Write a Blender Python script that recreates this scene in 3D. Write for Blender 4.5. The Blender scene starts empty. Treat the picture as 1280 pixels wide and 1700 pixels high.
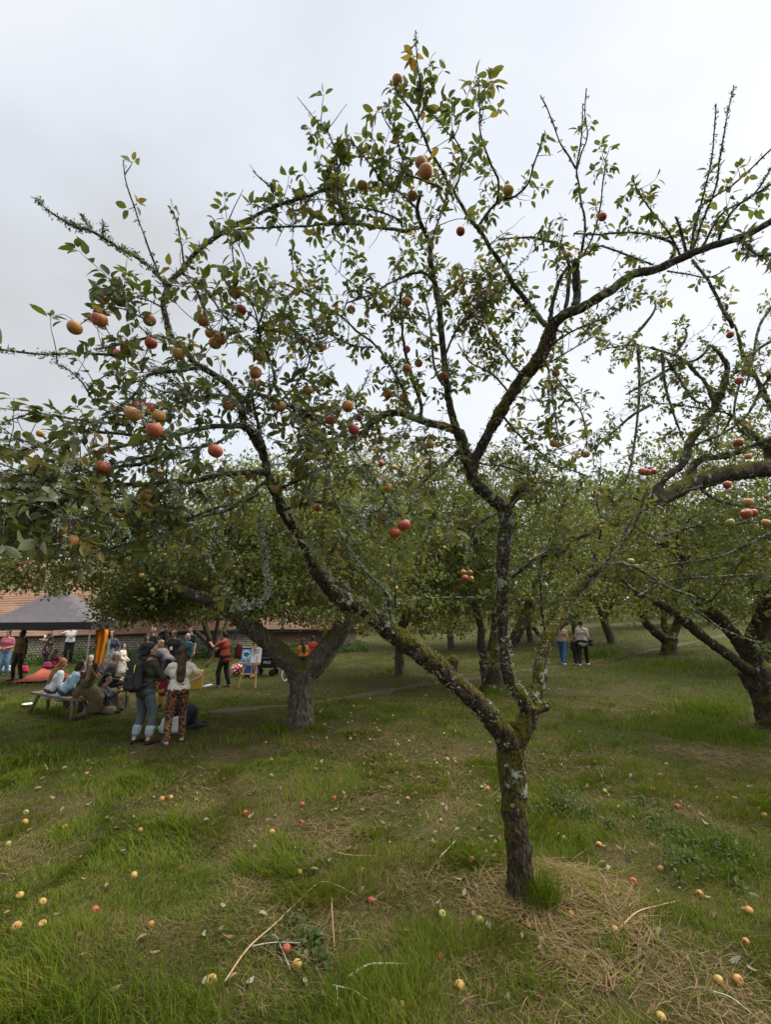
import bpy, math, random
import numpy as np
from mathutils import Vector, Matrix, Euler

# ------------------------------------------------------------------ camera, sky, light, exposure
SC = bpy.context.scene
COL = SC.collection
R = math.radians
F_PX, PITCH, CAM_H = 787.0, R(11.5), 2.45          # focal length for a frame 1280 px wide and 1700 px high
cam_data = bpy.data.cameras.new('camera')
cam_data.sensor_fit = 'VERTICAL'
cam_data.sensor_height = 36.0
cam_data.lens = 36.0 * F_PX / 1700.0
cam_data.clip_start, cam_data.clip_end = 0.05, 2000.0
cam = bpy.data.objects.new('camera', cam_data)
COL.objects.link(cam)
cam.location = (0, 0, CAM_H)
cam.rotation_euler = (math.pi / 2 + PITCH, 0, 0)
SC.camera = cam

SUN_ELEV, SUN_AZ = R(60), R(65)                     # hazy sun high to the right, slightly ahead
world = bpy.data.worlds.new('World')
SC.world = world
world.use_nodes = True
wn, wl = world.node_tree.nodes, world.node_tree.links
wn.clear()
w_out = wn.new('ShaderNodeOutputWorld')
w_sky = wn.new('ShaderNodeTexSky')
w_sky.sky_type = 'NISHITA'
w_sky.sun_disc = False
w_sky.sun_elevation = SUN_ELEV
w_sky.sun_rotation = SUN_AZ
w_b1 = wn.new('ShaderNodeBackground'); w_b1.inputs[1].default_value = 0.05
wl.new(w_sky.outputs[0], w_b1.inputs[0])
w_tc = wn.new('ShaderNodeTexCoord')
w_map = wn.new('ShaderNodeMapping'); w_map.inputs['Scale'].default_value = (1.0, 1.0, 1.7)
w_map.inputs['Location'].default_value = (-3.351, 1.898, 1.35)
wl.new(w_tc.outputs['Generated'], w_map.inputs[0])
w_n = wn.new('ShaderNodeTexNoise'); w_n.inputs['Scale'].default_value = 1.35; w_n.inputs['Detail'].default_value = 5; w_n.inputs['Roughness'].default_value = 0.46
wl.new(w_map.outputs[0], w_n.inputs['Vector'])
w_r = wn.new('ShaderNodeValToRGB')
w_r.color_ramp.elements[0].position = 0.30; w_r.color_ramp.elements[0].color = (0.108, 0.108, 0.106, 1)
w_r.color_ramp.elements[1].position = 0.72; w_r.color_ramp.elements[1].color = (0.168, 0.170, 0.172, 1)
e = w_r.color_ramp.elements.new(0.5); e.color = (0.137, 0.145, 0.156, 1)
wl.new(w_n.outputs['Fac'], w_r.inputs[0])
w_b2 = wn.new('ShaderNodeBackground'); w_b2.inputs[1].default_value = 1.0
wl.new(w_r.outputs[0], w_b2.inputs[0])
w_mix = wn.new('ShaderNodeMixShader'); w_mix.inputs[0].default_value = 0.93
wl.new(w_b1.outputs[0], w_mix.inputs[1]); wl.new(w_b2.outputs[0], w_mix.inputs[2])
wl.new(w_mix.outputs[0], w_out.inputs[0])

sun_data = bpy.data.lights.new('sun', 'SUN')
sun_data.energy = 1.5
sun_data.angle = R(75)
sun_data.color = (1.0, 0.94, 0.84)
sun = bpy.data.objects.new('sun', sun_data)
COL.objects.link(sun)
sun_dir = Vector((math.sin(SUN_AZ) * math.cos(SUN_ELEV), math.cos(SUN_AZ) * math.cos(SUN_ELEV), math.sin(SUN_ELEV)))
sun.rotation_euler = sun_dir.to_track_quat('Z', 'Y').to_euler()

SC.view_settings.view_transform = 'Standard'
SC.view_settings.look = 'None'
SC.view_settings.exposure = 2.55
SC.view_settings.gamma = 1.0
SC.view_settings.use_curve_mapping = False
SC.render.engine = 'CYCLES'
cy = SC.cycles
cy.max_bounces, cy.diffuse_bounces, cy.glossy_bounces, cy.transmission_bounces, cy.transparent_max_bounces = 5, 3, 2, 3, 6
cy.use_denoising = True

# ------------------------------------------------------------------ projection helpers (layout of the place)
ST, CT = math.sin(PITCH), math.cos(PITCH)
def ray(px, py):
    u, v = (px - 640) / F_PX, (850 - py) / F_PX
    return np.array([u, CT - v * ST, ST + v * CT])
def P(px, py, Y):
    d = ray(px, py)
    return np.array([0, 0, CAM_H]) + d * (Y / d[1])
def sm(a, b, x):
    t = np.clip((x - a) / (b - a), 0, 1)
    return t * t * (3 - 2 * t)
def _hash(ix, iy, iz, seed):
    h = (ix * 374761393 + iy * 668265263 + iz * 2147483647 + seed * 1274126177) & 0xFFFFFFFF
    h = ((h ^ (h >> 13)) * 1274126177) & 0xFFFFFFFF
    h = ((h ^ (h >> 16)) * 2246822519) & 0xFFFFFFFF
    return ((h ^ (h >> 15)) & 0xFFFFFF) / float(0xFFFFFF)
def vnoise(p, seed=0):
    p = np.atleast_2d(np.asarray(p, float))
    i = np.floor(p).astype(np.int64); f = p - i
    f = f * f * (3 - 2 * f)
    r = 0
    for dx in (0, 1):
        for dy in (0, 1):
            for dz in (0, 1):
                w = (f[:, 0] if dx else 1 - f[:, 0]) * (f[:, 1] if dy else 1 - f[:, 1]) * (f[:, 2] if dz else 1 - f[:, 2])
                r = r + w * _hash(i[:, 0] + dx, i[:, 1] + dy, i[:, 2] + dz, seed)
    return r
def fbm(p, octv=3, seed=0):
    p = np.atleast_2d(np.asarray(p, float))
    s, a, t = 0, 0.5, 0
    for o in range(octv):
        s = s + a * vnoise(p * 2 ** o, seed + o * 17); t += a; a *= 0.55
    return s / t
def xy0(x, y):
    x, y = np.atleast_1d(np.asarray(x, float)), np.atleast_1d(np.asarray(y, float))
    return np.stack([x, y, np.zeros_like(x)], 1)
def hgt(x, y):
    """height of the ground"""
    x, y = np.atleast_1d(np.asarray(x, float)), np.atleast_1d(np.asarray(y, float))
    rise = 0.045 * np.clip(x - 3, 0, 60) * sm(8, 20, y)
    far = sm(60, 200, np.hypot(x, y)) * 1.5
    bumps = (fbm(xy0(x, y) * 0.8, 3, 5) - 0.5) * 0.14 * sm(60, 20, np.hypot(x, y))
    mound = 0.06 * np.exp(-(((x - 1.65) / 0.75) ** 2 + ((y - 4.55) / 0.6) ** 2))
    return rise + far + bumps + mound
def G(px, py):
    """where the sight line through a photo pixel meets the ground"""
    d = ray(px, py); o = np.array([0, 0, CAM_H])
    t = 0.5
    for _ in range(400):
        p = o + d * t
        gap = p[2] - hgt(p[0], p[1])[0]
        if gap < 0.002 or t > 300: break
        t += max(gap * 0.8, 0.002)
    return o + d * t
def gz(x, y): return float(hgt(x, y)[0])

# ------------------------------------------------------------------ mesh helpers
def make_mesh(name, V, faces, mats=(), attrs=None, smooth=True, midx=None):
    """faces: list of integer arrays (n,3) or (n,4)"""
    V = np.asarray(V, np.float32)
    me = bpy.data.meshes.new(name)
    faces = [np.asarray(f, np.int32) for f in faces if len(f)]
    nl = sum(f.size for f in faces); nf = sum(len(f) for f in faces)
    me.vertices.add(len(V)); me.loops.add(nl); me.polygons.add(nf)
    me.vertices.foreach_set('co', V.ravel())
    me.loops.foreach_set('vertex_index', np.concatenate([f.ravel() for f in faces]))
    tot = np.concatenate([np.full(len(f), f.shape[1], np.int32) for f in faces])
    me.polygons.foreach_set('loop_start', np.concatenate([[0], np.cumsum(tot)[:-1]]).astype(np.int32))
    me.polygons.foreach_set('loop_total', tot)
    me.polygons.foreach_set('use_smooth', np.full(nf, smooth, bool))
    if midx is not None: me.polygons.foreach_set('material_index', np.asarray(midx, np.int32))
    for k, a in (attrs or {}).items():
        at = me.attributes.new(k, 'FLOAT', 'POINT'); at.data.foreach_set('value', np.asarray(a, np.float32))
    for m in mats: me.materials.append(m)
    me.update(calc_edges=True)
    return me
class Acc:
    """collects pieces into one mesh"""
    def __init__(s): s.V, s.Q, s.T, s.n, s.A = [], [], [], 0, {}
    def add(s, V, quads=(), tris=(), **attrs):
        if len(quads): s.Q.append(np.asarray(quads, np.int64) + s.n)
        if len(tris): s.T.append(np.asarray(tris, np.int64) + s.n)
        s.V.append(np.asarray(V, float)); s.n += len(V)
        for k, a in attrs.items(): s.A.setdefault(k, []).append(np.broadcast_to(np.asarray(a, float), (len(V),)))
    def mesh(s, name, mats=(), smooth=True):
        f = []
        if s.Q: f.append(np.concatenate(s.Q))
        if s.T: f.append(np.concatenate(s.T))
        return make_mesh(name, np.concatenate(s.V), f, mats, {k: np.concatenate(a) for k, a in s.A.items()}, smooth)
def link(name, me, parent=None, **props):
    ob = bpy.data.objects.new(name, me)
    COL.objects.link(ob)
    if parent is not None: ob.parent = parent
    for k, v in props.items(): ob[k] = v
    return ob
def empty(name, loc, label, cat, group=None, rotz=0):
    ob = bpy.data.objects.new(name, None); COL.objects.link(ob)
    ob.location = loc; ob.rotation_euler = (0, 0, rotz); ob.empty_display_size = 0.1
    ob['label'] = label; ob['category'] = cat
    if group: ob['group'] = group
    return ob
def wchild(name, me, root, **props):
    """a part whose mesh is in world coordinates, under a root that is only translated"""
    ob = link(name, me, root, **props)
    ob.location = -Vector(root.location)
    return ob
SHOP = bpy.data.scenes.new('workshop')               # an empty side scene where meshes are fused; removed at the end
def remesh(V, quads, tris, voxel, smooth_it=4, fac=0.5):
    f = []
    if len(quads): f.append(quads)
    if len(tris): f.append(tris)
    me = make_mesh('tmp', V, f)
    ob = bpy.data.objects.new('tmp', me); SHOP.collection.objects.link(ob)
    m = ob.modifiers.new('r', 'REMESH'); m.mode = 'VOXEL'; m.voxel_size = voxel; m.use_smooth_shade = True
    if smooth_it:
        s = ob.modifiers.new('s', 'SMOOTH'); s.iterations = smooth_it; s.factor = fac
    vl = SHOP.view_layers[0]; vl.update(); dg = vl.depsgraph
    out = bpy.data.meshes.new_from_object(ob.evaluated_get(dg))
    bpy.data.objects.remove(ob); bpy.data.meshes.remove(me)
    return out
def mesh_co(me):
    a = np.empty(len(me.vertices) * 3, np.float32); me.vertices.foreach_get('co', a); return a.reshape(-1, 3).astype(float)
def mesh_no(me):
    a = np.empty(len(me.vertices) * 3, np.float32); me.vertex_normals.foreach_get('vector', a); return a.reshape(-1, 3).astype(float)
def set_co(me, V):
    me.vertices.foreach_set('co', np.asarray(V, np.float32).ravel()); me.update()
def nrm(v):
    v = np.asarray(v, float); return v / (np.linalg.norm(v, axis=-1, keepdims=True) + 1e-12)
def spline(pts, step):
    """Catmull-Rom through pts (any columns; first three are position)"""
    p = np.asarray(pts, float)
    if len(p) == 2: p = np.stack([p[0], (p[0] + p[1]) / 2, p[1]])
    e = np.vstack([2 * p[0] - p[1], p, 2 * p[-1] - p[-2]])
    out = []
    for i in range(len(p) - 1):
        a, b, c, d = e[i:i + 4]
        n = max(1, int(np.linalg.norm(c[:3] - b[:3]) / step))
        t = (np.arange(n) / n)[:, None]
        out.append(0.5 * (2 * b + (c - a) * t + (2 * a - 5 * b + 4 * c - d) * t ** 2 + (3 * b - a - 3 * c + d) * t ** 3))
    out.append(p[-1:]); return np.vstack(out)
def tube(pts, rad, sides=6, rough=0.0, seed=0, nscale=30.0):
    """closed tube along pts with radii rad -> V, quads, tris"""
    c = np.asarray(pts, float); r = np.broadcast_to(np.asarray(rad, float), (len(c),))
    t = nrm(np.gradient(c, axis=0))
    ref = np.array([0.31, 0.17, 0.93]) if abs(t[0] @ np.array([0.31, 0.17, 0.93])) < 0.9 else np.array([1.0, 0, 0])
    n = nrm(np.cross(t[0], ref)); N = [n]
    for i in range(1, len(c)):
        n = n - t[i] * (n @ t[i]); n = n / (np.linalg.norm(n) + 1e-12); N.append(n)
    N = np.array(N); B = np.cross(t, N)
    a = np.arange(sides) * 2 * math.pi / sides
    ring = N[:, None, :] * np.cos(a)[None, :, None] + B[:, None, :] * np.sin(a)[None, :, None]
    rr = np.broadcast_to(r[:, None], (len(c), sides)).copy()
    if rough:
        q = (c[:, None, :] + ring * r[:, None, None]).reshape(-1, 3)
        rr *= 1 + rough * (fbm(q * nscale, 2, seed) - 0.5).reshape(len(c), sides) * 2
    V = (c[:, None, :] + ring * rr[:, :, None]).reshape(-1, 3)
    i = np.arange(len(c) - 1)[:, None] * sides; j = np.arange(sides)[None, :]; k = (j + 1) % sides
    Q = np.stack([i + j, i + k, i + sides + k, i + sides + j], -1).reshape(-1, 4)
    V = np.vstack([V, c[0], c[-1]]); m = len(c) * sides
    jj = np.arange(sides); kk = (jj + 1) % sides
    T = np.vstack([np.stack([kk, jj, np.full(sides, m)], 1), np.stack([m - sides + jj, m - sides + kk, np.full(sides, m + 1)], 1)])
    return V, Q, T
def box(c, s, rz=0.0):
    x, y, z = np.array(s) / 2
    V = np.array([[-x, -y, -z], [x, -y, -z], [x, y, -z], [-x, y, -z], [-x, -y, z], [x, -y, z], [x, y, z], [-x, y, z]])
    cs, sn = math.cos(rz), math.sin(rz)
    V = V @ np.array([[cs, sn, 0], [-sn, cs, 0], [0, 0, 1]]) + np.array(c)
    Q = np.array([[0, 3, 2, 1], [4, 5, 6, 7], [0, 1, 5, 4], [1, 2, 6, 5], [2, 3, 7, 6], [3, 0, 4, 7]])
    return V, Q
def bar(a, b, w, d=None):
    """square bar from a to b"""
    a, b = np.array(a, float), np.array(b, float); d = d or w
    t = nrm(b - a); ref = np.array([0, 0, 1.0]) if abs(t[2]) < 0.95 else np.array([1.0, 0, 0])
    n = nrm(np.cross(t, ref)); m = np.cross(n, t)
    V = np.array([p + n * sx * w / 2 + m * sy * d / 2 for p in (a, b) for sx, sy in ((-1, -1), (1, -1), (1, 1), (-1, 1))])
    Q = np.array([[0, 3, 2, 1], [4, 5, 6, 7], [0, 1, 5, 4], [1, 2, 6, 5], [2, 3, 7, 6], [3, 0, 4, 7]])
    return V, Q
def lathe(prof, n=16):
    """profile [(r,z)...] -> V, quads (ends pinched)"""
    p = np.asarray(prof, float); a = np.arange(n) * 2 * math.pi / n
    V = np.stack([p[:, 0:1] * np.cos(a), p[:, 0:1] * np.sin(a), np.repeat(p[:, 1:2], n, 1)], -1).reshape(-1, 3)
    i = np.arange(len(p) - 1)[:, None] * n; j = np.arange(n)[None, :]; k = (j + 1) % n
    return V, np.stack([i + j, i + k, i + n + k, i + n + j], -1).reshape(-1, 4)

# ------------------------------------------------------------------ materials
def new_mat(name):
    m = bpy.data.materials.new(name); m.use_nodes = True
    nt = m.node_tree; nt.nodes.clear()
    out = nt.nodes.new('ShaderNodeOutputMaterial')
    b = nt.nodes.new('ShaderNodeBsdfPrincipled')
    nt.links.new(b.outputs[0], out.inputs[0])
    return m, nt, b, out
def nd(nt, kind, **kw):
    n = nt.nodes.new(kind)
    for k, v in kw.items():
        if k in n.inputs.keys(): n.inputs[k].default_value = v
        else: setattr(n, k, v)
    return n
def rgb(c): return (c[0], c[1], c[2], 1.0)
def noise(nt, scale, detail=4, rough=0.55, vec=None, dist=0.0):
    n = nd(nt, 'ShaderNodeTexNoise'); n.inputs['Scale'].default_value = scale; n.inputs['Detail'].default_value = detail
    n.inputs['Roughness'].default_value = rough; n.inputs['Distortion'].default_value = dist
    if vec is not None: nt.links.new(vec, n.inputs['Vector'])
    return n.outputs['Fac']
def ramp(nt, fac, stops, interp='LINEAR'):
    n = nd(nt, 'ShaderNodeValToRGB'); cr = n.color_ramp; cr.interpolation = interp
    while len(cr.elements) < len(stops): cr.elements.new(0.5)
    for e, (p, c) in zip(cr.elements, stops):
        e.position = p; e.color = rgb(c) if hasattr(c, '__len__') else (c, c, c, 1)
    nt.links.new(fac, n.inputs[0]); return n.outputs[0]
def mix(nt, fac, a, b, mode='MIX'):
    n = nd(nt, 'ShaderNodeMix', data_type='RGBA', blend_type=mode)
    for s, v in ((0, fac), (6, a), (7, b)):
        if isinstance(v, (int, float)): n.inputs[s].default_value = v
        elif isinstance(v, (tuple, list)): n.inputs[s].default_value = rgb(v)
        else: nt.links.new(v, n.inputs[s])
    return n.outputs[2]
def mth(nt, op, a, b=None, clamp=False):
    n = nd(nt, 'ShaderNodeMath', operation=op, use_clamp=clamp)
    for i, v in enumerate((a, b)):
        if v is None: continue
        if isinstance(v, (int, float)): n.inputs[i].default_value = v
        else: nt.links.new(v, n.inputs[i])
    return n.outputs[0]
def bump(nt, bsdf, h, strength=0.5, dist=0.01):
    n = nd(nt, 'ShaderNodeBump'); n.inputs['Strength'].default_value = strength; n.inputs['Distance'].default_value = dist
    nt.links.new(h, n.inputs['Height']); nt.links.new(n.outputs[0], bsdf.inputs['Normal'])
def coords(nt, scale=(1, 1, 1), which='Object'):
    t = nd(nt, 'ShaderNodeTexCoord'); m = nd(nt, 'ShaderNodeMapping'); m.inputs['Scale'].default_value = scale
    nt.links.new(t.outputs[which], m.inputs[0]); return m.outputs[0]
def attr(nt, name):
    return nd(nt, 'ShaderNodeAttribute', attribute_name=name).outputs['Fac']
_plain = {}
def plain(c, rough=0.8, var=0.18, scale=25.0, name=None, metal=0.0):
    """cloth, wood, plastic ...: a colour with slight uneven weave"""
    key = (tuple(round(v, 3) for v in c), rough, var, scale)
    if key in _plain: return _plain[key]
    m, nt, b, out = new_mat(name or 'cloth')
    f = noise(nt, scale, 3, 0.6, coords(nt))
    lo = tuple(v * (1 - var) for v in c); hi = tuple(min(1, v * (1 + var)) for v in c)
    nt.links.new(ramp(nt, f, [(0.3, lo), (0.7, hi)]), b.inputs['Base Color'])
    b.inputs['Roughness'].default_value = rough; b.inputs['Metallic'].default_value = metal
    b.inputs['Specular IOR Level'].default_value = 0.3
    bump(nt, b, f, 0.25, 0.01)
    _plain[key] = m
    return m
def bark_mat(name, c_lo, c_hi, moss=0.3, lichen=0.3, scale=1.0, moss_c=(0.075, 0.07, 0.012), lich_c=(0.34, 0.37, 0.29)):
    m, nt, b, out = new_mat(name)
    v = coords(nt, (1, 1, 0.3))
    v2 = coords(nt)
    f = noise(nt, 28 * scale, 6, 0.65, v, 0.4)
    col = ramp(nt, f, [(0.30, c_lo), (0.52, tuple((a + b2) / 2 for a, b2 in zip(c_lo, c_hi))), (0.72, c_hi)])
    vor = nd(nt, 'ShaderNodeTexVoronoi', feature='DISTANCE_TO_EDGE'); vor.inputs['Scale'].default_value = 30 * scale
    nt.links.new(v, vor.inputs['Vector'])
    crack = ramp(nt, vor.outputs['Distance'], [(0.0, 0.35), (0.16, 1.0)])
    col = mix(nt, 0.8, col, crack, 'MULTIPLY')
    geo = nd(nt, 'ShaderNodeNewGeometry'); sep = nd(nt, 'ShaderNodeSeparateXYZ'); nt.links.new(geo.outputs['Normal'], sep.inputs[0])
    mn = noise(nt, 3.2 * scale, 6, 0.62, v2)
    up = mth(nt, 'MULTIPLY', sep.outputs['Z'], 0.28)
    mm = mth(nt, 'ADD', mn, up)
    mf = ramp(nt, mm, [(0.66 - moss * 0.35, 0.0), (0.76 - moss * 0.35, 1.0)])
    mcol = ramp(nt, noise(nt, 60 * scale, 3, 0.6, v2), [(0.3, tuple(x * 0.45 for x in moss_c)), (0.7, tuple(x * 1.35 for x in moss_c))])
    col = mix(nt, mf, col, mcol)
    ln = noise(nt, 11 * scale, 5, 0.7, v2, 0.4)
    big = noise(nt, 2.3 * scale, 2, 0.5, v2)
    lf = ramp(nt, mth(nt, 'ADD', ln, mth(nt, 'MULTIPLY', big, 0.45)), [(0.98 - lichen * 0.38, 0.0), (1.02 - lichen * 0.38, 1.0)])
    lcol = ramp(nt, noise(nt, 90 * scale, 3, 0.6, v2), [(0.3, tuple(x * 0.5 for x in lich_c)), (0.7, lich_c)])
    col = mix(nt, lf, col, lcol)
    nt.links.new(col, b.inputs['Base Color'])
    b.inputs['Roughness'].default_value = 0.95; b.inputs['Specular IOR Level'].default_value = 0.15
    hh = mth(nt, 'ADD', mth(nt, 'MULTIPLY', crack, 0.7), mth(nt, 'ADD', f, mth(nt, 'MULTIPLY', ln, 0.6)))
    bump(nt, b, hh, 0.9, 0.012)
    return m
def leaf_mat(name, stops, back=(0.22, 0.25, 0.15), trans=0.36, rough=0.55, bfac=0.7, spec=0.22):
    m, nt, b, out = new_mat(name)
    col = ramp(nt, attr(nt, 'tint'), stops)
    v = coords(nt)
    col = mix(nt, 0.5, col, ramp(nt, noise(nt, 45, 3, 0.6, v), [(0.3, 0.55), (0.7, 1.0)]), 'MULTIPLY')
    geo = nd(nt, 'ShaderNodeNewGeometry')
    fac = mth(nt, 'MULTIPLY', geo.outputs['Backfacing'], bfac)
    colb = mix(nt, fac, col, back)
    nt.links.new(colb, b.inputs['Base Color'])
    b.inputs['Roughness'].default_value = rough; b.inputs['Specular IOR Level'].default_value = spec
    tr = nd(nt, 'ShaderNodeBsdfTranslucent')
    nt.links.new(mix(nt, 1.0, col, (1.5, 1.6, 0.7), 'MULTIPLY'), tr.inputs[0])
    ms = nd(nt, 'ShaderNodeMixShader'); ms.inputs[0].default_value = trans
    nt.links.new(b.outputs[0], ms.inputs[1]); nt.links.new(tr.outputs[0], ms.inputs[2])
    nt.links.new(ms.outputs[0], out.inputs[0])
    return m
# ------------------------------------------------------------------ ground, path, far wood
PATH_PX = [(330, 1184), (400, 1178), (520, 1166), (640, 1148), (760, 1130), (880, 1112), (985, 1098), (1080, 1080), (1160, 1064), (1240, 1046), (1290, 1038)]
PATH = spline([G(*p) for p in PATH_PX], 0.3)
def path_dist(x, y):
    x, y = np.atleast_1d(x), np.atleast_1d(y)
    d = np.full(len(x), 1e9)
    for i in range(0, len(PATH), 2):
        d = np.minimum(d, (x - PATH[i, 0]) ** 2 + (y - PATH[i, 1]) ** 2)
    return np.sqrt(d)
def dryness(x, y):
    """0 lush .. 1 dead straw"""
    q = xy0(x, y)
    a = fbm(q * 0.75, 4, 31)
    d = sm(0.42, 0.66, a) * 0.9
    b = fbm(q * 3.1, 3, 77)
    d = d * 0.65 + 0.45 * sm(0.5, 0.7, b)
    d = d + 0.35 * np.exp(-(((x - 1.0) / 1.9) ** 2 + ((y - 7.6) / 1.6) ** 2)) + 0.3 * np.exp(-(((x + 0.4) / 1.6) ** 2 + ((y - 6.3) / 1.0) ** 2))
    d = d - 0.05 * sm(9, 13, y) - 0.35 * np.exp(-(((x + 3.2) / 2.2) ** 2 + ((y - 3.8) / 1.0) ** 2)) - 0.3 * sm(2.2, 3.6, x) * sm(7, 5.5, y)
    return np.clip(d * 0.8 - 0.09, 0, 1)
STRAW = (1.62, 4.5)
def straw_mask(x, y):
    q = xy0(x, y)
    e = ((x - 1.5) / 0.72) ** 2 + ((y - 4.4) / 0.75) ** 2
    e2 = ((x - 5.6) / 0.9) ** 2 + ((y - 8.7) / 0.6) ** 2
    return sm(1.25, 0.55, np.minimum(e, e2) + (fbm(q * 2.2, 4, 9) - 0.5) * 2.2)
gx = np.unique(np.concatenate([np.arange(-14, 14.01, 0.16), np.sign(np.linspace(-1, 1, 61)) * (14 + (np.abs(np.linspace(-1, 1, 61)) ** 2.5) * 400)]))
gy = np.unique(np.concatenate([np.arange(-4, 1.5, 0.5), np.arange(1.5, 14, 0.12), np.arange(14, 42, 0.5), 42 + (np.linspace(0, 1, 30) ** 2.5) * 500, -4 - (np.linspace(0, 1, 14) ** 2.0) * 80]))
XX, YY = np.meshgrid(gx, gy)
xf, yf = XX.ravel(), YY.ravel()
ZZ = hgt(xf, yf)
nx, ny = len(gx), len(gy)
i, j = np.meshgrid(np.arange(nx - 1), np.arange(ny - 1))
a = (j * nx + i).ravel()
GQ = np.stack([a, a + 1, a + nx + 1, a + nx], 1)
m_ground, nt, b, out = new_mat('ground_soil')
v = coords(nt)
green = ramp(nt, noise(nt, 9, 5, 0.7, v), [(0.3, (0.022, 0.026, 0.007)), (0.7, (0.05, 0.058, 0.014))])
dry = ramp(nt, noise(nt, 14, 5, 0.75, v), [(0.3, (0.045, 0.032, 0.017)), (0.7, (0.12, 0.088, 0.046))])
soil = ramp(nt, noise(nt, 20, 5, 0.7, v), [(0.3, (0.035, 0.026, 0.017)), (0.7, (0.085, 0.062, 0.042))])
col = mix(nt, attr(nt, 'dry'), green, dry)
col = mix(nt, attr(nt, 'bare'), col, soil)
nt.links.new(col, b.inputs['Base Color']); b.inputs['Roughness'].default_value = 1.0; b.inputs['Specular IOR Level'].default_value = 0.1
bump(nt, b, noise(nt, 45, 5, 0.75, v), 0.8, 0.03)
link('ground', make_mesh('ground', np.stack([xf, yf, ZZ], 1), [GQ], [m_ground], {'dry': dryness(xf, yf), 'bare': np.maximum(straw_mask(xf, yf) * 0.6, 0)}), kind='structure')
# trodden path, a strip just proud of the ground
m_path, nt, b, out = new_mat('path_soil')
v = coords(nt)
c = ramp(nt, noise(nt, 6, 6, 0.7, v), [(0.3, (0.032, 0.023, 0.014)), (0.55, (0.056, 0.041, 0.024)), (0.75, (0.05, 0.05, 0.015))])
nt.links.new(c, b.inputs['Base Color']); b.inputs['Roughness'].default_value = 1.0
bump(nt, b, noise(nt, 30, 5, 0.7, v), 0.7, 0.03)
tp = nrm(np.gradient(PATH[:, :2], axis=0)); npth = np.stack([-tp[:, 1], tp[:, 0]], 1)
rows = []
for k in range(len(PATH)):
    wdt = 0.15 + 0.08 * math.sin(k * 0.7) * math.sin(k * 0.23 + 1)
    for s in np.linspace(-1, 1, 7):
        q = PATH[k, :2] + npth[k] * s * (wdt + 0.1 * vnoise([[k * 0.6, s * 2, 1]], 3)[0])
        rows.append((q[0], q[1], gz(q[0], q[1]) + 0.022 - 0.03 * abs(s) ** 3))
pi, pj = np.meshgrid(np.arange(6), np.arange(len(PATH) - 1)); a = (pj * 7 + pi).ravel()
link('path', make_mesh('path', rows, [np.stack([a, a + 1, a + 8, a + 7], 1)], [m_path]), kind='structure')
# ------------------------------------------------------------------ leaves and twigs
rng = np.random.default_rng(11)
def leaf_template(wid, fold, bend, twist, petiole=0.22, fine=True):
    xs = [0.0, 0.22, 0.5, 0.78, 1.0] if fine else [0.0, 0.45, 1.0]
    ws = [0.0, 0.82, 1.0, 0.66, 0.0] if fine else [0.0, 1.0, 0.0]
    V, Q, T = [], [], []
    def pt(x, y):
        z = fold * abs(y) - bend * x * x
        a = twist * x
        return [petiole + x, y * math.cos(a) - z * math.sin(a), z * math.cos(a) + y * math.sin(a)]
    V.append(pt(0, 0))
    for x, w in zip(xs[1:-1], ws[1:-1]):
        V += [pt(x, -wid * w), pt(x, 0), pt(x, wid * w)]
    V.append(pt(1, 0)); last = len(V) - 1
    n = len(xs) - 2
    T += [[0, 1, 2], [0, 2, 3]]
    for k in range(n - 1):
        b = 1 + 3 * k
        Q += [[b, b + 3, b + 4, b + 1], [b + 1, b + 4, b + 5, b + 2]]
    b = 1 + 3 * (n - 1)
    T += [[b, last, b + 1], [b + 1, last, b + 2]]
    if petiole and fine:
        k = len(V); V += [[0, -0.012, 0.0], [0, 0.012, 0.0]]
        T += [[k, 0, k + 1]]
    return np.array(V, float), np.array(Q).reshape(-1, 4), np.array(T)
FINE = [leaf_template(0.23, 0.45, 0.18, 0.2), leaf_template(0.26, 0.25, 0.35, -0.5), leaf_template(0.21, 0.8, 0.1, 0.4), leaf_template(0.27, 0.15, 0.5, 0.7), leaf_template(0.24, 0.6, -0.15, -0.3), leaf_template(0.3, 0.3, 0.25, 0.1), leaf_template(0.25, 0.9, 0.55, 0.5), leaf_template(0.28, 0.4, 0.7, -0.8)]
COARSE = [leaf_template(0.29, 0.3, 0.25, 0.2, 0.1, False), leaf_template(0.33, 0.45, 0.1, -0.4, 0.1, False)]
FLAT = [(np.array([[0, 0, 0], [0.45, -0.3, 0.1], [1.05, 0, -0.12], [0.45, 0.3, 0.1]], float), np.zeros((0, 4), int), np.array([[0, 1, 2], [0, 2, 3]])), (np.array([[0, 0, 0], [0.5, -0.34, 0.05], [1.05, 0, 0.05], [0.5, 0.34, 0.15]], float), np.zeros((0, 4), int), np.array([[0, 1, 2], [0, 2, 3]]))]
def leaf_frames(d, up):
    d = nrm(d); s = nrm(np.cross(up, d)); n = np.cross(d, s)
    return np.stack([d, s, n], -1)                       # columns: along, side, normal
def leaves_into(acc, templates, pos, d, up, size, tint, r):
    pos, size, tint = np.asarray(pos), np.asarray(size), np.asarray(tint)
    M = leaf_frames(np.asarray(d), np.asarray(up))
    which = r.integers(0, len(templates), len(pos))
    for k, (V, Q, T) in enumerate(templates):
        s = np.where(which == k)[0]
        if not len(s): continue
        W = np.einsum('nij,vj->nvi', M[s], V) * size[s, None, None] + pos[s, None, :]
        off = (np.arange(len(s)) * len(V))[:, None, None]
        acc.add(W.reshape(-1, 3), (Q[None] + off).reshape(-1, 4) if len(Q) else (), (T[None] + off).reshape(-1, 3), tint=np.repeat(tint[s], len(V)))
    return M, which
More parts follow.
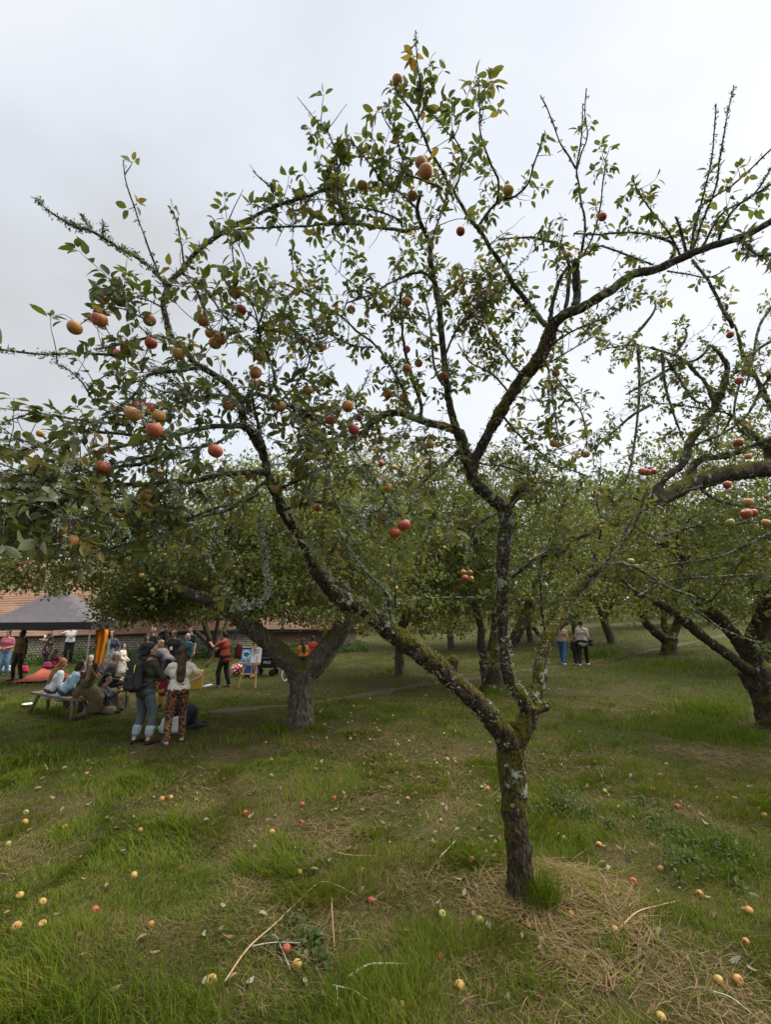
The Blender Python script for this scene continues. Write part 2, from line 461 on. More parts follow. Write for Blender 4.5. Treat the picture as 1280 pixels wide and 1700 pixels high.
class Foliage:
    def __init__(s): s.p, s.d, s.u, s.sz, s.t = [], [], [], [], []
    def add(s, p, d, u, sz, t):
        s.p.append(p); s.d.append(d); s.u.append(u); s.sz.append(sz); s.t.append(t)
def rand_perp(t, r):
    v = r.normal(size=3); v -= t * (v @ t); return nrm(v)
def rosette(fo, p, axis, n, size, r, tint0):
    ph = r.uniform(0, 6.28)
    a1 = rand_perp(axis, r); a2 = np.cross(axis, a1)
    for k in range(n):
        a = ph + k * 2.4
        out = a1 * math.cos(a) + a2 * math.sin(a)
        d = nrm(out * r.uniform(0.45, 1.0) + axis * r.uniform(0.2, 0.9) + np.array([0, 0, -r.uniform(0.0, 0.5)]))
        up = nrm(axis * 0.7 + np.array([0, 0, 0.6]) + r.normal(size=3) * 0.35)
        fo.add(p + axis * r.uniform(-0.012, 0.004), d, up, size * r.uniform(0.6, 1.15), np.clip(tint0 + r.normal() * 0.13, 0, 1))
def shoot(tw, fo, li, p, d, ln, rad, leafy, size, r, up=0.5, lich=0.2, bare=False):
    """one young twig with alternate leaves and an end rosette"""
    n = max(3, int(ln / 0.045))
    c = [p]; dd = nrm(d)
    for k in range(n):
        dd = nrm(dd + r.normal(size=3) * 0.13 + np.array([0, 0, up * 0.12]))
        c.append(c[-1] + dd * ln / n)
    c = np.array(c)
    rr = np.linspace(rad, max(0.0011, rad * 0.45), len(c)) * (1 + 0.35 * r.random(len(c)))
    V, Q, T = tube(c, rr, 4 if rad < 0.004 else 5)
    tw.add(V, Q, T)
    tint0 = np.clip(r.beta(2, 3.2) * 0.8, 0, 1)
    if r.random() < 0.09: tint0 = 0.8
    if not bare:
        ph = r.uniform(0, 6.28)
        for k in range(1, len(c)):
            t = nrm(c[k] - c[k - 1])
            if r.random() < leafy * 0.85:
                a1 = rand_perp(t, r)
                dl = nrm(a1 * 0.75 + t * 0.65 + np.array([0, 0, r.uniform(-0.45, 0.2)]))
                fo.add(c[k], dl, nrm(t * 0.5 + np.array([0, 0, 0.8]) + r.normal(size=3) * 0.4), size * r.uniform(0.6, 1.15), np.clip(tint0 + r.normal() * 0.12, 0, 1))
            if r.random() < leafy * 0.33:
                q = rand_perp(t, r); e = c[k] + nrm(q + t * 0.3) * r.uniform(0.012, 0.035)
                V, Q, T = tube(np.array([c[k], (c[k] + e) / 2, e]), [rad * 0.8, rad * 0.7, rad * 0.75], 4); tw.add(V, Q, T)
                rosette(fo, e, nrm(e - c[k]), int(r.integers(2, 5)), size * 0.9, r, tint0)
        rosette(fo, c[-1], nrm(c[-1] - c[-2]), int(r.integers(3, 6)), size, r, tint0)
    return c
def lichen_on(li, c, rad, amount, r):
    """tufts of leafy lichen on a branch"""
    seg = np.linalg.norm(np.diff(c[:, :3], axis=0), axis=1)
    n = r.poisson(seg.sum() * amount)
    for _ in range(n):
        k = r.integers(0, len(c) - 1); t = nrm(c[k + 1, :3] - c[k, :3])
        q = rand_perp(t, r); rr = rad[k] if hasattr(rad, '__len__') else rad
        p = c[k, :3] + (c[k + 1, :3] - c[k, :3]) * r.random() + q * rr * 0.9
        m = r.integers(3, 7); s = r.uniform(0.004, 0.011)
        V = (p + q * s * 0.5 + r.normal(size=(m, 3)) * s * 0.8)[:, None, :] + r.normal(size=(m, 3, 3)) * s * 0.75
        li.add(V.reshape(-1, 3), (), np.arange(m * 3).reshape(-1, 3))
def clothe(c, rad, tw, fo, li, r, per_m=9, slen=(0.08, 0.3), leafy=0.6, size=0.070, up=0.5, spurs=10, lich=20, start=0.0, bare=0.12):
    """young twigs, stubby spurs and lichen along a branch (c: n x 3, rad: n)"""
    seg = np.linalg.norm(np.diff(c, axis=0), axis=1); L = seg.sum(); cum = np.concatenate([[0], np.cumsum(seg)])
    for kind, dens in (('s', per_m), ('k', spurs * 0.6)):
        for _ in range(r.poisson(max(0, L * (1 - start)) * dens)):
            s = r.uniform(start * L, L); k = min(np.searchsorted(cum, s) - 1, len(c) - 2); k = max(k, 0)
            t = nrm(c[k + 1] - c[k]); p = c[k] + t * (s - cum[k])
            q = rand_perp(t, r)
            if kind == 's':
                d = nrm(q * 0.9 + t * r.uniform(0.1, 0.7) + np.array([0, 0, up * r.uniform(0.2, 1.2)]))
                shoot(tw, fo, li, p, d, r.uniform(*slen), r.uniform(0.0018, 0.0032), leafy, size, r, up, bare=r.random() < bare)
            else:
                e = p + nrm(q + t * r.uniform(-0.2, 1.0)) * (rad[k] + 0.008 + 0.05 * r.random() ** 2); m = (p + e) / 2 + r.normal(size=3) * 0.004
                w = r.uniform(0.0022, 0.0042)
                V, Q, T = tube(np.array([p, m, e]), [w, w * 1.1, w * 0.9], 4); tw.add(V, Q, T)
                if r.random() < leafy * 0.9: rosette(fo, e, nrm(e - p), int(r.integers(2, 6)), size, r, np.clip(r.beta(2, 3.2) * 0.85, 0, 1))
    if lich: lichen_on(li, c, rad, lich, r)
def trace(pts, r0, r1, Y0, Y1, step=0.03):
    """photo polyline + distance -> path and radii in metres"""
    n = len(pts); out = []
    for k, p in enumerate(pts):
        f = k / (n - 1)
        Y = p[2] if len(p) > 2 else Y0 + (Y1 - Y0) * f
        w = P(p[0], p[1], Y); d = Y / ray(p[0], p[1])[1]
        rp = p[3] if len(p) > 3 else r0 + (r1 - r0) * f
        out.append([*w, rp * d / F_PX])
    s = spline(out, step)
    return s[:, :3], np.maximum(s[:, 3], 0.0012)

GREENS = [(0.0, (0.050, 0.066, 0.018)), (0.3, (0.084, 0.098, 0.027)), (0.52, (0.122, 0.125, 0.034)), (0.70, (0.165, 0.138, 0.036)), (0.86, (0.22, 0.145, 0.038)), (1.0, (0.15, 0.07, 0.03))]
M_LEAF = leaf_mat('apple_leaf', GREENS)
M_BARK = bark_mat('mossy_bark', (0.022, 0.017, 0.012), (0.105, 0.078, 0.055), 0.42, 0.37, 1.0, moss_c=(0.085, 0.076, 0.010))
M_LIMB = bark_mat('grey_limb_bark', (0.032, 0.027, 0.021), (0.125, 0.105, 0.083), 0.15, 0.52, 1.3)
M_TWIG = bark_mat('twig_bark', (0.028, 0.022, 0.016), (0.11, 0.088, 0.066), 0.0, 0.64, 2.2)
M_LICHEN = plain((0.25, 0.28, 0.205), 0.95, 0.35, 60, 'lichen')

# ------------------------------------------------------------------ the big apple tree in front
BASE = G(866, 1482); TY = float(BASE[1])
front_tree = empty('apple_tree', BASE, 'big forked apple tree with mossy trunk standing in straw in front', 'tree')
thick = Acc()
def thick_tube(pts, Y0, Y1):
    c, r_ = trace(pts, 0, 0, Y0, Y1, 0.04)
    c = c + (np.stack([fbm(c * 3 + 7 * q, 2, 40 + q) for q in range(3)], 1) - 0.5) * r_[:, None] * 0.5
    V, Q, T = tube(c, r_ * 0.9, 14, 0.16, 3, 9.0); thick.add(V, Q, T)
    return c, r_
def yr(pts, rs, Y0, Y1):
    n = len(pts); return [(p[0], p[1], Y0 + (Y1 - Y0) * k / (n - 1), rr) for k, (p, rr) in enumerate(zip(pts, rs))]
c0, r0_ = thick_tube(yr([(869, 1515), (868, 1490), (866, 1460), (862, 1410), (855, 1347), (850, 1273), (846, 1228)], [44, 34, 26, 23, 22.5, 24.5, 25], TY, TY), 0, 0)
cL, rL = thick_tube(yr([(846, 1245), (833, 1213), (803, 1174), (770, 1143), (729, 1110), (688, 1080), (647, 1050), (602, 1010), (565, 993), (540, 968), (520, 932), (507, 902), (490, 877), (472, 852), (455, 815), (443, 780), (434, 745), (420, 722), (404, 707)],
    [20, 19, 18, 17, 17.5, 18, 17, 15.5, 15.5, 14, 12.5, 11.5, 10.5, 10, 9.5, 9, 9, 8.5, 8], TY, 3.0), 0, 0)
thick_tube(yr([(852, 1255), (864, 1222), (878, 1192), (880, 1170)], [20, 18.5, 17.5, 17], TY, TY), 0, 0)
cM, rM = thick_tube(yr([(880, 1190), (868, 1160), (850, 1135), (841, 1112), (836, 1077), (834, 1027), (834, 978), (835, 928), (839, 879), (838, 850), (826, 834), (807, 820), (789, 800), (780, 775), (773, 745), (763, 718)],
    [14, 13.5, 12.5, 12, 11, 11, 11.5, 12, 12.5, 13, 11.5, 10.5, 10, 10, 9.5, 8.5], TY, 4.3), 0, 0)
cN, rN = thick_tube(yr([(880, 1190), (888, 1160), (895, 1130), (897, 1101), (904, 1064), (923, 1040), (938, 1020), (953, 988), (977, 959), (998, 941), (1022, 922)],
    [14, 13.5, 12.5, 12, 12, 11.5, 11, 11, 9, 6, 3.5], TY, 5.3), 0, 0)
cC, rC = thick_tube(yr([(782, 790), (790, 762), (804, 731), (829, 689), (850, 655), (870, 628), (886, 608), (904, 580), (914, 552), (922, 530)],
    [10, 10.5, 11, 12, 12, 12, 12, 12, 12.5, 10], 4.38, 4.0), 0, 0)
# sawn stubs and knobs
for pts, rs, Y0, Y1 in [([(882, 1180), (905, 1172), (911, 1166)], [12, 9, 7], TY, TY), ([(745, 1118), (752, 1096), (748, 1090)], [15, 13, 9], 4.4, 4.4), ([(697, 1085), (688, 1071), (684, 1066)], [11, 10, 8], 4.2, 4.05),
                        ([(838, 862), (850, 835), (866, 812), (872, 798)], [9, 8, 7, 6], 4.6, 4.7), ([(903, 1066), (892, 1050), (885, 1040)], [7, 5, 5], 5.0, 5.0), ([(850, 1225), (842, 1205), (838, 1198)], [12, 11, 6], TY, 4.7)]:
    thick_tube(yr(pts, rs, Y0, Y1), 0, 0)
me = remesh(np.concatenate(thick.V), np.concatenate(thick.Q), np.concatenate(thick.T), 0.011, 3)
V, N = mesh_co(me), mesh_no(me)
q = V * np.array([1, 1, 0.35])
V = V + N * ((fbm(q * 30, 3, 8) - 0.5) * 0.034 + (fbm(V * 7, 2, 19) - 0.5) * 0.034 - 0.012 * sm(0.06, 0.0, np.abs(fbm(q * 22, 2, 71) - 0.5)))[:, None]
set_co(me, V); me.materials.append(M_BARK)
wchild('trunk', me, front_tree)

TW, FO, LI = Acc(), Foliage(), Acc()
for c_, r_, am in ((cL, rL, 260), (cM, rM, 380), (cN, rN, 300), (cC, rC, 160)): lichen_on(LI, c_, r_ * 0.95, am, rng)
LIMBS = []                                            # (path, radii) kept for further branching
def limb(pts, r0, r1, Y0, Y1, mat=None, own=True, **kw):
    c, r_ = trace(pts, r0, r1, Y0, Y1)
    amp = np.minimum(r_ * 1.2, 0.012)
    c = c + (np.stack([fbm(c * 9 + 5 * q, 2, 60 + q) for q in range(3)], 1) - 0.5) * amp[:, None] * 2
    sides = 9 if r0 > 5 else 7 if r0 > 3 else 5
    V, Q, T = tube(c, r_, sides, 0.38 if r0 < 6 else 0.25, 5, 45)
    if own:
        A = Acc(); A.add(V, Q, T); wchild('limb', A.mesh('limb', [mat or M_LIMB]), front_tree)
    else: TW.add(V, Q, T)
    LIMBS.append((c, r_))
    o = dict(per_m=7, slen=(0.07, 0.26), leafy=0.55, size=0.070, spurs=12, lich=40)
    o.update(kw)
    clothe(c, r_, TW, FO, LI, rng, **o)
    return c, r_
bareish = dict(per_m=2.0, leafy=0.35, spurs=16, lich=120, bare=0.5, slen=(0.05, 0.15))
lush = dict(per_m=14, leafy=0.75, slen=(0.08, 0.28), size=0.072)
# stem going straight up from the second fork, and its arm to the upper left
limb([(762, 720), (752, 693), (745, 661), (739, 626), (734, 566), (729, 513), (723, 478), (716, 446), (712, 402), (697, 368), (692, 345), (700, 318)], 6.5, 3, 4.3, 3.0, per_m=2.5, start=0.35, lich=20)
limb([(697, 378), (673, 384), (644, 379), (615, 375), (580, 370), (545, 372)], 3.2, 2.2, 3.35, 2.9, **lush)
limb([(722, 470), (700, 452), (668, 459), (640, 475), (610, 492), (575, 502)], 2.6, 1.3, 3.6, 3.2, own=False, **lush)
# bent limb to the left of the second fork
limb([(765, 718), (740, 709), (716, 703), (688, 693), (660, 684), (639, 688), (618, 701), (603, 722)], 7, 5, 4.3, 3.9, per_m=4, lich=60)
limb([(699, 693), (697, 665), (681, 619), (671, 570), (667, 538), (665, 503), (672, 470)], 3.2, 1.6, 4.1, 3.6, per_m=9, leafy=0.7)
limb([(680, 690), (672, 655), (655, 618), (628, 580), (600, 555), (565, 525), (520, 497), (478, 474), (445, 472)], 2.6, 1.2, 4.0, 3.0, own=False, per_m=9, leafy=0.65)
limb([(618, 576), (590, 574), (560, 562), (535, 545)], 1.8, 1.0, 3.6, 3.3, own=False, per_m=10)
limb([(735, 640), (720, 605), (716, 560), (712, 520), (700, 480)], 2.6, 1.2, 4.2, 3.7, own=False, per_m=9, leafy=0.7)
limb([(738, 590), (760, 545), (790, 515), (815, 500), (840, 478)], 2.2, 1.1, 4.0, 3.7, own=False, per_m=9, leafy=0.7)
# mossy limb to the upper right and what springs from its head
limb([(921, 536), (935, 524), (960, 513), (985, 499), (1020, 478), (1048, 457), (1089, 447), (1122, 434), (1147, 420), (1172, 413), (1208, 402), (1244, 387), (1280, 369), (1350, 335)], 8.5, 4.5, 4.0, 3.1, per_m=2, spurs=6, lich=50, leafy=0.3)
limb([(952, 515), (957, 499), (957, 459), (955, 432)], 6.5, 6, 4.0, 3.9, per_m=0, spurs=6, lich=120)
limb([(939, 522), (944, 477), (946, 445), (938, 423), (924, 405), (892, 396), (856, 395), (830, 397)], 3.4, 1.3, 4.0, 3.5, per_m=7)
limb([(912, 535), (918, 500), (930, 465), (943, 442)], 3.6, 2.5, 4.0, 3.9, per_m=3)
limb([(905, 540), (890, 520), (874, 499), (849, 466), (830, 435), (813, 410), (795, 381), (777, 359), (752, 316), (735, 285), (713, 248), (691, 198), (672, 168), (655, 146)], 4.6, 1.5, 4.0, 2.3, per_m=7, start=0.1)
limb([(695, 200), (697, 170), (698, 144), (694, 110), (691, 78), (690, 50)], 1.5, 0.9, 2.45, 2.2, own=False, per_m=16, leafy=0.7, slen=(0.03, 0.1), size=0.078)
limb([(696, 198), (709, 170), (717, 150), (722, 128)], 1.5, 0.9, 2.45, 2.3, own=False, per_m=9, leafy=0.6, slen=(0.04, 0.12))
limb([(795, 376), (812, 352), (824, 338), (828, 302), (813, 266), (799, 223), (797, 185), (796, 150), (795, 128)], 2.6, 0.9, 3.3, 2.35, own=False, per_m=11, leafy=0.65, slen=(0.04, 0.14), size=0.078)
limb([(812, 352), (831, 334), (856, 326), (877, 305), (886, 276), (895, 248), (903, 222)], 2.2, 1.0, 3.2, 2.7, own=False, per_m=9, leafy=0.65, slen=(0.05, 0.18))
limb([(752, 318), (764, 292), (768, 255), (752, 225)], 2.0, 1.0, 2.8, 2.45, own=False, **lush)
limb([(735, 313), (700, 300), (660, 283), (637, 272)], 2.0, 1.0, 2.8, 2.5, own=False, **lush)
limb([(690, 345), (668, 322), (641, 309), (615, 273), (583, 234)], 2.2, 1.0, 3.0, 2.5, own=False, **lush)
limb([(668, 376), (659, 363), (623, 349), (587, 345), (560, 350)], 2.0, 1.0, 3.1, 2.7, own=False, **lush)
limb([(569, 362), (560, 323), (558, 259), (544, 219), (540, 205)], 2.0, 1.0, 2.8, 2.4, own=False, per_m=12, leafy=0.7, slen=(0.05, 0.2))
limb([(660, 310), (668, 265), (655, 225), (640, 200), (634, 178)], 1.6, 0.8, 2.7, 2.3, own=False, per_m=6, leafy=0.5, slen=(0.04, 0.12))
limb([(745, 310), (735, 345), (722, 385), (705, 420)], 1.8, 1.0, 2.8, 2.7, own=False, **lush)
limb([(580, 370), (526, 372), (472, 377), (400, 381), (355, 392)], 2.2, 1.3, 2.9, 2.5, own=False, per_m=8, leafy=0.6)
limb([(520, 322), (490, 350), (454, 316), (432, 296), (420, 284)], 1.5, 0.8, 2.7, 2.4, own=False, per_m=5, leafy=0.6, slen=(0.04, 0.1))
# vertical water shoots above the sawn head
limb([(957, 434), (964, 423), (969, 398), (971, 366), (965, 333), (960, 301), (958, 280), (964, 244), (967, 205), (968, 172)], 2.6, 0.9, 3.9, 3.0, own=False, per_m=4, slen=(0.04, 0.15), leafy=0.35)
limb([(959, 282), (966, 255), (976, 229), (972, 190), (974, 147)], 1.5, 0.9, 3.3, 2.9, own=False, **dict(bareish, lich=20, per_m=0.5))
limb([(957, 280), (944, 258), (935, 244), (924, 222), (910, 183), (897, 158)], 1.6, 0.9, 3.3, 2.9, own=False, **dict(bareish, lich=20, per_m=0.5))
limb([(968, 425), (985, 390), (995, 355), (1000, 315), (1006, 275), (1003, 262)], 1.7, 0.8, 3.9, 3.2, own=False, per_m=8, leafy=0.5, slen=(0.05, 0.16))
limb([(960, 430), (976, 421), (992, 409), (1014, 413), (1043, 423), (1086, 439)], 1.8, 1.6, 3.9, 3.7, own=False, per_m=4, leafy=0.4, spurs=20)
limb([(1112, 432), (1120, 412), (1107, 398), (1072, 388), (1036, 386), (990, 389), (953, 387)], 2.6, 1.4, 3.7, 3.6, own=False, per_m=3, leafy=0.5, spurs=24, lich=120)
limb([(1130, 425), (1105, 380), (1078, 345), (1060, 318), (1052, 300)], 1.9, 0.9, 3.65, 3.1, own=False, per_m=10, leafy=0.65, slen=(0.06, 0.2))
limb([(1140, 420), (1130, 385), (1122, 360)], 3.0, 1.6, 3.6, 3.4, own=False, per_m=6, spurs=50, lich=132, slen=(0.03, 0.1))
limb([(1147, 416), (1155, 375), (1166, 335), (1179, 280), (1186, 225), (1190, 172)], 2.0, 0.9, 3.6, 2.9, own=False, **dict(bareish, per_m=2.5))
limb([(1152, 412), (1170, 360), (1190, 305), (1197, 260), (1205, 210), (1219, 142)], 2.0, 0.9, 3.6, 2.9, own=False, **dict(bareish, per_m=1.5))
limb([(1150, 412), (1161, 348), (1215, 308), (1251, 276), (1290, 240)], 2.0, 1.2, 3.6, 3.0, own=False, per_m=5, leafy=0.5, spurs=16)
limb([(1195, 398), (1205, 370), (1235, 335), (1290, 300)], 2.4, 1.4, 3.45, 3.0, own=False, per_m=5, leafy=0.5, spurs=24, lich=90)
limb([(1165, 412), (1200, 355), (1250, 325), (1290, 265)], 2.0, 1.4, 3.5, 3.0, own=False, per_m=4, leafy=0.5, spurs=24, lich=90)
limb([(1225, 396), (1245, 410), (1262, 425), (1290, 420)], 3.0, 2.0, 3.3, 3.0, own=False, per_m=6, leafy=0.4, spurs=60, lich=156)
limb([(1108, 450), (1140, 455), (1180, 460), (1213, 442)], 1.5, 0.8, 3.6, 3.4, own=False, **dict(bareish, lich=60))
limb([(1150, 430), (1170, 458), (1187, 485), (1205, 520), (1220, 545)], 2.2, 3.0, 3.6, 3.8, own=False, **dict(bareish, lich=80))
# twigs right of the mossy limb
limb([(905, 580), (935, 560), (960, 545), (1000, 530), (1040, 505)], 2.0, 1.0, 4.1, 3.9, own=False, per_m=8)
limb([(880, 620), (915, 600), (950, 580), (985, 560)], 1.8, 0.9, 4.2, 4.0, own=False, per_m=10)
limb([(835, 690), (860, 720), (890, 745), (920, 770), (975, 790)], 2.0, 1.0, 4.3, 4.2, own=False, per_m=10)
limb([(905, 590), (915, 640), (922, 690), (928, 735)], 1.9, 1.0, 4.0, 3.6, own=False, per_m=8)
limb([(915, 615), (950, 660), (970, 700), (975, 745)], 1.6, 0.9, 4.0, 3.6, own=False, per_m=9)
limb([(870, 625), (845, 600), (820, 560), (800, 520), (790, 490)], 2.2, 1.0, 4.1, 3.7, own=False, per_m=10, leafy=0.7)
limb([(845, 650), (815, 620), (780, 600), (760, 570)], 1.9, 0.9, 4.2, 3.9, own=False, per_m=9)
# the left limb's head: arching limb, lichened arm, upright twigs
limb([(406, 709), (400, 680), (392, 655), (370, 630), (330, 608), (312, 588), (288, 566), (274, 530), (271, 502), (281, 474), (306, 443), (330, 414), (359, 393), (387, 376), (422, 358), (454, 345), (483, 334), (519, 322), (548, 312)], 5.8, 2.4, 3.0, 2.55, per_m=5, lich=170, spurs=18, leafy=0.5)
limb([(283, 474), (260, 453), (239, 436), (197, 411), (165, 393), (148, 383), (123, 376), (102, 365), (77, 348), (56, 328)], 3.4, 1.2, 2.45, 2.2, own=False, per_m=0.6, spurs=18, lich=340, leafy=0.12, slen=(0.03, 0.08), bare=0.9)
limb([(150, 384), (142, 368), (133, 355)], 2.6, 2.0, 2.3, 2.28, own=False, per_m=0, spurs=30, lich=300, leafy=0)
limb([(170, 396), (170, 380), (171, 366)], 2.0, 1.5, 2.3, 2.28, own=False, per_m=0, spurs=20, lich=300, leafy=0)
limb([(265, 458), (246, 414), (236, 383), (225, 351), (218, 330), (207, 295), (204, 265)], 1.9, 0.9, 2.45, 2.25, own=False, per_m=1.5, leafy=0.5, start=0.6, slen=(0.04, 0.1))
limb([(306, 438), (299, 397), (292, 365), (278, 341)], 1.7, 0.9, 2.45, 2.3, own=False, per_m=3, leafy=0.6, start=0.6, slen=(0.04, 0.1))
limb([(385, 378), (386, 420), (390, 450), (390, 472)], 1.3, 0.9, 2.45, 2.35, own=False, per_m=5, leafy=0.6, slen=(0.04, 0.12))
limb([(295, 450), (330, 470), (355, 500), (375, 530), (400, 560), (430, 590)], 2.0, 1.2, 2.5, 2.6, own=False, **lush)
limb([(300, 445), (335, 500), (350, 545), (362, 560)], 1.8, 1.0, 2.5, 2.35, own=False, **lush)
limb([(275, 515), (250, 500), (215, 490), (195, 478), (175, 490)], 1.6, 0.9, 2.5, 2.3, own=False, **lush)
limb([(280, 560), (260, 559), (225, 566), (197, 573), (160, 580)], 2.8, 1.4, 2.55, 2.3, own=False, per_m=6, leafy=0.6, lich=150)
limb([(250, 535), (220, 520), (190, 510), (160, 520), (130, 540)], 1.5, 0.8, 2.45, 2.25, own=False, per_m=6, leafy=0.6, slen=(0.05, 0.14))
limb([(230, 590), (197, 590), (165, 588), (127, 585), (70, 588), (0, 580), (-40, 575)], 2.6, 1.4, 2.5, 2.1, own=False, per_m=4, leafy=0.5, lich=160, slen=(0.05, 0.15))
limb([(330, 610), (295, 615), (246, 624), (229, 647), (205, 670), (170, 690)], 3.2, 1.6, 2.65, 2.3, own=False, per_m=8, leafy=0.6, lich=132)
limb([(245, 690), (205, 690), (165, 675), (134, 633), (110, 612), (88, 600)], 1.8, 0.9, 2.5, 2.2, own=False, per_m=6, leafy=0.6, lich=80)
limb([(215, 705), (160, 700), (105, 693), (46, 682), (0, 677), (-40, 670)], 2.2, 1.0, 2.4, 2.0, own=False, per_m=5, leafy=0.5, lich=100, slen=(0.05, 0.16))
limb([(404, 707), (369, 707), (316, 714), (281, 724), (246, 731), (176, 749), (105, 788), (40, 810), (-30, 830)], 4.8, 1.8, 3.0, 2.1, per_m=8, leafy=0.55, lich=132)
limb([(446, 787), (387, 787), (316, 798), (250, 803), (176, 809), (105, 837), (50, 855), (-30, 880)], 4.8, 2.0, 3.15, 2.2, mat=M_BARK, per_m=8, leafy=0.5, lich=156)
limb([(250, 728), (200, 720), (140, 715), (105, 718), (60, 740), (20, 745), (-30, 725)], 2.6, 2.4, 2.5, 2.0, own=False, per_m=6, leafy=0.5, lich=144)
limb([(280, 756), (230, 770), (176, 780), (125, 805), (70, 830), (0, 847), (-40, 850)], 3.2, 2.2, 2.8, 2.1, own=False, per_m=8, leafy=0.5, lich=156)
limb([(300, 800), (250, 830), (190, 850), (120, 865), (60, 885), (-30, 905)], 3.0, 1.6, 2.8, 2.2, own=False, per_m=8, leafy=0.5, lich=156)
limb([(170, 750), (140, 757), (88, 801), (40, 818), (-20, 835)], 2.4, 1.6, 2.3, 2.0, own=False, per_m=6, leafy=0.5, lich=132)
limb([(395, 715), (350, 740), (300, 745), (255, 755), (180, 770), (110, 775), (20, 790), (-30, 787)], 2.2, 1.2, 2.9, 2.0, own=False, per_m=6, leafy=0.55, lich=160)
limb([(440, 800), (400, 830), (340, 850), (280, 880), (220, 900), (140, 920), (60, 930)], 3.0, 1.4, 3.2, 2.5, own=False, per_m=7, leafy=0.5, lich=144)
limb([(430, 820), (370, 850), (310, 860), (240, 870), (160, 900), (80, 905), (10, 920)], 2.4, 1.2, 3.2, 2.4, own=False, per_m=7, leafy=0.5, lich=144)
limb([(392, 660), (365, 655), (330, 660), (290, 650), (250, 660)], 2.8, 1.4, 2.95, 2.6, own=False, per_m=8, leafy=0.55, lich=120)
limb([(398, 668), (420, 655), (445, 660), (465, 670), (500, 680), (530, 700), (560, 720)], 4.2, 1.6, 3.0, 3.1, own=False, per_m=9, leafy=0.6, lich=120)
limb([(445, 660), (455, 625), (445, 590), (432, 560), (425, 525), (415, 500)], 2.4, 1.1, 3.0, 2.6, own=False, per_m=11, leafy=0.7, lich=60)
limb([(465, 668), (490, 640), (510, 610), (520, 580), (545, 560)], 2.2, 1.0, 3.1, 3.0, own=False, per_m=10, leafy=0.65, lich=60)
limb([(470, 672), (500, 700), (515, 740), (490, 770)], 2.0, 1.0, 3.1, 3.0, own=False, per_m=9, leafy=0.6)
limb([(437, 745), (425, 690), (420, 665), (418, 640)], 3.2, 1.8, 3.1, 2.9, own=False, per_m=6, leafy=0.5)
limb([(455, 815), (490, 800), (530, 780), (575, 775), (610, 770)], 2.8, 1.4, 3.2, 3.2, own=False, per_m=9, leafy=0.65, lich=120)
limb([(470, 848), (500, 835), (545, 835), (600, 850), (650, 870)], 2.4, 1.2, 3.3, 2.9, own=False, per_m=9, leafy=0.65, lich=100)
limb([(603, 720), (590, 745), (620, 790), (640, 830), (668, 860)], 2.6, 1.2, 3.9, 2.9, own=False, per_m=8, leafy=0.65)
limb([(607, 712), (575, 728), (550, 735), (520, 730), (500, 745)], 2.6, 1.2, 3.9, 3.4, own=False, per_m=9, leafy=0.6)
limb([(430, 860), (438, 910), (442, 950), (443, 990), (420, 1005), (382, 1011)], 2.2, 1.6, 3.2, 3.0, own=False, per_m=1, leafy=0.3, spurs=14, lich=600)
limb([(490, 880), (520, 920), (548, 955), (585, 985), (615, 1020)], 1.4, 1.0, 3.3, 3.6, own=False, per_m=5, leafy=0.5, lich=40)
limb([(652, 1040), (640, 985), (600, 940), (575, 905), (560, 880)], 3.2, 1.4, 4.1, 3.7, own=False, per_m=5, leafy=0.5, lich=260)
limb([(657, 1010), (655, 960), (648, 930), (668, 905)], 1.8, 1.0, 4.1, 3.8, own=False, per_m=6, leafy=0.6)
limb([(658, 1008), (690, 995), (740, 992), (790, 992), (810, 990)], 1.6, 1.0, 4.1, 4.3, own=False, per_m=3, leafy=0.5, slen=(0.04, 0.14))
limb([(846, 958), (870, 943), (895, 925), (930, 918), (960, 895), (985, 880), (1010, 850)], 4.2, 1.6, 4.6, 4.3, own=False, per_m=4, leafy=0.6, lich=10)
limb([(905, 922), (920, 895), (930, 860), (938, 830)], 2.0, 1.0, 4.5, 4.4, own=False, per_m=6, leafy=0.6)
limb([(900, 925), (898, 970), (900, 1010), (904, 1045)], 2.2, 2.0, 4.5, 4.9, own=False, per_m=2, leafy=0.4, lich=5)
limb([(838, 850), (855, 832), (880, 808), (905, 800), (940, 805)], 3.0, 1.2, 4.6, 4.6, own=False, per_m=7, leafy=0.6)
limb([(828, 850), (795, 870), (783, 900), (782, 945)], 2.4, 1.2, 4.6, 4.5, own=False, per_m=5, leafy=0.6)
limb([(985, 952), (1020, 935), (1060, 945), (1110, 975), (1140, 985)], 2.6, 1.4, 5.2, 5.0, own=False, per_m=4, leafy=0.5, lich=120)
limb([(1000, 940), (1035, 900), (1060, 860), (1070, 820)], 2.6, 1.4, 5.2, 5.0, own=False, per_m=8, leafy=0.6)
limb([(980, 958), (990, 910), (1000, 870), (990, 830), (1000, 795)], 2.4, 1.2, 5.2, 5.0, own=False, per_m=9, leafy=0.65)
limb([(775, 745), (800, 770), (840, 775), (880, 790)], 1.8, 1.0, 4.4, 4.4, own=False, per_m=10, leafy=0.7)
limb([(770, 740), (745, 765), (715, 790), (690, 815), (700, 850)], 2.2, 1.0, 4.4, 3.9, own=False, per_m=9, leafy=0.7)
limb([(834, 1085), (815, 1105), (808, 1115), (800, 1150)], 1.6, 1.4, 4.6, 4.6, own=False, per_m=0, leafy=0, spurs=2, lich=0)
